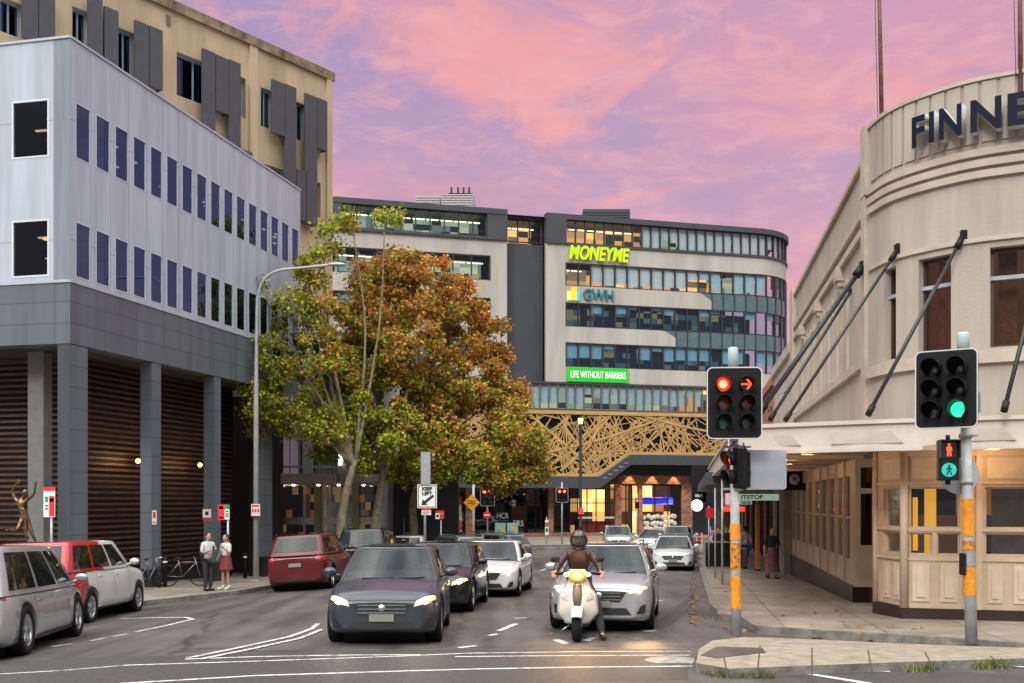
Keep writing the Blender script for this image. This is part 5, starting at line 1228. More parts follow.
    for sx_ in (-.36, .36):
        mb = MB(); yy_ = lerp(c1, c2, .22); mb.box(sx_ - .22, sx_ + .22, yy_, yy_ + .12, z0, z1 - .30); mb.box(sx_ - .13, sx_ + .13, yy_ + .02, yy_ + .11, z1 - .27, z1 - .10); mb.build('seat', mat('seat_grey', (.06, .06, .065), .8), root, bevel=.04)
    mb = MB(); yy_ = lerp(c1, c2, .85); mb.box(-h1 * .9, h1 * .9, yy_, yy_ + .1, z0, z1 - .28); mb.build('rear_seat', mat('seat_grey', (.06, .06, .065), .8), root, bevel=.04)
    mb = MB(); T = Matrix.Translation((.36, lerp(c1, c2, .22) - .48, z0 + .10)) @ Matrix.Rotation(R(68), 4, 'X')
    mb.tube([T @ Vector((.18 * math.cos(a), .18 * math.sin(a), 0)) for a in [2 * math.pi * k / 18 for k in range(19)]], .016, 6, cap=False); mb.build('steering_wheel', M_BLACK, root)
    mb = MB(); mb.ell((0, c1 + .02, z1 - .07), (.11, .02, .035), 10); mb.build('rear_view_mirror', M_BLACK, root)
    mb = MB(); mb.grid(lambda i, j: rear((2 * i - 1) * .86, .18 + .70 * j, .006), 12, 5); mb.build('rear_window', GL_CAR, root, recalc=False)
    cuts_ = {'sedan': (.07, .44, .79), 'hatch': (.07, .38, .68, .93), 'wagon': (.07, .38, .66, .95), 'suv': (.06, .37, .66, .95), 'van': (.05, .33, .62, .95)}[style]
    for sg in (1, -1):
        for a, b in zip(cuts_, cuts_[1:]):
            mb = MB(); fr = .018
            def fn(i, j, a=a, b=b):
                t = lerp(a + fr, b - fr, i); v = .10 + .78 * j
                if a == cuts_[0]: t = lerp(a + fr + (.06 * j), b - fr, i)
                return side(sg, t, v, .007)
            mb.grid(fn, 8, 4); mb.build('side_window', GL_CAR, root, recalc=False)
    # panels laid on the body skin
    def patch(nm, c, m_, off=.006, nu=8, nv=5, par=root, z=None):
        mb = MB(); c = [Vector(p) for p in c]
        def fn(i, j):
            p = c[0].lerp(c[1], i).lerp(c[3].lerp(c[2], i), j); h = bvh.find_nearest(p)
            return h[0] + h[1] * off if h[0] else p
        mb.grid(fn, nu, nv); return mb.build(nm, m_, par, recalc=False)
    zf = st['top'][0][1] * H; gz0, gz1 = zf - .23, zf - .05
    for sg in (1, -1):
        hl = patch('headlight', [(sg * W * .27, -.1, zf - .10), (sg * W * .50, .22, zf + .02), (sg * W * .50, .22, zf + .12), (sg * W * .29, .0, zf + .0)], M_LAMPON if lit else M_LAMPOFF, .01)
        if lit:
            h = bvh.find_nearest(Vector((sg * W * .36, .05, zf - .02))); mb = MB(); mb.ell(h[0] + h[1] * .02, (.06, .03, .045), 10); mb.build('bulb', M_BEAM, hl)
        patch('fog_lamp', [(sg * W * .34, 0, gz0 - .20), (sg * W * .46, .08, gz0 - .20), (sg * W * .46, .08, gz0 - .04), (sg * W * .40, 0, gz0 - .06)], M_TRIM, .008, 4, 3)
        patch('tail_light', [(sg * W * .32, L, H * .52), (sg * W * .49, L - .22, H * .52), (sg * W * .49, L - .2, H * .62), (sg * W * .34, L, H * .61)], M_TAIL, .01)
        # mirror
        mb = MB(); cy = c0 + .38 * (c1 - c0) - .02; mb.ell((sg * (W / 2 + .09), cy + .03, z0 + .13), (.115, .06, .075), 12); mb.tube([(sg * (W / 2 - .10), cy + .05, z0 + .05), (sg * (W / 2 + .05), cy + .04, z0 + .1)], .025, 6)
        mb.build('mirror', pm, root)
        # door gaps and handles
        for t in ((.315, .50, .70) if detail else ()):
            y = t * L
            if t == .70 and style == 'sedan': y = .69 * L
            patch('door_gap', [(sg * W / 2, y - .004, .30 * H), (sg * W / 2, y + .006, .30 * H), (sg * W / 2, y + .006, z0 - .02), (sg * W / 2, y - .004, z0 - .02)], M_DARK, .003, 1, 8)
        for t in (.46, .66):
            h = bvh.find_nearest(Vector((sg * W / 2, t * L, z0 - .12))); mb = MB(); mb.box(h[0].x - .02, h[0].x + .02, h[0].y - .09, h[0].y + .09, h[0].z - .015, h[0].z + .015); mb.build('door_handle', pm if detail else M_TRIM, root, bevel=.008)
        patch('sill', [(sg * W / 2, ya + wr * 1.2, .17), (sg * W / 2, yb - wr * 1.2, .17), (sg * W / 2, yb - wr * 1.2, .26), (sg * W / 2, ya + wr * 1.2, .26)], M_TRIM, .006, 8, 2)
    gr = patch('grille', [(-W * .19, -.1, gz0), (W * .19, -.1, gz0), (W * .255, -.1, gz1), (-W * .255, -.1, gz1)], M_TRIM, .010)
    for k in range(3):
        z = lerp(gz0, gz1, (k + .6) / 3.2); patch('grille_bar', [(-W * .20, -.1, z), (W * .20, -.1, z), (W * .20, -.1, z + .012), (-W * .20, -.1, z + .012)], M_ALLOY, .02, 8, 1, gr)
    h = bvh.find_nearest(Vector((0, -.1, (gz0 + gz1) / 2 + .02))); mb = MB(); mb.lathe([(1e-3, .03), (.05, .028), (.055, .0)], Matrix.Translation(h[0]) @ Matrix.Rotation(R(90), 4, 'X'), 18); mb.build('badge', M_CHROME, gr)
    patch('lower_intake', [(-W * .30, -.1, gz0 - .22), (W * .30, -.1, gz0 - .22), (W * .25, -.1, gz0 - .10), (-W * .25, -.1, gz0 - .10)], M_TRIM, .008)
    for yy, zz_, sg in ((-.05, gz0 - .035, -1), (L + .05, H * .46, 1)):
        h = bvh.find_nearest(Vector((0, yy, zz_))); mb = MB(); mb.box(-.185, .185, h[0].y + sg * .028 - .006, h[0].y + sg * .028 + .006, h[0].z - .055, h[0].z + .055); mb.build('number_plate', M_PLATE, root)
    for sg in (1, -1): patch('bonnet_gap', [(sg * W * .40, .10 * L, H * .6), (sg * W * .395, .10 * L, H * .6), (sg * W * .415, .25 * L, H * .66), (sg * W * .42, .25 * L, H * .66)], M_DARK, .003, 1, 8)
    patch('bonnet_edge', [(-W * .36, .0, zf + .012), (W * .36, .0, zf + .012), (W * .36, .0, zf + .022), (-W * .36, .0, zf + .022)], M_DARK, .003, 12, 1)
    patch('rear_bumper', [(-W * .46, L + .05, .24), (W * .46, L + .05, .24), (W * .46, L + .05, .36), (-W * .46, L + .05, .36)], M_TRIM, .008, 12, 2)
    # wipers
    mb = MB()
    for x0, x1 in ((-.45, .1), (.08, .62)):
        P_ = [front(lerp(x0, x1, k / 4) / h0, .055 + .03 * k / 4, .018) for k in range(5)]; mb.tube(P_, .008, 5)
    mb.build('wiper', M_BLACK, root)
    if rails:
        for sg in (1, -1):
            mb = MB(); P_ = [Vector((sg * (h1 - .05), lerp(c1, c2, t), z1 + (.07 if 0 < t < 1 else .01))) for t in (0, .06, .3, .6, .94, 1)]; mb.tube(P_, .016, 6); mb.build('roof_rail', M_ALLOY if rails == 1 else M_BLACK, root)
    if cladding:
        for y in (ya, yb):
            for sg in (1, -1):
                mb = MB(); P_ = []
                for k in range(13):
                    a = math.pi * k / 12; p = Vector((sg * W / 2, y + math.cos(a) * wr * 1.2, wr + math.sin(a) * wr * 1.2)); h = bvh.find_nearest(p); P_.append(h[0] + h[1] * .004)
                mb.tube(P_, .028, 6); mb.build('arch_cladding', M_TRIM, root)
    for y in (ya, yb):
        mb = MB(); mb.lathe([(wr * 1.14, -W / 2 + .26), (wr * 1.14, W / 2 - .26)], Matrix.Translation((0, y, wr)) @ Matrix.Rotation(R(90), 4, 'Y'), 24)
        mb.box(-W / 2 + .27, W / 2 - .27, y - wr, y + wr, wr * .6, wr * 1.9); mb.build('wheel_well', M_DARK, root)
        for sg in (1, -1):
            T = Matrix.Translation((sg * (W / 2 - .125), y, wr)) @ Matrix.Rotation(sg * R(90), 4, 'Y'); hw_ = .105; ri = wr * .66
            wh = bpy.data.objects.new('wheel', None); COL.objects.link(wh); wh.parent = root; wh.location = T.translation
            T = Matrix.Rotation(sg * R(90), 4, 'Y')
            mb = MB(); mb.lathe([(ri, -hw_), (wr * .93, -hw_), (wr * .985, -hw_ * .8), (wr, -hw_ * .4), (wr, hw_ * .4), (wr * .985, hw_ * .8), (wr * .93, hw_), (ri * 1.02, hw_), (ri, hw_ * .8)], T, 30); mb.build('tyre', M_RUBBER, wh)
            mb = MB(); mb.lathe([(ri * 1.0, hw_ * .9), (ri * .95, hw_ * .92), (ri * .9, hw_ * .6), (ri * .88, -hw_ * .5)], T, 28)
            for k in range(spokes):
                A = T @ Matrix.Rotation(2 * math.pi * k / spokes, 4, 'Z'); mb.hexa([A @ Vector(p) for p in ((.03, -.035, hw_ * .45), (ri * .95, -.022, hw_ * .6), (ri * .95, .022, hw_ * .6), (.03, .035, hw_ * .45))], [A @ Vector(p) for p in ((.03, -.028, hw_ * .8), (ri * .95, -.016, hw_ * .82), (ri * .95, .016, hw_ * .82), (.03, .028, hw_ * .8))])
            mb.lathe([(1e-3, hw_ * .86), (.055, hw_ * .84), (.06, hw_ * .5)], T, 14); mb.build('rim', M_ALLOY, wh)
            mb = MB(); mb.lathe([(1e-3, -hw_ * .2), (ri * .9, -hw_ * .2)], T, 20); mb.build('brake_disc', M_TRIM, wh)
    return root
def place(o, X, Y, head, label, group=None, h=0):
    """head: compass heading the car points to (0 = towards the camera), position = centre of its front bumper"""
    M = gmat(X, Y, head, h); o.location = M.to_translation(); o.rotation_euler = M.to_euler(); o['label'] = label
    for k in [o] + list(o.children_recursive): PM[k.name] = M
    if group: o['group'] = group
    return o
C_GREY = paint('slate_grey', (.035, .042, .058), .2); C_BLACK = paint('black', (.008, .009, .012), .1); C_WHITE = paint('white', (.62, .62, .62), .0, .3)
C_SILVER = paint('silver', (.36, .36, .39), .35, .3); C_RED = paint('red', (.095, .006, .010), .1); C_SILV2 = paint('light_silver', (.38, .39, .40), .35); C_BLUEG = paint('blue_grey', (.10, .12, .15), .5)
G1 = 'cars queuing at the lights'; G2 = 'cars parked along the right kerb'; G3 = 'cars parked and queued on the left'
c = make_car('hatch', C_GREY, 'hatchback', 'car', 4.1, 1.78, 1.50, lit=True); place(c, -1.95, 15.3, R(-1), 'dark slate grey hatchback with lit headlights, first at the line left of the scooter')
c = make_car('hatch', C_BLACK, 'hatchback', 'car', 4.4, 1.80, 1.48, lit=True); place(c, -1.75, 21.2, R(4.5), 'black car with lit headlight, half hidden behind the slate grey hatchback')
wsedan = make_car('sedan', C_WHITE, 'sedan', 'car', 4.75, 1.82, 1.46, lit=True); place(wsedan, -.75, 26.2, R(6.5), 'white sedan with lit headlights queued between the black car and the scooter')
c = make_car('wagon', C_SILVER, 'station_wagon', 'car', 4.7, 1.84, 1.50, lit=True, rails=1); place(c, 1.47, 17.3, R(9.5), 'silver station wagon with roof rails and lit headlights directly behind the scooter')
camry = make_car('sedan', C_WHITE, 'sedan', 'car', 4.8, 1.82, 1.48); place(camry, 6.72, 42.8, R(10), 'white sedan with its lights off, nearest of the cars parked at the right kerb', G2)
c = make_car('sedan', C_BLUEG, 'sedan', 'car', 4.6, 1.80, 1.47); place(c, 7.9, 49.2, R(10), 'blue-grey sedan parked second at the right kerb, mostly behind the white sedan', G2)
suvw = make_car('suv', C_SILV2, 'suv', 'car', 4.6, 1.84, 1.72, rails=1); place(suvw, 8.95, 55.2, R(10), 'pale silver tall wagon parked third at the right kerb', G2)
c = copy_tree(camry); place(c, 10.05, 61.4, R(10), 'white car furthest back of those parked at the right kerb', G2)
c = make_car('suv', C_SILV2, 'suv', 'car', 4.4, 1.82, 1.62); place(c, 6.4, 61.5, R(4), 'small silver suv waiting in the far lane under the street lamp')
c = copy_tree(camry); place(c, 7.7, 59.6, R(24), 'white car turning at the far corner beside the small silver suv'); 
c = make_car('suv', C_RED, 'suv', 'car', 4.6, 1.85, 1.68, cladding=True, rails=2); place(c, -6.15, 34.6, R(182), 'dark red suv seen from behind in the left lane of parked cars', G3)
blk = make_car('suv', C_BLACK, 'suv', 'car', 4.8, 1.9, 1.80, rails=2, cladding=True); place(blk, -5.15, 41.3, R(183), 'black suv with roof racks parked beyond the dark red suv', G3)
c = copy_tree(wsedan); place(c, -4.4, 49.5, R(185), 'white car mostly hidden beyond the black suv', G3)
wg = make_car('wagon', C_BLUEG, 'station_wagon', 'car', 4.6, 1.8, 1.5, rails=1); place(wg, -3.5, 47.2, R(155), 'blue-grey station wagon at an angle behind the keep left sign', G3)
c = copy_tree(wg); place(c, -1.9, 50.6, R(152), 'second blue-grey station wagon at an angle, right of the keep left sign', G3)
c = make_car('van', C_SILV2, 'minivan', 'car', 4.75, 1.82, 1.68); place(c, -8.75, 19.0, R(-9.5 + 180), 'silver minivan at the left edge of the view, waiting in the nearest left lane', G3)
# the ute: white, red glow of passing traffic coloured onto canopy and rear
ute = make_car('suv', C_WHITE, 'ute', 'ute', 5.25, 1.82, 1.80, rear_m=paint('bright_red', (.42, .010, .014), .05), spokes=6, axle=(.17, .765), clear=.26)
place(ute, -10.0, 25.8, R(177.5), 'white four door ute, red light coloured onto canopy and rear, ahead of the silver minivan', G3)
for o in ute.children:
    if o.name.startswith('roof') and 'rail' not in o.name:
        o.data.materials.append(bpy.data.materials['paint_bright_red']); 
        for f in o.data.polygons:
            if f.center.y > 5.25 * .60: f.material_index = 1
def lamp_spot(p, d, e, col, size=70):
    l = bpy.data.lights.new('headlamp_beam', 'SPOT'); l.energy = e; l.color = col; l.spot_size = R(size); l.spot_blend = .8; l.shadow_soft_size = .08
    o = bpy.data.objects.new('headlamp_beam', l); COL.objects.link(o); o.location = p; o.rotation_euler = Vector(d).to_track_quat('-Z', 'Y').to_euler()
lamp_spot((2.2, 16.9, gz(2, 17) + .68), (-.1, -1, -.16), 40, (1, .6, .25)); lamp_spot((.9, 17.1, gz(1, 17) + .68), (-.2, -1, -.16), 14, (1, .65, .3))
lamp_spot((-2.5, 15.1, gz(-2, 15) + .66), (0, -1, -.16), 8, (1, .75, .45)); lamp_spot((-1.4, 15.1, gz(-2, 15) + .66), (0, -1, -.16), 8, (1, .75, .45))
# ================================================================ PEOPLE
M_SKIN = mat('skin', (.42, .23, .16), .6, var=.05); M_HAIR = mat('dark_hair', (.02, .014, .01), .7, var=.2)
def skin_obj(name, verts, edges, rads, m, parent, sub=1, root=0, extra=None, local=True):
    me = bpy.data.meshes.new(name); me.from_pydata([Vector(v) for v in verts], edges, [])
    o = bpy.data.objects.new(name, me); COL.objects.link(o)
    sk = o.modifiers.new('s', 'SKIN'); sk.use_smooth_shade = True
    for i, r in enumerate(rads):
        d = me.skin_vertices[0].data[i]; d.radius = r if isinstance(r, tuple) else (r, r); d.use_root = (i == root)
    ss = o.modifiers.new('u', 'SUBSURF'); ss.levels = sub; ss.render_levels = sub
    m2 = bpy.data.meshes.new_from_object(o.evaluated_get(bpy.context.evaluated_depsgraph_get()))
    bpy.data.objects.remove(o); bpy.data.meshes.remove(me); m2.materials.clear()
    b = MB(); b.bm.from_mesh(m2); bpy.data.meshes.remove(m2)
    for f in b.bm.faces: f.smooth = True; f.material_index = 0
    if extra: extra(b)
    return b.build(name, m, parent, recalc=False)
def limb_hand(b, w, d, s=1.0, curl=.5, side=1):
    """palm with five bent fingers, from the wrist w along d"""
    d = d.normalized(); x = d.cross(Vector((0, 1, 0.2))).normalized(); n = x.cross(d)
    for k in range(4):
        o = w + d * .075 * s + x * (k - 1.5) * .019 * s; L = (.034, .04, .037, .028)[k] * s
        p1 = o + d * L; p2 = p1 + (d * (1 - curl) + n * curl).normalized() * L * .8; p3 = p2 + (d * (.5 - curl * .6) + n).normalized() * L * .6
        b.tube([o - d * .04 * s, o, p1, p2, p3], [.011 * s, .0095 * s, .009 * s, .008 * s, .006 * s], 6)
    o = w + d * .035 * s + x * .035 * s * side; b.tube([w + d * .02 * s, o, o + (d + x * side * .7).normalized() * .03 * s, o + (d + x * side * .2 + n * .4).normalized() * .055 * s], [.014 * s, .012 * s, .010 * s, .007 * s], 6)
def head_geo(b, c, face_dir, tilt=0):
    f = face_dir.normalized(); x = f.cross(Vector((0, 0, 1))).normalized(); u = x.cross(f)
    Mx = Matrix((x, -f, u)).transposed().to_4x4()
    b.ell(c, (.078, .098, .118), 16, M=Mx); b.ell(c + f * .03 - u * .06, (.055, .06, .06), 10, M=Mx)
    b.tube([c + f * .085 + u * .02, c + f * .112 - u * .018, c + f * .095 - u * .03], [.010, .015, .012], 6)
    for sg in (1, -1): b.ell(c + x * sg * .08, (.012, .022, .032), 8, M=Mx)
def human(name, J, outfit, label, M, group=None, facing=Vector((0, -1, 0)), top=1.0, cat='person', gloves=None, hat=None, skin=None, hair='short'):
    """J: joints in metres, local; outfit: dict of child garments"""
    t = thing(name, label, cat, M=M, group=group)
    order = ['pelvis', 'waist', 'chest', 'neck', 'head', 'lsh', 'lel', 'lwr', 'rsh', 'rel', 'rwr', 'lhip', 'lkn', 'lan', 'lto', 'rhip', 'rkn', 'ran', 'rto', 'lha', 'rha']
    rad = dict(pelvis=(.135, .10), waist=(.115, .085), chest=(.14, .10), neck=.052, head=.06, lsh=.052, lel=.038, lwr=.026, lha=(.032, .016), lhip=.085, lkn=.055, lan=.036, lto=.032)
    for k in list(rad):
        if k[0] == 'l' and k != 'l': rad['r' + k[1:]] = rad[k]
    for sd in 'lr':
        w = Vector(J[sd + 'wr']); d = (w - Vector(J[sd + 'el'])).normalized(); J[sd + 'ha'] = tuple(w + d * .06)
    ed = [('pelvis', 'waist'), ('waist', 'chest'), ('chest', 'neck'), ('neck', 'head'), ('chest', 'lsh'), ('lsh', 'lel'), ('lel', 'lwr'), ('lwr', 'lha'), ('chest', 'rsh'), ('rsh', 'rel'), ('rel', 'rwr'), ('rwr', 'rha'), ('pelvis', 'lhip'), ('lhip', 'lkn'), ('lkn', 'lan'), ('lan', 'lto'), ('pelvis', 'rhip'), ('rhip', 'rkn'), ('rkn', 'ran'), ('ran', 'rto')]
    full = dict(rad)
    if 'shirt' in outfit: rad.update(pelvis=(.10, .085), waist=(.085, .075), chest=(.095, .085))
    E_ = [(order.index(a), order.index(b)) for a, b in ed]
    hc = Vector(J['head']) + Vector((0, 0, .06))
    def ex_(b):
        head_geo(b, hc, facing)
        for sd, k in (('l', 1), ('r', -1)):
            w = Vector(J[sd + 'wr']); limb_hand(b, w, w - Vector(J[sd + 'el']), 1.0, .5, k)
    skin_obj('body', [J[k] for k in order], E_, [rad[k] for k in order], skin or M_SKIN, t, 1, 0, ex_)
    rad = full
    def garment(nm, keys, edges, grow, m, ends=None):
        P_ = [Vector(J[k]) if isinstance(k, str) else Vector(k) for k in keys]
        rr = []
        for k in keys:
            r = rad[k] if isinstance(k, str) else .06; r = r if isinstance(r, tuple) else (r, r); g_ = ends.get(k, grow) if ends else grow
            rr.append((r[0] + g_, r[1] + g_))
        return skin_obj(nm, P_, [(keys.index(a), keys.index(b)) for a, b in edges], rr, m, t, 1, 0)
    if 'shirt' in outfit:
        m, longs = outfit['shirt']
        K = ['chest', 'waist', 'pelvis', 'neck', 'lsh', 'lel', 'rsh', 'rel'] + (['lwr', 'rwr'] if longs else [])
        Eg = [('chest', 'waist'), ('waist', 'pelvis'), ('chest', 'neck'), ('chest', 'lsh'), ('chest', 'rsh'), ('lsh', 'lel'), ('rsh', 'rel')] + ([('lel', 'lwr'), ('rel', 'rwr')] if longs else [])
        garment('jacket' if longs == 2 else 'shirt', K, Eg, .028 if longs == 2 else .018, m, {'neck': .004})
    if 'trousers' in outfit:
        garment('trousers', ['pelvis', 'lhip', 'lkn', 'lan', 'rhip', 'rkn', 'ran'], [('pelvis', 'lhip'), ('lhip', 'lkn'), ('lkn', 'lan'), ('pelvis', 'rhip'), ('rhip', 'rkn'), ('rkn', 'ran')], .020, outfit['trousers'], {'lan': .028, 'ran': .028})
    if 'skirt' in outfit:
        m, zb_ = outfit['skirt']; p = Vector(J['pelvis']); kx = (Vector(J['lkn']) + Vector(J['rkn'])) / 2
        mb = MB(); rings = 7
        def sf(i, j):
            z = lerp(p.z + .12, zb_, j); c = Vector((lerp(p.x, kx.x, j), lerp(p.y, kx.y, j), z)); r = lerp(.135, .24, j ** .8); a = 2 * math.pi * i
            return c + Vector((math.cos(a) * r * 1.05, math.sin(a) * r * .85, 0)) * (1 + .05 * math.sin(a * 7) * j)
        mb.grid(sf, 36, rings); mb.build('skirt', m, t, recalc=False)
    for sd in 'lr':
        a, b_ = Vector(J[sd + 'an']), Vector(J[sd + 'to']); d = (b_ - a); d.z = 0; d.normalize()
        mb = MB(); mb.tube([a - d * .06 + Vector((0, 0, -.045)), a + d * .03 + Vector((0, 0, -.04)), a + d * .13 + Vector((0, 0, -.05)), a + d * .19 + Vector((0, 0, -.055))], [.035, .048, .042, .026], 10); mb.tube([a + Vector((0, 0, .05)), a + Vector((0, 0, -.04))], [.045, .05], 10)
        mb.build('shoe', outfit.get('shoe', M_BLACK), t)
    if hat == 'helmet':
        f = facing.normalized(); c = hc + Vector((0, 0, .01)); Mx = Matrix.Rotation(0, 4, 'Z')
        mb = MB(); 
        mb.grid(lambda i, j: c + Vector((math.sin(2 * math.pi * i) * math.sin(math.pi * (.02 + .74 * j)) * .135, -math.cos(2 * math.pi * i) * math.sin(math.pi * (.02 + .74 * j)) * .16 + .01, math.cos(math.pi * (.02 + .74 * j)) * .155)), 32, 14)
        bm = mb.bm; kill = [q_ for q_ in bm.faces if (lambda k: k.y < c.y - .06 and c.z - .055 < k.z < c.z + .045)(q_.calc_center_median())]; bmesh.ops.delete(bm, geom=kill, context='FACES')
        h_ = mb.build('helmet', mat('helmet_black', (.015, .015, .018), .15, var=.05, coat=1), t, recalc=False)
        sm_ = h_.modifiers.new('t', 'SOLIDIFY'); sm_.thickness = .012
        mb = MB(); mb.grid(lambda i, j: c + Vector((math.sin(lerp(-1.25, 1.25, i)) * .142, -math.cos(lerp(-1.25, 1.25, i)) * .168 + .01, lerp(-.06, .05, j))), 14, 3); mb.build('visor', glass('visor_glass', (.45, .42, .42), .12), h_, recalc=False)
    elif hair:
        mb = MB(); L_ = 1.0 if hair == 'short' else 1.35; f = facing.normalized()
        mb.ell(hc - f * .022 + Vector((0, 0, .022)), (.088, .098 if abs(f.y) > .5 else .09, .112), 14)
        if hair == 'long': mb.tube([hc - f * .05, hc - f * .09 - Vector((0, 0, .1)), hc - f * .08 - Vector((0, 0, .22))], [.07, .07, .03], 10)
        if hair == 'bun': mb.ell(hc - f * .11 + Vector((0, 0, .05)), (.04, .04, .04), 10)
        mb.build('hair', M_HAIR, t)
        bm = None
    return t
def standJ(h=1.7, dl=0, dr=0, lsp=.09, lelb=(.24, 0, 1.12), lwr=(.26, -.06, .88), relb=(-.24, 0, 1.12), rwr=(-.26, -.06, .88), lkn=None, rkn=None, lean=0):
    s = h / 1.72
    J = dict(pelvis=(0, 0, .95), waist=(0, -.01 + lean * .4, 1.10), chest=(0, lean * .8, 1.30), neck=(0, lean, 1.47), head=(0, -.01 + lean, 1.55), lsh=(.17, lean * .9, 1.40), lel=lelb, lwr=lwr, rsh=(-.17, lean * .9, 1.40), rel=relb, rwr=rwr,
             lhip=(.085, 0, .90), lkn=lkn or (lsp, dl * .5 - .02, .50), lan=(lsp, dl, .09 + max(0, abs(dl) - .25) * .3), lto=(lsp + .01, dl - .13, .04), rhip=(-.085, 0, .90), rkn=rkn or (-lsp, dr * .5 - .02, .50), ran=(-lsp, dr, .09 + max(0, abs(dr) - .25) * .3), rto=(-lsp - .01, dr - .13, .04))
    return {k: tuple(c * s for c in v) for k, v in J.items()}
def pmat(X, Y, rz, h=.13): return Matrix.Translation((X, Y, gz(X, Y) + h)) @ Matrix.Rotation(rz, 4, 'Z')
M_WSH = mat('white_shirt', (.55, .55, .56), .8, var=.1); M_DKT = mat('dark_trousers', (.02, .022, .03), .8, var=.1)
p = at(208, 0, 31)
man = human('person', standJ(1.76, 0, .02, .08, lelb=(.22, -.02, 1.14), lwr=(.10, -.22, 1.20), relb=(-.22, -.02, 1.14), rwr=(-.02, -.24, 1.22)), dict(shirt=(M_WSH, 0), trousers=M_DKT), 'man in white shirt and dark trousers wearing a backpack and looking at a phone', pmat(p.x, 31, R(50)))
mb = MB(); mb.box(-.14, .14, .10, .26, 1.05, 1.46); mb.build('backpack', mat('backpack_black', (.02, .02, .025), .8), None, bevel=.04)
bp = bpy.data.objects['backpack']; bp.matrix_world = pmat(p.x, 31, R(50)); tag(bp, 'black backpack on the back of the man in the white shirt', 'backpack')
mb = MB(); mb.box(-.035, .035, -.30, -.285, 1.22, 1.36); mb.build('phone', M_BLACK, None, bevel=.005)
bp = bpy.data.objects['phone']; bp.matrix_world = pmat(p.x, 31, R(50)); tag(bp, 'dark phone held by the man in the white shirt', 'phone')
p = at(226, 0, 31.3)
human('person', standJ(1.68, .06, -.06, .07, lelb=(.24, -.06, 1.15), lwr=(.15, -.2, 1.3), relb=(-.25, .0, 1.15), rwr=(-.2, -.15, 1.0)), dict(shirt=(M_WSH, 0), skirt=(mat('maroon_skirt', (.16, .02, .035), .8, var=.1), .62), shoe=mat('white_shoe', (.6, .6, .6), .6)), 'woman in white top and maroon skirt standing beside the bus stop pole', pmat(p.x, 31.3, R(-35)), hair='bun')
p = at(772, 0, 33.6); D = 33.6
human('person', standJ(1.66, -.22, .24, .06, lelb=(.27, .02, 1.12), lwr=(.30, -.08, .90), relb=(-.27, .02, 1.12), rwr=(-.30, -.1, .88)), dict(shirt=(mat('black_top', (.015, .015, .018), .8), 0), skirt=(mat('patterned_skirt', (.30, .10, .10), .8, var=.9, vscale=14, col2=(.04, .03, .05)), .22), shoe=M_BLACK), 'woman in black top and long patterned skirt walking along the right footpath', pmat(p.x, D, R(8)), hair='long')
p = at(746, 0, 42); human('person', standJ(1.74, .1, -.12, .08, lean=-.10), dict(shirt=(M_WSH, 1), trousers=mat('blue_jeans', (.05, .08, .15), .8, var=.2)), 'person in white top and blue jeans leaning forward by the shop doorways', pmat(p.x, 42, R(200)))
p = at(727, 0, 45); human('person', standJ(1.72, 0, 0, .09, lelb=(.25, -.1, 1.15), lwr=(.2, -.3, 1.1), relb=(-.25, -.1, 1.15), rwr=(-.2, -.3, 1.1)), dict(shirt=(mat('black_top', (.015, .015, .018), .8), 0), trousers=M_DKT), 'person in black t-shirt behind the high footpath table', pmat(p.x, 45, R(0)))
p = at(717.5, 0, 45.5); human('person', standJ(1.66, 0, 0, .09, lelb=(.25, -.1, 1.15), lwr=(.2, -.25, 1.1)), dict(shirt=(mat('black_top', (.015, .015, .018), .8), 0), trousers=M_DKT), 'second person in black, left of the other at the high footpath table', pmat(p.x, 45.5, R(20)), hair='long')
# high table with dark screens on the footpath
p = at(722, 0, 43.5); t = thing('high_table', 'high timber topped table with black sides on the right footpath', 'table', (p.x, 43.5, gz(p.x, 43.5) + .13))
mb = MB(); mb.box(-.7, .75, -.3, .3, 1.05, 1.1); mb.build('table_top', mat('table_timber', (.35, .20, .10), .5), t)
mb = MB(); mb.box(-.66, .7, -.26, -.22, .05, 1.04); mb.box(-.66, -.6, -.26, .26, .05, 1.04); mb.build('screen', M_BLACK, t)
for x in (-.6, .65):
    mb = MB(); mb.tube([(x, .2, 0), (x, .2, 1.05)], .03); mb.build('leg', M_BLACK, t)
# ---- scooter and rider
M_SCW = mat('scooter_white', (.60, .56, .54), .25, var=.04, coat=1); M_SCG = mat('scooter_dark', (.04, .04, .045), .5)
SX, SY = (577 - 512) / 1024 * 15.9, 15.9
MS = gmat(SX, SY, R(6), 0)
sc_t = thing('scooter', 'white motor scooter with lit headlamp waiting at the line', 'scooter', M=MS)
def wheel(parent, y, r=.235, w_=.15):
    wh = bpy.data.objects.new('wheel', None); COL.objects.link(wh); wh.parent = parent; wh.location = (0, y, r); T = Matrix.Rotation(R(90), 4, 'Y'); ri = r * .62; h = w_ / 2
    mb = MB(); mb.lathe([(ri, -h * .7), (r * .85, -h), (r * .97, -h * .6), (r, 0), (r * .97, h * .6), (r * .85, h), (ri, h * .7)], T, 28); mb.build('tyre', M_RUBBER, wh)
    mb = MB(); mb.lathe([(ri, -h * .6), (ri * .9, 0), (ri, h * .6)], T, 24)
    for k in range(5):
        A = T @ Matrix.Rotation(2 * math.pi * k / 5, 4, 'Z'); mb.hexa([A @ Vector(q_) for q_ in ((.02, -.02, -.015), (ri, -.014, -.015), (ri, .014, -.015), (.02, .02, -.015))], [A @ Vector(q_) for q_ in ((.02, -.02, .015), (ri, -.014, .015), (ri, .014, .015), (.02, .02, .015))])
    mb.build('rim', M_ALLOY, wh)
wheel(sc_t, .0); wheel(sc_t, 1.30)
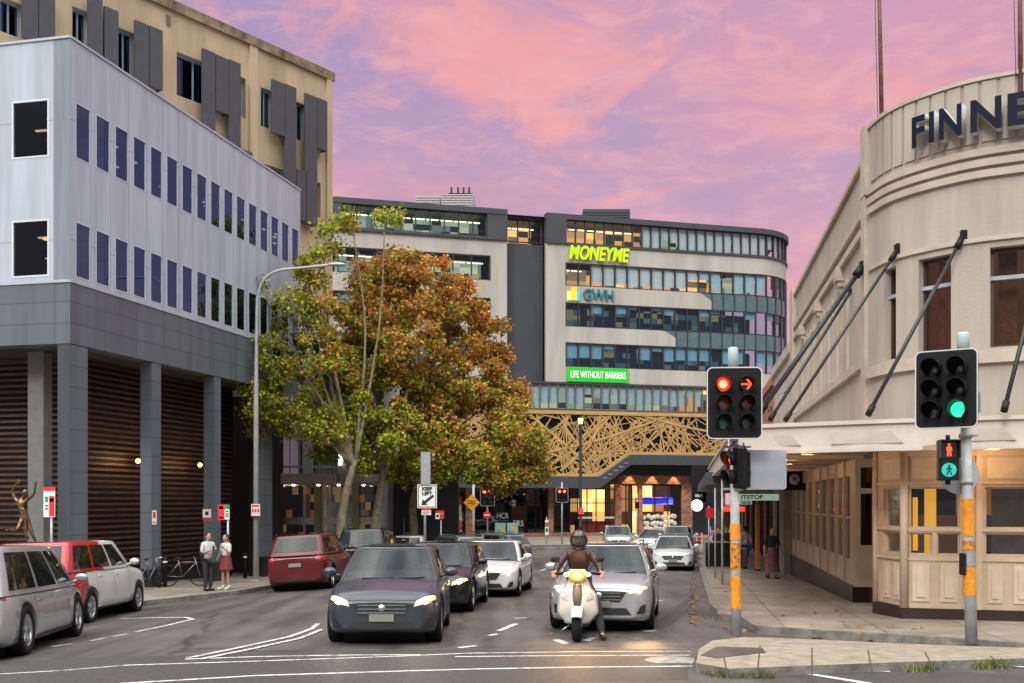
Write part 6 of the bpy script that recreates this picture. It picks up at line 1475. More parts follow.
def loft(rows, m, name, parent, n=16, mi=0):
    """rows: (centre y, z, halfwidth, halfdepth-y) stacked upwards -> rounded hull"""
    mb = MB(); L_ = []
    for (y, z, a, b) in rows: L_.append([mb.bm.verts.new((a * math.copysign(abs(math.cos(2 * math.pi * k / n)) ** .7, math.cos(2 * math.pi * k / n)), y + b * math.copysign(abs(math.sin(2 * math.pi * k / n)) ** .7, math.sin(2 * math.pi * k / n)), z)) for k in range(n)])
    for A, B in zip(L_, L_[1:]):
        for k in range(n): f = mb.bm.faces.new([A[k], A[(k + 1) % n], B[(k + 1) % n], B[k]]); f.smooth = True
    mb.bm.faces.new(L_[0][::-1]); mb.bm.faces.new(L_[-1]); return mb.build(name, m, parent, weld=1e-5)
# front mudguard
mb = MB(); mb.grid(lambda i, j: Vector((.10 * math.sin(lerp(-1.35, 1.35, j)) * (1 - .25 * abs(i - .5)), -math.cos(lerp(.55, 2.6, i)) * (.29 + .03 * math.cos(lerp(-1.35, 1.35, j))), .235 + math.sin(lerp(.55, 2.6, i)) * (.27 + .05 * math.cos(lerp(-1.35, 1.35, j))))), 14, 8)
o = mb.build('mudguard', M_SCW, sc_t, recalc=False); o.modifiers.new('s', 'SOLIDIFY').thickness = .006
# leg shield: broad curved apron
def apron(i, j):
    u = 2 * i - 1; z = lerp(.27, .98, j); w_ = pw([(0, .20), (.25, .33), (.6, .31), (.85, .20), (1, .14)], j); y = .24 + .10 * j - .20 * (1 - u * u) * pw([(0, .45), (.5, 1), (1, .8)], j) ; return Vector((u * w_, y, z))
mb = MB(); mb.grid(apron, 14, 14); o = mb.build('leg_shield', M_SCW, sc_t, recalc=False); o.modifiers.new('s', 'SOLIDIFY').thickness = .02
mb = MB(); mb.grid(lambda i, j: apron(.5 + (i - .5) * lerp(.14, .36, j), .36 + .5 * j) + Vector((0, -.018, 0)), 6, 8); mb.build('front_grille', M_SCG, sc_t, recalc=False)
for sg in (1, -1):
    mb = MB(); mb.grid(lambda i, j: apron(.5 + sg * lerp(.22, .40, i), .50 + .16 * j + .05 * i) + Vector((0, -.014, 0)), 4, 3); mb.build('indicator', M_LAMPOFF, sc_t, recalc=False)
    mb = MB(); mb.tube([(sg * .06, .02, .235), (sg * .075, .1, .5), (sg * .06, .17, .7)], .022, 8); mb.build('fork', M_ALLOY, sc_t)
loft([(.75, .20, .17, .42), (.75, .26, .19, .45), (.78, .30, .18, .44)], M_SCG, 'floorboard', sc_t)
loft([(1.05, .28, .17, .38), (1.08, .45, .19, .44), (1.10, .62, .17, .42), (1.05, .70, .13, .36)], M_SCW, 'rear_body', sc_t)
loft([(1.0, .69, .13, .36), (1.0, .75, .15, .40), (1.02, .79, .12, .36)], mat('seat_black', (.015, .015, .015), .6), 'seat', sc_t)
loft([(.22, .90, .07, .09), (.20, .98, .15, .13), (.20, 1.06, .17, .14), (.24, 1.12, .12, .10)], M_SCW, 'handlebar_cover', sc_t)
mb = MB(); mb.tube([(-.36, .36, 1.04), (-.18, .26, 1.06), (.18, .26, 1.06), (.36, .36, 1.04)], .016, 8); hb = mb.build('handlebar', M_BLACK, sc_t)
for sg in (1, -1):
    mb = MB(); mb.tube([(sg * .24, .30, 1.05), (sg * .37, .365, 1.035)], .021, 8); mb.build('grip', M_RUBBER, hb)
    mb = MB(); mb.tube([(sg * .17, .26, 1.07), (sg * .26, .24, 1.2), (sg * .32, .24, 1.25)], .008, 6); mi_ = mb.build('mirror', M_BLACK, sc_t)
    mb = MB(); mb.ell((sg * .345, .24, 1.27), (.075, .02, .048), 14); mb.build('mirror_head', M_BLACK, mi_)
    mb = MB(); mb.tube([(sg * .14, .62, .2), (sg * .30, .60, .10)], .014, 6); mb.build('stand', M_ALLOY, sc_t) if sg < 0 else mb.bm.free()
mb = MB(); mb.ell((0, .075, 1.03), (.125, .035, .09), 16); hl = mb.build('headlight', mat('scooter_lamp', (.3, .1, .01), .4, var=0, emit=1.6, ecol=(1, .30, .008)), sc_t)
mb = MB(); mb.ell((0, .045, 1.03), (.055, .025, .042), 12); mb.build('bulb', mat('scooter_bulb', (1, .9, .7), .3, var=0, emit=60, ecol=(1, .8, .45)), hl)
for sg in (1, -1):
    mb = MB(); mb.ell((sg * .17, .13, 1.04), (.045, .03, .035), 10); mb.build('indicator', mat('scooter_ind', (1, .75, .5), .3, var=0, emit=1.6, ecol=(1, .6, .3)), sc_t)
mb = MB(); mb.tube([(.2, 1.2, .28), (.22, 1.5, .34)], .05, 10); mb.build('exhaust', M_ALLOY, sc_t)
l = bpy.data.lights.new('scooter_fill_light', 'POINT'); l.energy = 22; l.color = (1, .5, .12); l.shadow_soft_size = .1; lo = bpy.data.objects.new('scooter_fill_light', l); COL.objects.link(lo); lo.location = MS @ Vector((0, -.12, 1.08))  # orange fill added beside the headlamp to brighten rider and leg shield
lp = MS @ Vector((0, -.02, 1.03)); lamp_spot(lp, (.05, -1, -.32), 40, (1, .55, .18), 120)
J = dict(pelvis=(0, .95, .92), waist=(0, .90, 1.06), chest=(0, .82, 1.27), neck=(0, .77, 1.43), head=(0, .75, 1.50), lsh=(.19, .80, 1.36), lel=(.33, .62, 1.17), lwr=(.36, .42, 1.07), rsh=(-.19, .80, 1.36), rel=(-.33, .62, 1.17), rwr=(-.36, .42, 1.07),
         lhip=(.10, .92, .88), lkn=(.30, .46, .56), lan=(.38, .34, .10), lto=(.42, .20, .05), rhip=(-.10, .92, .88), rkn=(-.19, .50, .68), ran=(-.16, .48, .38), rto=(-.16, .34, .34))
M_JKT = mat('brown_leather', (.045, .022, .018), .45, var=.25, vscale=8)
human('person', J, dict(shirt=(M_JKT, 2), trousers=mat('black_jeans', (.02, .018, .022), .8), shoe=mat('black_boot', (.012, .012, .012), .5)), 'rider in black helmet and brown leather jacket on the white scooter, one foot down', MS, hat='helmet', skin=M_SKIN)
# ---- bronze dancing statue
M_BRZ = mat('bronze', (.22, .14, .08), .35, .85, var=.4, vscale=5)
p = at(25, 0, 29.3); gb = gz(p.x, 29.3) + .13
JS = dict(pelvis=(0, 0, .95), waist=(-.04, 0, 1.12), chest=(-.10, -.02, 1.34), neck=(-.06, -.02, 1.52), head=(.02, -.03, 1.6), lsh=(.06, 0, 1.46), lel=(.26, 0, 1.62), lwr=(.30, 0, 1.88), rsh=(-.26, 0, 1.46), rel=(-.38, 0, 1.70), rwr=(-.24, 0, 1.92),
          lhip=(.06, 0, .9), lkn=(.22, -.05, .5), lan=(.40, 0, .06), lto=(.46, -.1, .02), rhip=(-.08, 0, .9), rkn=(-.10, -.25, .60), ran=(-.50, .1, .62), rto=(-.62, .1, .58))
st_ = human('statue', JS, {}, 'bronze statue of a dancer with both arms raised, left of the colonnade', Matrix.Translation((p.x, 29.3, gb + 1.3)), cat='statue', skin=M_BRZ, hair=None)
for k in list(st_.children):
    if k.name.startswith('shoe'): bpy.data.objects.remove(k)
mb = MB(); mb.box(.05, .75, -.35, .35, -1.3, .0); mb.build('plinth', mat('black_stone', (.02, .02, .025), .25), st_, bevel=.02)
mb = MB(); mb.grid(lambda i, j: Vector((lerp(-.09, .0, i) + .05 * math.sin(6 * j) + .2 * j, -.13 + .05 * math.sin(9 * i), lerp(1.25, .35, j))), 4, 12); o = mb.build('drape', M_BRZ, st_, recalc=False); o.modifiers.new('s', 'SOLIDIFY').thickness = .02

# ================================================================ TRAFFIC SIGNALS
M_BOARD = mat('signal_board', (.010, .010, .012), .5, var=.1, spec=.2); M_BORDER = mat('board_border', (.55, .55, .57), .5, var=.05)
L_OFFR = mat('lens_dark_red', (.10, .015, .01), .2, coat=1, var=.1); L_OFFA = mat('lens_dark_amber', (.16, .06, .01), .2, coat=1, var=.1); L_OFFG = mat('lens_dark_green', (.01, .08, .06), .2, coat=1, var=.1); L_OFF = mat('lens_dark', (.02, .02, .02), .2, coat=1)
L_RED = mat('lens_red_lit', (.8, .03, .01), .3, var=0, emit=2.2, ecol=(1, .02, .008)); L_GRN = mat('lens_green_lit', (.05, .9, .5), .3, var=0, emit=1.3, ecol=(.03, .85, .42)); L_REDH = mat('lens_red_core', (1, .3, .1), .3, var=0, emit=3, ecol=(1, .22, .10)); L_GRND = mat('lens_green_dim', (.02, .3, .25), .3, var=0, emit=.5, ecol=(.03, .55, .45))
def rrect(w_, h, r, n=6):
    P_ = []
    for cx, cy, a0 in ((w_ / 2 - r, h / 2 - r, 0), (-w_ / 2 + r, h / 2 - r, 90), (-w_ / 2 + r, -h / 2 + r, 180), (w_ / 2 - r, -h / 2 + r, 270)):
        for k in range(n + 1): a = R(a0 + 90 * k / n); P_.append((cx + r * math.cos(a), cy + r * math.sin(a)))
    return P_
def plate(nm, w_, h, r, y0, y1, m, parent, M=Matrix()):
    mb = MB(); P_ = rrect(w_, h, r); mb.hexa([M @ Vector((x, y1, z)) for x, z in P_], [M @ Vector((x, y0, z)) for x, z in P_]); return mb.build(nm, m, parent)
def signal_head(parent, M, cols, rows, states, pitch=(.33, .285), ld=.105, bw=.84, bh=1.1, border=True, vis=.2, bd=.22):
    """a board with lamps; local -Y is the way it faces; states[r][c] = lens material"""
    mb = MB(); P_ = rrect(bw, bh, .09); mb.hexa([M @ Vector((x, .03, z)) for x, z in P_], [M @ Vector((x, 0, z)) for x, z in P_]); hd = mb.build('signal_head', M_BOARD, parent)
    if border:
        mb = MB(); A = rrect(bw, bh, .09); B = rrect(bw - .035, bh - .035, .075); n = len(A)
        va = [mb.bm.verts.new(M @ Vector((x, -.004, z))) for x, z in A]; vb = [mb.bm.verts.new(M @ Vector((x, -.004, z))) for x, z in B]
        for i in range(n): mb.bm.faces.new([va[i], va[(i + 1) % n], vb[(i + 1) % n], vb[i]])
        mb.build('border', M_BORDER, hd)
    mb = MB(); mb.box(-bw / 2 + .12, bw / 2 - .12, .03, .03 + bd, -rows * pitch[1] / 2 - .02, rows * pitch[1] / 2 + .02, M=M); mb.build('housing', M_BLACK, hd, bevel=.02)
    for r_ in range(rows):
        for c_ in range(cols):
            x = (c_ - (cols - 1) / 2) * pitch[0]; z = ((rows - 1) / 2 - r_) * pitch[1]; T = M @ Matrix.Translation((x, 0, z)) @ Matrix.Rotation(R(90), 4, 'X')
            mb = MB(); st = states[r_][c_]; arrow = isinstance(st, tuple); lm = st[0] if arrow else st
            if arrow:
                mb.lathe([(1e-3, .012), (ld, .01)], T, 24); ln = mb.build('lens', L_OFF, hd)
                mb = MB()
                for q_ in (((-.075, -.012), (.03, -.012), (.03, .012), (-.075, .012)), ((.0, .075), (.03, .075), (.085, 0), (.052, 0)), ((.052, 0), (.085, 0), (.03, -.075), (.0, -.075))): mb.hexa([T @ Vector((a, b, .014)) for a, b in q_], [T @ Vector((a, b, .02)) for a, b in q_])
                mb.build('arrow', lm, ln)
            else:
                mb.lathe([(1e-3, .03), (ld * .5, .024), (ld * .85, .012), (ld, .004)], T, 24); ln = mb.build('lens', lm, hd)
                if lm is L_RED: mb = MB(); mb.lathe([(1e-3, .036), (ld * .62, .026)], T, 18); mb.build('core', L_REDH, ln)
            # open visor tube: full round at the root, cut away at the bottom
            mb = MB(); n = 22
            def vf(i, j, T=T):
                a = lerp(R(-62), R(242), i); ex_ = vis * (1 - .55 * (abs(i - .5) * 2) ** 2.2); return T @ Vector((math.cos(a) * ld * 1.13, math.sin(a) * ld * 1.13, .005 + ex_ * j))
            mb.grid(vf, n, 3); v = mb.build('visor', M_BLACK, hd, recalc=False); v.modifiers.new('s', 'SOLIDIFY').thickness = .006
    return hd
def pole_mesh(parent, base, top, r0, r1, bands, m=M_PALEPOLE, name='pole'):
    """bands: (z0, z1, material) painted as thin sleeves"""
    mb = MB(); mb.tube([base, base + (top - base) * .5, top], [r0, (r0 + r1) / 2, r1], 18); pl = mb.build(name, m, parent, world=True)
    for z0, z1, bm_ in bands:
        f = lambda z: base + (top - base) * ((z - base.z) / (top.z - base.z))
        mb = MB(); mb.tube([f(z0), f(z1)], max(r0, r1) + .003, 18, cap=False); mb.build('band', bm_, pl, world=True)
    return pl
# left pole on the island
DL = 15.9; bL = at(736.5, 642, DL); bL.z = gz(bL.x, DL) + .11; tL = at(733, 348, DL)
t = thing('traffic_light', 'twin column traffic light showing red and a red arrow on an orange banded pole', 'traffic light', bL)
zL = lambda py: 1.75 + (500 - py) * DL / 1024
pole_mesh(t, bL, Vector((tL.x, DL, zL(366))), .078, .062, [(zL(608), zL(576), M_ORANGE), (zL(570), zL(543), mat('worn_orange', (.62, .25, .03), .6, var=.5, vscale=14)), (zL(540), zL(524), M_ORANGE), (zL(576), zL(570), M_STEEL)])
mb = MB(); mb.tube([Vector((tL.x, DL, zL(372))), Vector((tL.x, DL, zL(349))), Vector((tL.x, DL, zL(347.5)))], [.082, .078, .06], 16); mb.build('finial', mat('pale_cap', (.42, .52, .52), .6, var=.15), t, world=True)
W2L = lambda T_: PM[T_.name].inverted()
Mh = W2L(t) @ Matrix.Translation(at(734.5, 403, DL - .3)) @ Matrix.Rotation(R(-3), 4, 'Z')
AR = (mat('arrow_red_lit', (.8, .05, .02), .3, var=0, emit=3.2, ecol=(1, .06, .015)),)
signal_head(t, Mh, 2, 3, [[L_RED, AR], [L_OFFA, L_OFFR], [L_OFFG, L_OFF]], pitch=(.35, .285))
mb = MB()
for z in (zL(440), zL(366) - .1): mb.box(tL.x - .05, tL.x + .05, DL - .12, DL, z - .03, z + .03)
mb.build('clamp', M_STEEL, t, world=True)
# side-facing three lamp head, and the grey back of another board
Mh = W2L(t) @ Matrix.Translation((bL.x - .07, DL - .05, zL(468))) @ Matrix.Rotation(R(-68), 4, 'Z')
signal_head(t, Mh, 1, 2, [[L_RED], [L_OFFR]], bw=.34, bh=.62, border=False, vis=.17)
Mh = W2L(t) @ Matrix.Translation((at(768, 469.5, DL).x, DL + .12, zL(469.5)))
hd = plate('back_board', .64, .62, .05, 0, .02, mat('grey_board_back', (.30, .31, .36), .5, var=.08), t, Mh)
mb = MB(); mb.box(-.34, -.26, -.06, .0, -.27, .27, M=Mh); mb.box(-.62, -.26, -.1, -.06, -.06, -.02, M=Mh); mb.build('bracket', M_BLACK, hd, bevel=.005)
mb = MB(); mb.box(-.55, -.34, -.22, .02, -.3, .3, M=Mh); mb.build('housing', M_BLACK, hd, bevel=.02)
mb = MB(); mb.tube([Vector((bL.x + .1, DL - .02, zL(443))), Vector((bL.x + .12, DL - .06, zL(450))), Vector((bL.x + .1, DL - .1, zL(492)))], .012, 6); mb.tube([Vector((bL.x - .02, DL - .09, zL(440))), Vector((bL.x - .12, DL - .14, zL(447)))], .012, 6)
mb.build('cable', M_BLACK, t, world=True)
for z in (zL(447), zL(489)): mb = MB(); mb.tube([Vector((bL.x, DL, z - .03)), Vector((bL.x, DL, z + .03))], .09, 14); mb.box(bL.x - .2, bL.x + .22, DL - .03, DL + .02, z - .015, z + .015); mb.build('clamp', M_STEEL, t, world=True)
# push button box
mb = MB(); z = zL(557); mb.box(bL.x + .07, bL.x + .16, DL - .06, DL + .06, z - .16, z + .14); mb.build('push_button', M_BLACK, t, world=True, bevel=.02)
# right pole
DR = 14.8; bR = at(971.5, 651, DR); bR.z = gz(bR.x, DR) + .11; tR = at(963, 336, DR); zR = lambda py: 1.75 + (500 - py) * DR / 1024; fR = lambda z: bR + (tR - bR) * ((z - bR.z) / (tR.z - bR.z))
t = thing('traffic_light', 'leaning traffic light turned to the left and showing green on an orange banded pole', 'traffic light', bR)
pole_mesh(t, bR, fR(zR(352)), .085, .066, [(zR(595), zR(567), M_ORANGE), (zR(550), zR(541), mat('worn_orange', (.62, .25, .03), .6, var=.5, vscale=14)), (zR(536), zR(499), M_ORANGE), (zR(566), zR(551), M_STEEL)])
mb = MB(); mb.tube([fR(zR(354)), fR(zR(334)), fR(zR(332.5))], [.088, .08, .065], 16); mb.build('finial', mat('pale_cap', (.42, .52, .52), .6, var=.15), t, world=True)
Mh = W2L(t) @ Matrix.Translation(at(946, 389, DR - .22)) @ Matrix.Rotation(R(-33), 4, 'Z')
signal_head(t, Mh, 2, 3, [[L_OFF, L_OFF], [L_OFF, L_OFF], [L_OFF, L_GRN]], pitch=(.34, .30), ld=.11, bw=.84, bh=1.12, vis=.34)
mb = MB(); q_ = fR(zR(400)); mb.box(q_.x + .06, q_.x + .2, DR - .08, DR + .08, zR(413), zR(392)); mb.build('junction_box', mat('blue_grey_box', (.20, .28, .35), .5), t, world=True, bevel=.01)
mb = MB(); mb.tube(bez([Vector((q_.x + .15, DR, zR(413))), Vector((q_.x + .17, DR - .03, zR(418))), Vector((q_.x + .08, DR - .05, zR(423))), Vector((q_.x, DR - .08, zR(426)))], 5), .012, 6)
mb.build('cable', M_BLACK, t, world=True)
for py in (436, 482): mb = MB(); z = zR(py); c = fR(z); mb.tube([c - Vector((0, 0, .03)), c + Vector((0, 0, .03))], .095, 14); mb.box(c.x - .13, c.x + .13, DR - .1, DR - .06, z - .012, z + .012); mb.build('clamp', M_STEEL, t, world=True)
# pedestrian lamps
Mh = W2L(t) @ Matrix.Translation(at(949, 460, DR - .25)) @ Matrix.Rotation(R(-14), 4, 'Z')
mb = MB(); mb.box(-.14, .14, 0, .2, -.29, .29, M=Mh); hd = mb.build('pedestrian_signal', M_BLACK, t, bevel=.012)
mb = MB(); mb.tube([Mh @ Vector((0, .1, .29)), Mh @ Vector((0, .1, .36))], .03); mb.tube([Mh @ Vector((0, .1, -.29)), Mh @ Vector((0, .1, -.35))], .035); mb.build('bracket', M_BLACK, hd)
for z, lit in ((.14, 1), (-.14, 0)):
    mb = MB(); mb.hexa([Mh @ Vector((x, -.002, z + y)) for x, y in ((-.11, -.11), (.11, -.11), (.11, .11), (-.11, .11))], [Mh @ Vector((x, -.008, z + y)) for x, y in ((-.11, -.11), (.11, -.11), (.11, .11), (-.11, .11))]) if lit else mb.lathe([(1e-3, .012), (.1, .006)], Mh @ Matrix.Translation((0, 0, z)) @ Matrix.Rotation(R(90), 4, 'X'), 22)
    ln = mb.build('lens', L_OFF if lit else L_GRND, hd)
    mb = MB()      # small figure: standing (lit red) or walking
    T = Mh @ Matrix.Translation((0, -.018, z))
    if lit:
        for a, b in (((0, .05), (0, .0)), ((-.02, .045), (-.03, -.005)), ((.02, .045), (.03, -.005)), ((-.012, .0), (-.02, -.085)), ((.012, .0), (.02, -.085)), ((-.02, .045), (.02, .045))): mb.tube([T @ Vector((a[0], 0, a[1])), T @ Vector((b[0], 0, b[1]))], .010, 6)
        mb.ell(T @ Vector((0, 0, .078)), (.017, .008, .017), 8)
    else:
        for a, b in (((0, .04), (0, .0)), ((0, .04), (-.035, .0)), ((0, .04), (.035, .005)), ((0, .0), (-.035, -.07)), ((0, .0), (.035, -.07))): mb.tube([T @ Vector((a[0], 0, a[1])), T @ Vector((b[0], 0, b[1]))], .008, 6)
        mb.ell(T @ Vector((0, 0, .06)), (.014, .006, .014), 8)
    mb.build('figure', mat('red_man_lit', (.8, .05, .02), .3, var=0, emit=3, ecol=(1, .07, .02)) if lit else M_DARK, ln)
    if lit:
        mb = MB(); Q = [(-.13, .12), (.13, .12)]
        mb.box(-.125, .125, -.16, 0, .27, .285, M=Mh); mb.box(-.13, -.12, -.16, 0, .03, .285, M=Mh); mb.box(.12, .13, -.16, 0, .03, .285, M=Mh); mb.build('visor', M_BLACK, hd)
# the back of a round sign
Mh = W2L(t) @ Matrix.Translation((at(962.5, 474, DR).x, DR + .11, zR(474)))
mb = MB(); mb.lathe([(1e-3, -.003), (.29, -.003), (.29, .003), (1e-3, .003)], Mh @ Matrix.Rotation(R(90), 4, 'X'), 32, smooth=False); mb.build('sign_back', mat('aluminium_sheet', (.42, .42, .46), .45, .3, var=.08), t)
mb = MB(); c = fR(zR(560)); mb.box(c.x - .13, c.x - .07, DR - .07, DR + .05, zR(575), zR(553)); mb.build('push_button', M_BLACK, t, world=True, bevel=.015)
# far signals
def far_signal(px, py0, py1, base_py, D, lab, two=True, w_=None):
    c = at(px, (py0 + py1) / 2, D); zb_ = gz(c.x, D) + .13; t = thing('traffic_light', lab, 'traffic light', (c.x, D, zb_), group='far red traffic lights')
    h = (py1 - py0) * D / 1024; ww = w_ or h * .8
    mb = MB(); mb.tube([(0, 0, 0), (0, 0, c.z + h * .9 - zb_)], .06, 10); mb.build('pole', M_STEEL, t)
    signal_head(t, Matrix.Translation((0, -.12, c.z - zb_)), 2 if two else 1, 3, [[L_RED, L_RED], [L_OFF, L_OFF], [L_OFF, L_OFF]] if two else [[L_RED], [L_OFF], [L_OFF]], pitch=(ww * .4, h * .26), ld=h * .115, bw=ww, bh=h, vis=.12)
    return t
far_signal(487.5, 487, 506, 541, 70.5, 'far red traffic light with twin lamps, beside the green cabinets', w_=1.0); far_signal(562, 488, 502.5, 540, 71.5, 'far red traffic light with twin lamps, left of the black street lamp', w_=.85)
far_signal(637, 498, 509, 540, 74, 'tiny far red signal in front of the lit shop', two=False, w_=.35)
t = thing('no_entry_sign', 'small round red stop sign under the far traffic light by the cabinets', 'sign', at(487, 515, 70.3))
mb = MB(); mb.lathe([(1e-3, 0), (.26, 0)], Matrix.Rotation(R(90), 4, 'X'), 24); mb.box(-.17, .17, -.012, -.004, -.04, .04, 1); mb.lathe([(.26, 0), (.27, -.02), (1e-3, -.02)], Matrix.Rotation(R(90), 4, 'X'), 24); mb.build('disc', [M_RED, M_SIGNW], t)

# ================================================================ SIGNS AND STREET FURNITURE
def sign_on_pole(px, D, top_py, lab, panels, pole_r=.035, name='street_sign', h=.13, group=None, yaw=0):
    X_ = (px - 512) / 1024 * D; zb_ = gz(X_, D) + h; t = thing(name, lab, 'sign', (X_, D, zb_), R(yaw), group=group); k = D / 1024; z_ = lambda py: 1.75 + (500 - py) * k - zb_
    if pole_r: mb = MB(); mb.tube([(0, 0, 0), (0, 0, z_(top_py))], pole_r, 10); mb.build('pole', M_STEEL, t)
    for (x0, y0, x1, y1, mats_, draw) in panels:
        mb = MB(); a, b = (x0 - px) * k, (x1 - px) * k; c, d = z_(y1), z_(y0)
        mb.box(a, b, -.06, -.045, c, d, 0); w_, hh = b - a, d - c
        for (u0, v0, u1, v1, mi) in draw: mb.box(a + w_ * u0, a + w_ * u1, -.066, -.0602, d - hh * v1, d - hh * v0, mi)
        mb.build('panel', mats_, t)
    return t, z_, k
SG = [M_SIGNW, M_RED, M_SIGNK, mat('sign_green', (.02, .25, .16), .5)]
t, z_, k = sign_on_pole(51.5, 26.5, 490, 'tall red and white parking sign on a grey pole before the first grey column', [(44.5, 487, 56, 517, SG, [(0, 0, 1, .13, 1), (.5, .3, .95, .97, 1), (.55, .38, .9, .5, 0), (.15, .32, .4, .5, 3), (.15, .6, .4, .64, 2), (.15, .7, .4, .74, 2)])])
t, z_, k = sign_on_pole(228, 31.4, 505, 'red and green bus stop flag sign on a pole beside the woman', [(218.5, 504.5, 225, 520, SG, [(0, 0, 1, 1, 1), (.2, .1, .8, .3, 0), (.2, .8, .8, .9, 0)]), (225.2, 504.5, 230, 519.5, SG, [(0, 0, 1, .3, 3), (.2, .4, .8, .5, 3), (.2, .6, .8, .68, 2), (.2, .75, .8, .82, 2)])])
def wall_sign(px0, py0, px1, py1, D, lab, draw, mats_=SG, name='notice_sign', cat='sign'):
    a, b = at(px0, py1, D), at(px1, py0, D); t = thing(name, lab, cat, ((a.x + b.x) / 2, D, a.z)); mb = MB(); w_, h = (b.x - a.x), b.z - a.z
    mb.box(-w_ / 2, w_ / 2, 0, .02, 0, h, 0)
    for (u0, v0, u1, v1, mi) in draw: mb.box(-w_ / 2 + w_ * u0, -w_ / 2 + w_ * u1, -.006, -.0005, h * (1 - v1), h * (1 - v0), mi)
    mb.build('panel', mats_, t); return t
wall_sign(202.7, 508.5, 211, 520.5, 36.6, 'square white notice with red strip and black roundel on the third grey column', [(0, .75, 1, 1, 1), (0, 0, 1, .06, 1), (.3, .25, .7, .55, 2)])
wall_sign(152, 510.5, 156.5, 524.5, 33.2, 'small upright red and white notice on the second grey column', [(.2, .1, .8, .55, 1), (.2, .8, .8, .9, 1)])
# tall street lights
def lamp_post():
    D = 37; X_ = (256 - 512) / 1024 * D; zb_ = gz(X_, D) + .13; t = thing('street_light', 'tall white street light post with long curved arm, left of the trees', 'street light', (X_, D, zb_))
    z_ = lambda py: 1.75 + (500 - py) * D / 1024 - zb_; x_ = lambda px: (px - 256) / 1024 * D
    mb = MB(); mb.tube([Vector((0, 0, 0)), Vector((0, 0, z_(400)))] + bez([Vector((x_(256.5), 0, z_(330))), Vector((x_(257.5), 0, z_(300))), Vector((x_(263), 0, z_(281))), Vector((x_(277), 0, z_(271))), Vector((x_(300), 0, z_(268))), Vector((x_(330), 0, z_(265)))], 5), [.105, .085] + [.046] * 26, 14); mb.build('pole', mat('white_pole', (.40, .39, .40), .5, var=.12, vscale=3), t)
    mb = MB(); mb.ell((x_(337), 0, z_(264.5)), (.33, .13, .07), 14); mb.build('lamp_head', M_PALEPOLE, t)
    mb = MB(); mb.box(-.14, .14, -.14, .14, 0, .06); mb.build('base_plate', M_STEEL, t)
    return t
lamp_post()
wall_sign(251.2, 504, 260, 518, 36.8, 'white parking notice with red lettering strapped to the tall white lamp post', [(.1, .08, .9, .2, 1), (.1, .35, .3, .6, 1), (.4, .35, .6, .6, 1), (.7, .35, .9, .6, 1), (0, .85, 1, 1, 2)])
D = 80; X_ = (580.5 - 512) / 1024 * D; zb_ = gz(X_, D) + .13
t = thing('street_light', 'tall black street lamp with a lit golden head at the far corner', 'street light', (X_, D, zb_))
zt_ = at(0, 424, D).z - zb_
mb = MB(); mb.tube([(0, 0, 0), (0, 0, 1.2), (0, 0, 1.25), (0, 0, zt_)], [.2, .2, .13, .11], 12); mb.build('pole', M_BLACK, t)
mb = MB(); mb.tube([(0, 0, zt_), (0, 0, zt_ + .45)], [.16, .2], 12); lh = mb.build('lamp_head', mat('lantern_glow', (1, .8, .4), .4, var=0, emit=2.5, ecol=(1, .68, .22)), t); mb = MB(); mb.tube([(0, 0, zt_ + .45), (0, 0, zt_ + .6)], [.26, .1], 12); mb.build('cap', M_BLACK, lh)
mb = MB(); mb.box(-.18, .22, -.2, -.12, at(0, 514, D).z - zb_, at(0, 508, D).z - zb_); mb.build('notice', mat('red_glow_notice', (.8, .03, .03), .5, var=0, emit=.5, ecol=(1, .05, .05)), t)
# keep left sign
DK = 35.5
t, z_, k = sign_on_pole(425, DK, 452, 'white KEEP LEFT sign with black arrow on a grey pole with a tall board above', [(421, 452, 430.5, 485, [mat('grey_board_back', (.30, .31, .36), .5), M_STEEL], [(.35, .25, .65, .9, 1)]), (417.5, 484.5, 437, 508, SG, [])], .045)
mb = MB(); a0 = (418.6 - 425) * k; a1 = (435.9 - 425) * k; mb.box(a0, a1, -.0655, -.061, z_(507), z_(485.6)); 
mb.bm.free()
mb = MB()
P0, P1 = Vector((433.5 - 425, 0, 0)) * k, None
xa, za_ = (433.5 - 425) * k, z_(495.5); xb, zb2 = (421.5 - 425) * k, z_(505)
d = Vector((xb - xa, 0, zb2 - za_)).normalized(); n = Vector((-d.z, 0, d.x)); s0v = Vector((xa, 0, za_)); e0 = Vector((xb, 0, zb2))
sh = [s0v + n * .045, s0v - n * .045, e0 - d * .17 - n * .045, e0 - d * .17 - n * .13, e0, e0 - d * .17 + n * .13, e0 - d * .17 + n * .045]
mb.hexa([v + Vector((0, -.0602, 0)) for v in sh], [v + Vector((0, -.068, 0)) for v in sh])
for r_ in ((418.3, 485.3, 436.2, 485.9), (418.3, 506.6, 436.2, 507.2), (418.3, 485.9, 418.9, 506.6), (435.6, 485.9, 436.2, 506.6)): mb.box((r_[0] - 425) * k, (r_[2] - 425) * k, -.067, -.0602, z_(r_[3]), z_(r_[1]))
mb.build('arrow', M_SIGNK, t)
for txt, py in (('KEEP', 488.9), ('LEFT', 493.5)): put_text('lettering', txt, .165, Matrix.Translation(((427.2 - 425) * k, -.068, z_(py))) @ UPR, M_SIGNK, t, bold=.008, depth=.004)
wall_sign(421.5, 508.5, 431, 515, DK - .05, 'small red and white notice under the KEEP LEFT sign', [(0, 0, 1, .3, 1), (.1, .5, .9, .6, 2), (.1, .75, .7, .85, 2)])
sign_on_pole(441, 46, 514, 'small red and white parking sign on a thin pole right of the KEEP LEFT sign', [(435.5, 510.5, 444, 519, SG, [(0, 0, 1, .3, 1), (.5, .35, 1, 1, 1), (.1, .5, .4, .8, 2)])], .03)
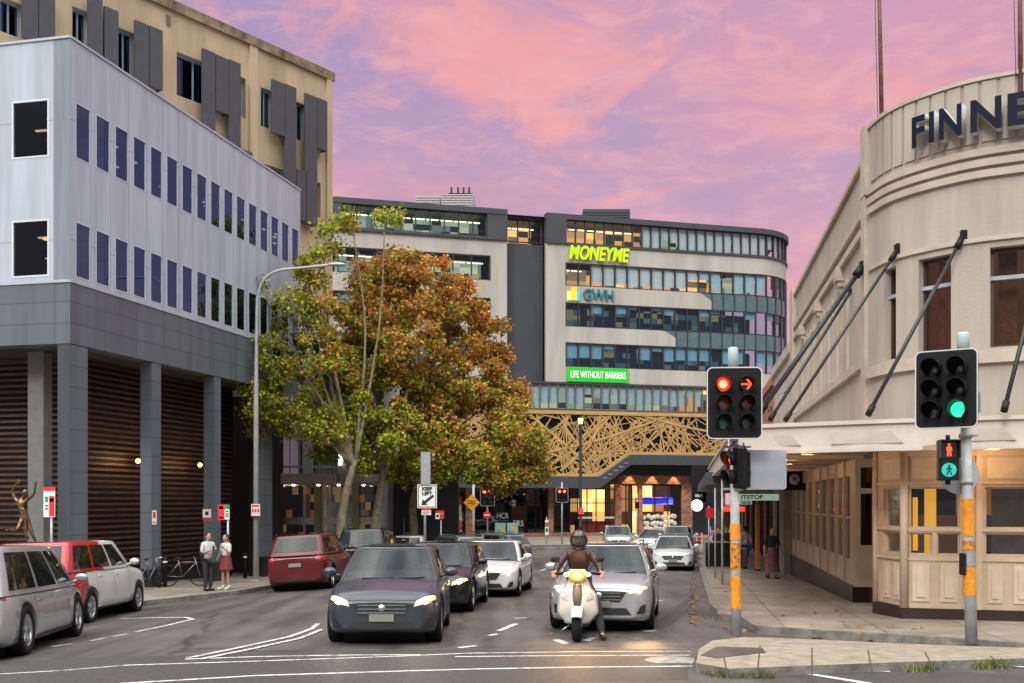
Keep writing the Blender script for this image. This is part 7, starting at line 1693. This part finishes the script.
# warning diamond on a stickered pole
D = 62; X_ = (473.5 - 512) / 1024 * D; zb_ = gz(X_, D); t = thing('warning_sign', 'yellow diamond warning sign with black symbol on a stickered pale pole', 'sign', (X_, D, zb_)); zc_ = at(0, 502.5, D).z - zb_
mb = MB(); mb.tube([(0, 0, 0), (0, 0, at(0, 484, D).z - zb_)], .07, 12); pl = mb.build('pole', M_PALEPOLE, t)
mb = MB()
for i, (z, c_) in enumerate(((.35, 0), (.75, 1), (1.15, 0), (1.5, 1))): mb.tube([(0, 0, z), (0, 0, z + .18)], .073, 12, mi=c_, cap=False)
mb.build('sticker', [mat('sticker_blue', (.05, .2, .5), .5), mat('sticker_orange', (.7, .3, .05), .5)], pl)
s = .5; mb = MB(); q4 = [(-s, 0), (0, -s), (s, 0), (0, s)]; mb.hexa([Vector((x - .1, -.09, zc_ + z)) for x, z in q4], [Vector((x - .1, -.11, zc_ + z)) for x, z in q4]); pn = mb.build('panel', mat('warning_yellow', (.85, .38, .01), .45, var=.05), t)
mb = MB()
for a, b in (((-.32, .05), (-.1, .12)), ((-.1, .12), (.02, .04)), ((.02, .04), (.22, .13)), ((-.3, -.09), (-.05, -.02)), ((-.05, -.02), (.08, -.1)), ((.08, -.1), (.26, -.02))): mb.tube([(a[0] - .1, -.115, zc_ + a[1]), (b[0] - .1, -.115, zc_ + b[1])], .024, 6)
mb.build('symbol', M_SIGNK, pn)
# graffiti-painted cabinets
for i, (x0, x1, lab) in enumerate(((495, 505.5, 'pale green painted service cabinet with orange patch, left of the pair'), (507, 518, 'pale green painted service cabinet with orange patch and pink daubs, right of the pair'))):
    a, b = at(x0, 538, 72), at(x1, 519.5, 72); t = thing('service_cabinet', lab, 'cabinet', ((a.x + b.x) / 2, 72, gz(0, 72) + .13)); w_ = (b.x - a.x) / 2; h = 1.45
    mb = MB(); mb.box(-w_, w_, 0, .5, .12, h); mb.build('body', mat('mint_paint', (.25, .42, .40), .6, var=.25, vscale=3), t, bevel=.02)
    mb = MB(); mb.box(-w_ - .05, w_ + .05, -.05, .55, 0, .12); mb.build('base', M_KERB, t)
    mb = MB(); mb.box(-.02, .2, -.012, -.002, .95, 1.25, 0); mb.box(-.22, -.08, -.012, -.002, .5, .85, 1); mb.box(.02, .18, -.012, -.002, .35, .62, 2)
    mb.box(-.006, .006, -.008, -.002, .15, h - .03, 3)
    mb.build('painted_patch', [mat('patch_orange', (.8, .3, .02), .6), mat('patch_dark_green', (.03, .15, .12), .6) if i == 0 else mat('patch_blue', (.1, .2, .5), .6), mat('patch_pink', (.6, .25, .3), .6), M_SIGNK], t)
sign_on_pole(546.5, 72, 517, 'narrow green and white post sign before the dark shop window', [(545, 520, 548.5, 535, SG, [(0, .15, 1, .3, 1), (0, .3, 1, .45, 3), (.2, .55, .8, .8, 2)])], .03)
# round lit white lamp / sign, dark banner, red barrier by the far right corner
p = at(697, 505.5, 66); t = thing('globe_sign', 'round glowing white sign hanging over the far end of the right footpath', 'sign', p)
mb = MB(); mb.lathe([(1e-3, .07), (.36, .06), (.38, 0), (.36, -.06), (1e-3, -.07)], Matrix.Rotation(R(90), 4, 'X'), 28); mb.build('disc', mat('white_sign_glow', (1, .95, .85), .5, var=0, emit=1.5, ecol=(1, .93, .8)), t)
mb = MB(); mb.tube([(.3, .02, 0), (1.2, .02, 0)], .03); mb.tube([(0, .02, .35), (0, .02, .9)], .02); mb.build('bracket', M_BLACK, t)
p = at(699, 500, 70); t = thing('banner_sign', 'tall black hanging banner above the far right corner', 'sign', (p.x, 70, 1.7)); mb = MB(); mb.box(-.5, .5, 0, .1, -.1, 2.4); mb.build('panel', M_BLACK, t); mb = MB(); mb.box(-.25, .25, -.01, -.002, .25, .45); mb.build('lettering_strip', M_SIGNW, t)
p = at(699, 0, 60); t = thing('road_barrier', 'red and white plastic barrier on the far right footpath', 'barrier', (p.x, 60, gz(p.x, 60) + .13)); mb = MB()
for i in range(3): mb.box(-.22, .22, -.1, .1, .45 + i * .25, .6 + i * .25)
mb.build('board', M_RED, t, bevel=.02); mb = MB(); mb.box(-.18, -.12, -.15, .15, 0, 1.1); mb.box(.12, .18, -.15, .15, 0, 1.1); mb.box(-.15, .15, -.06, .06, .1, .42); mb.build('leg', M_SIGNW, t)
# poles and small signs along the right kerb
def kpole(D, off, h, r, lab, m=M_STEEL):
    X_ = .55 + .172 * D + off; t = thing('sign_pole', lab, 'pole', (X_, D, gz(X_, D) + .13)); mb = MB(); mb.tube([(0, 0, 0), (0, 0, h)], r, 10); mb.build('pole', m, t)
    mb = MB(); mb.tube([(0, 0, h), (0, 0, h + .03)], r * 1.2, 10); mb.build('cap', M_BLACK, t); return t
kpole(30, .45, 3.3, .035, 'thin steel pole nearest the orange banded pole on the right footpath'); kpole(34, .35, 3.0, .03, 'thin steel pole second along the right kerb')
t = kpole(42, .3, 2.6, .03, 'thin steel pole with a small red notice along the right kerb'); mb = MB(); mb.box(-.12, .25, -.06, -.045, 2.1, 2.5); mb.build('notice', M_RED, t)
t = kpole(48, .5, 1.7, .03, 'short pole with a small pink notice on the right footpath'); mb = MB(); mb.box(-.05, .5, -.06, -.045, .95, 1.5, 0); mb.box(-.05, .5, -.07, -.06, 1.25, 1.45, 1); mb.build('notice', [mat('pink_white', (.6, .5, .55), .5), mat('pink', (.75, .10, .40), .5)], t)
# bar signs under the awnings
p = at(752, 498, 37.8); t = thing('shop_sign', 'pale green illuminated ITSTOP shop sign under the awning', 'sign', p)
a, b = at(738.5, 505, 37.8), at(779, 494, 37.8)
mb = MB(); mb.box(a.x - p.x - .15, b.x - p.x, 0, .15, at(0, 500.5, 37.8).z - p.z, b.z - p.z); mb.build('panel', mat('mint_sign', (.45, .62, .50), .5, var=.05, emit=.35, ecol=(.5, .75, .55)), t)
mb = MB(); mb.box(a.x - p.x - .15, b.x - p.x + .25, -.01, .16, b.z - p.z + .003, b.z - p.z + .05); mb.build('top_trim', mat('teal_trim', (.02, .30, .32), .5), t)
mb = MB(); mb.box(a.x - p.x - .15, at(752, 0, 37.8).x - p.x, .01, .12, a.z - p.z + .02, at(0, 500.7, 37.8).z - p.z); mb.build('lower_panel', bpy.data.materials['mint_sign'], t)
put_text('lettering', 'ITSTOP', .2, Matrix.Translation((at(752, 0, 37.8).x - p.x, -.012, at(0, 497.3, 37.8).z - p.z)) @ UPR, M_SIGNK, t, bold=.006, depth=.005, squash=1.25)
put_text('lettering', 'NINE', .15, Matrix.Translation((at(746, 0, 37.8).x - p.x, -.002, at(0, 502.8, 37.8).z - p.z)) @ UPR, M_SIGNK, t, bold=.004, depth=.005, squash=1.1)
p = at(794.5, 480, 33); t = thing('round_shop_sign', 'black hanging sign with a round white PIE roundel under the cream canopy', 'sign', p)
mb = MB(); mb.box(-.34, .34, 0, .12, -.33, .36); mb.build('panel', M_BLACK, t, bevel=.02)
mb = MB(); mb.lathe([(1e-3, .01), (.165, .01), (.17, 0)], Matrix.Translation((0, -.001, .02)) @ Matrix.Rotation(R(90), 4, 'X'), 28); mb.build('roundel', mat('dim_white', (.45, .42, .40), .5), t)
put_text('lettering', 'PIE', .13, Matrix.Translation((0, -.016, .02)) @ UPR, M_SIGNK, t, bold=.004, depth=.003)
mb = MB(); mb.tube([(-.2, .06, .36), (-.2, .06, .6)], .015); mb.tube([(.2, .06, .36), (.2, .06, .6)], .015); mb.build('hanger', M_BLACK, t)
# red light box and amber uprights in the shops
p = at(737, 509, 40); t = thing('light_box', 'small glowing red light box under the dark awning', 'sign', p); mb = MB(); mb.box(-.5, .3, 0, .12, -.09, .09); mb.build('panel', mat('red_box_glow', (1, .03, .02), .5, var=0, emit=2, ecol=(1, .04, .02)), t); mb = MB(); mb.box(-.52, .32, .02, .14, .09, .12); mb.build('hanger', M_BLACK, t)
t = thing('timber_post', 'bright amber timber post beside the shop doorway behind the walking woman', 'post', (at(757.5, 0, 40).x, 40, gz(8, 40) + .13)); mb = MB(); mb.box(-.07, .07, -.07, .07, 0, 2.6); mb.build('post', mat('amber_timber', (.60, .22, .04), .5, var=.2, vscale=3), t); mb = MB(); mb.box(-.1, .1, -.1, .1, 0, .06); mb.build('base', M_BLACK, t)
for px, lab in ((720.5, 'left'), (727.5, 'right')):
    t = thing('patio_umbrella', 'closed olive patio umbrella with yellow pole, %s of the pair by the high table' % lab, 'umbrella', (at(px, 0, 47).x, 47, gz(8, 47) + .13)); mb = MB(); mb.tube([(0, 0, 0), (0, 0, 2.5)], .035); mb.build('pole', mat('yellow_pole', (.7, .35, .03), .5), t)
    mb = MB(); mb.tube([(0, 0, 1.55), (0, 0, 1.9), (0, 0, 2.5), (0, 0, 2.6)], [.05, .17, .12, .02], 10); mb.build('canopy', mat('olive_canvas', (.16, .13, .05), .8, var=.2), t)
# pedestrian fence and motorbikes parked on the left footpath
def bollard_bike(px, D, rz, lab):
    X_ = (px - 512) / 1024 * D; t = thing('bicycle', lab, 'bicycle', (X_, D, gz(X_, D) + .13), rz, group='bicycles parked by the dark plinth')
    for x in (-.52, .52):
        mb = MB(); c = [(x + .33 * math.cos(a), 0, .34 + .33 * math.sin(a)) for a in [2 * math.pi * i / 24 for i in range(25)]]; mb.tube(c, .02, 6, cap=False)
        for i in range(8): a = math.pi * i / 8; mb.tube([(x + .33 * math.cos(a), 0, .34 + .33 * math.sin(a)), (x - .33 * math.cos(a), 0, .34 - .33 * math.sin(a))], .003, 4)
        mb.build('wheel', M_RUBBER, t)
    mb = MB()
    for a, b in (((-.52, .34), (-.15, .8)), ((-.15, .8), (.35, .82)), ((-.52, .34), (-.05, .32)), ((-.05, .32), (-.2, .92)), ((-.05, .32), (.38, .78)), ((.34, .95), (.52, .34))): mb.tube([(a[0], 0, a[1]), (b[0], 0, b[1])], .018, 6)
    mb.build('frame', mat('bike_steel', (.25, .25, .28), .3, .8), t)
    mb = MB(); mb.ell((-.2, 0, .96), (.13, .06, .03), 10); mb.build('saddle', M_BLACK, t); mb = MB(); mb.tube([(.30, -.25, 1.0), (.34, 0, .97), (.30, .25, 1.0)], .014, 6); mb.build('handlebar', M_CHROME, t)
bollard_bike(184, 34.5, R(20), 'pale bicycle parked by the plinth left of the man in the white shirt'); bollard_bike(150, 33.0, R(75), 'end-on bicycle parked by the second grey column')
def cycle_rack():
    for i, (px, D) in enumerate(((165, 34), (245, 40))):
        X_ = (px - 512) / 1024 * D; t = thing('bollard', 'dark bollard on the left footpath, ' + ('beside the parked bicycle' if i == 0 else 'just left of the tall lamp post'), 'bollard', (X_, D, gz(X_, D) + .13))
        mb = MB(); mb.tube([(0, 0, 0), (0, 0, .95), (0, 0, 1.0)], [.07, .07, .04], 12); mb.build('post', M_BLACK, t); mb = MB(); mb.tube([(0, 0, .8), (0, 0, .86)], .073, 12); mb.build('band', M_SIGNW, t)
cycle_rack()
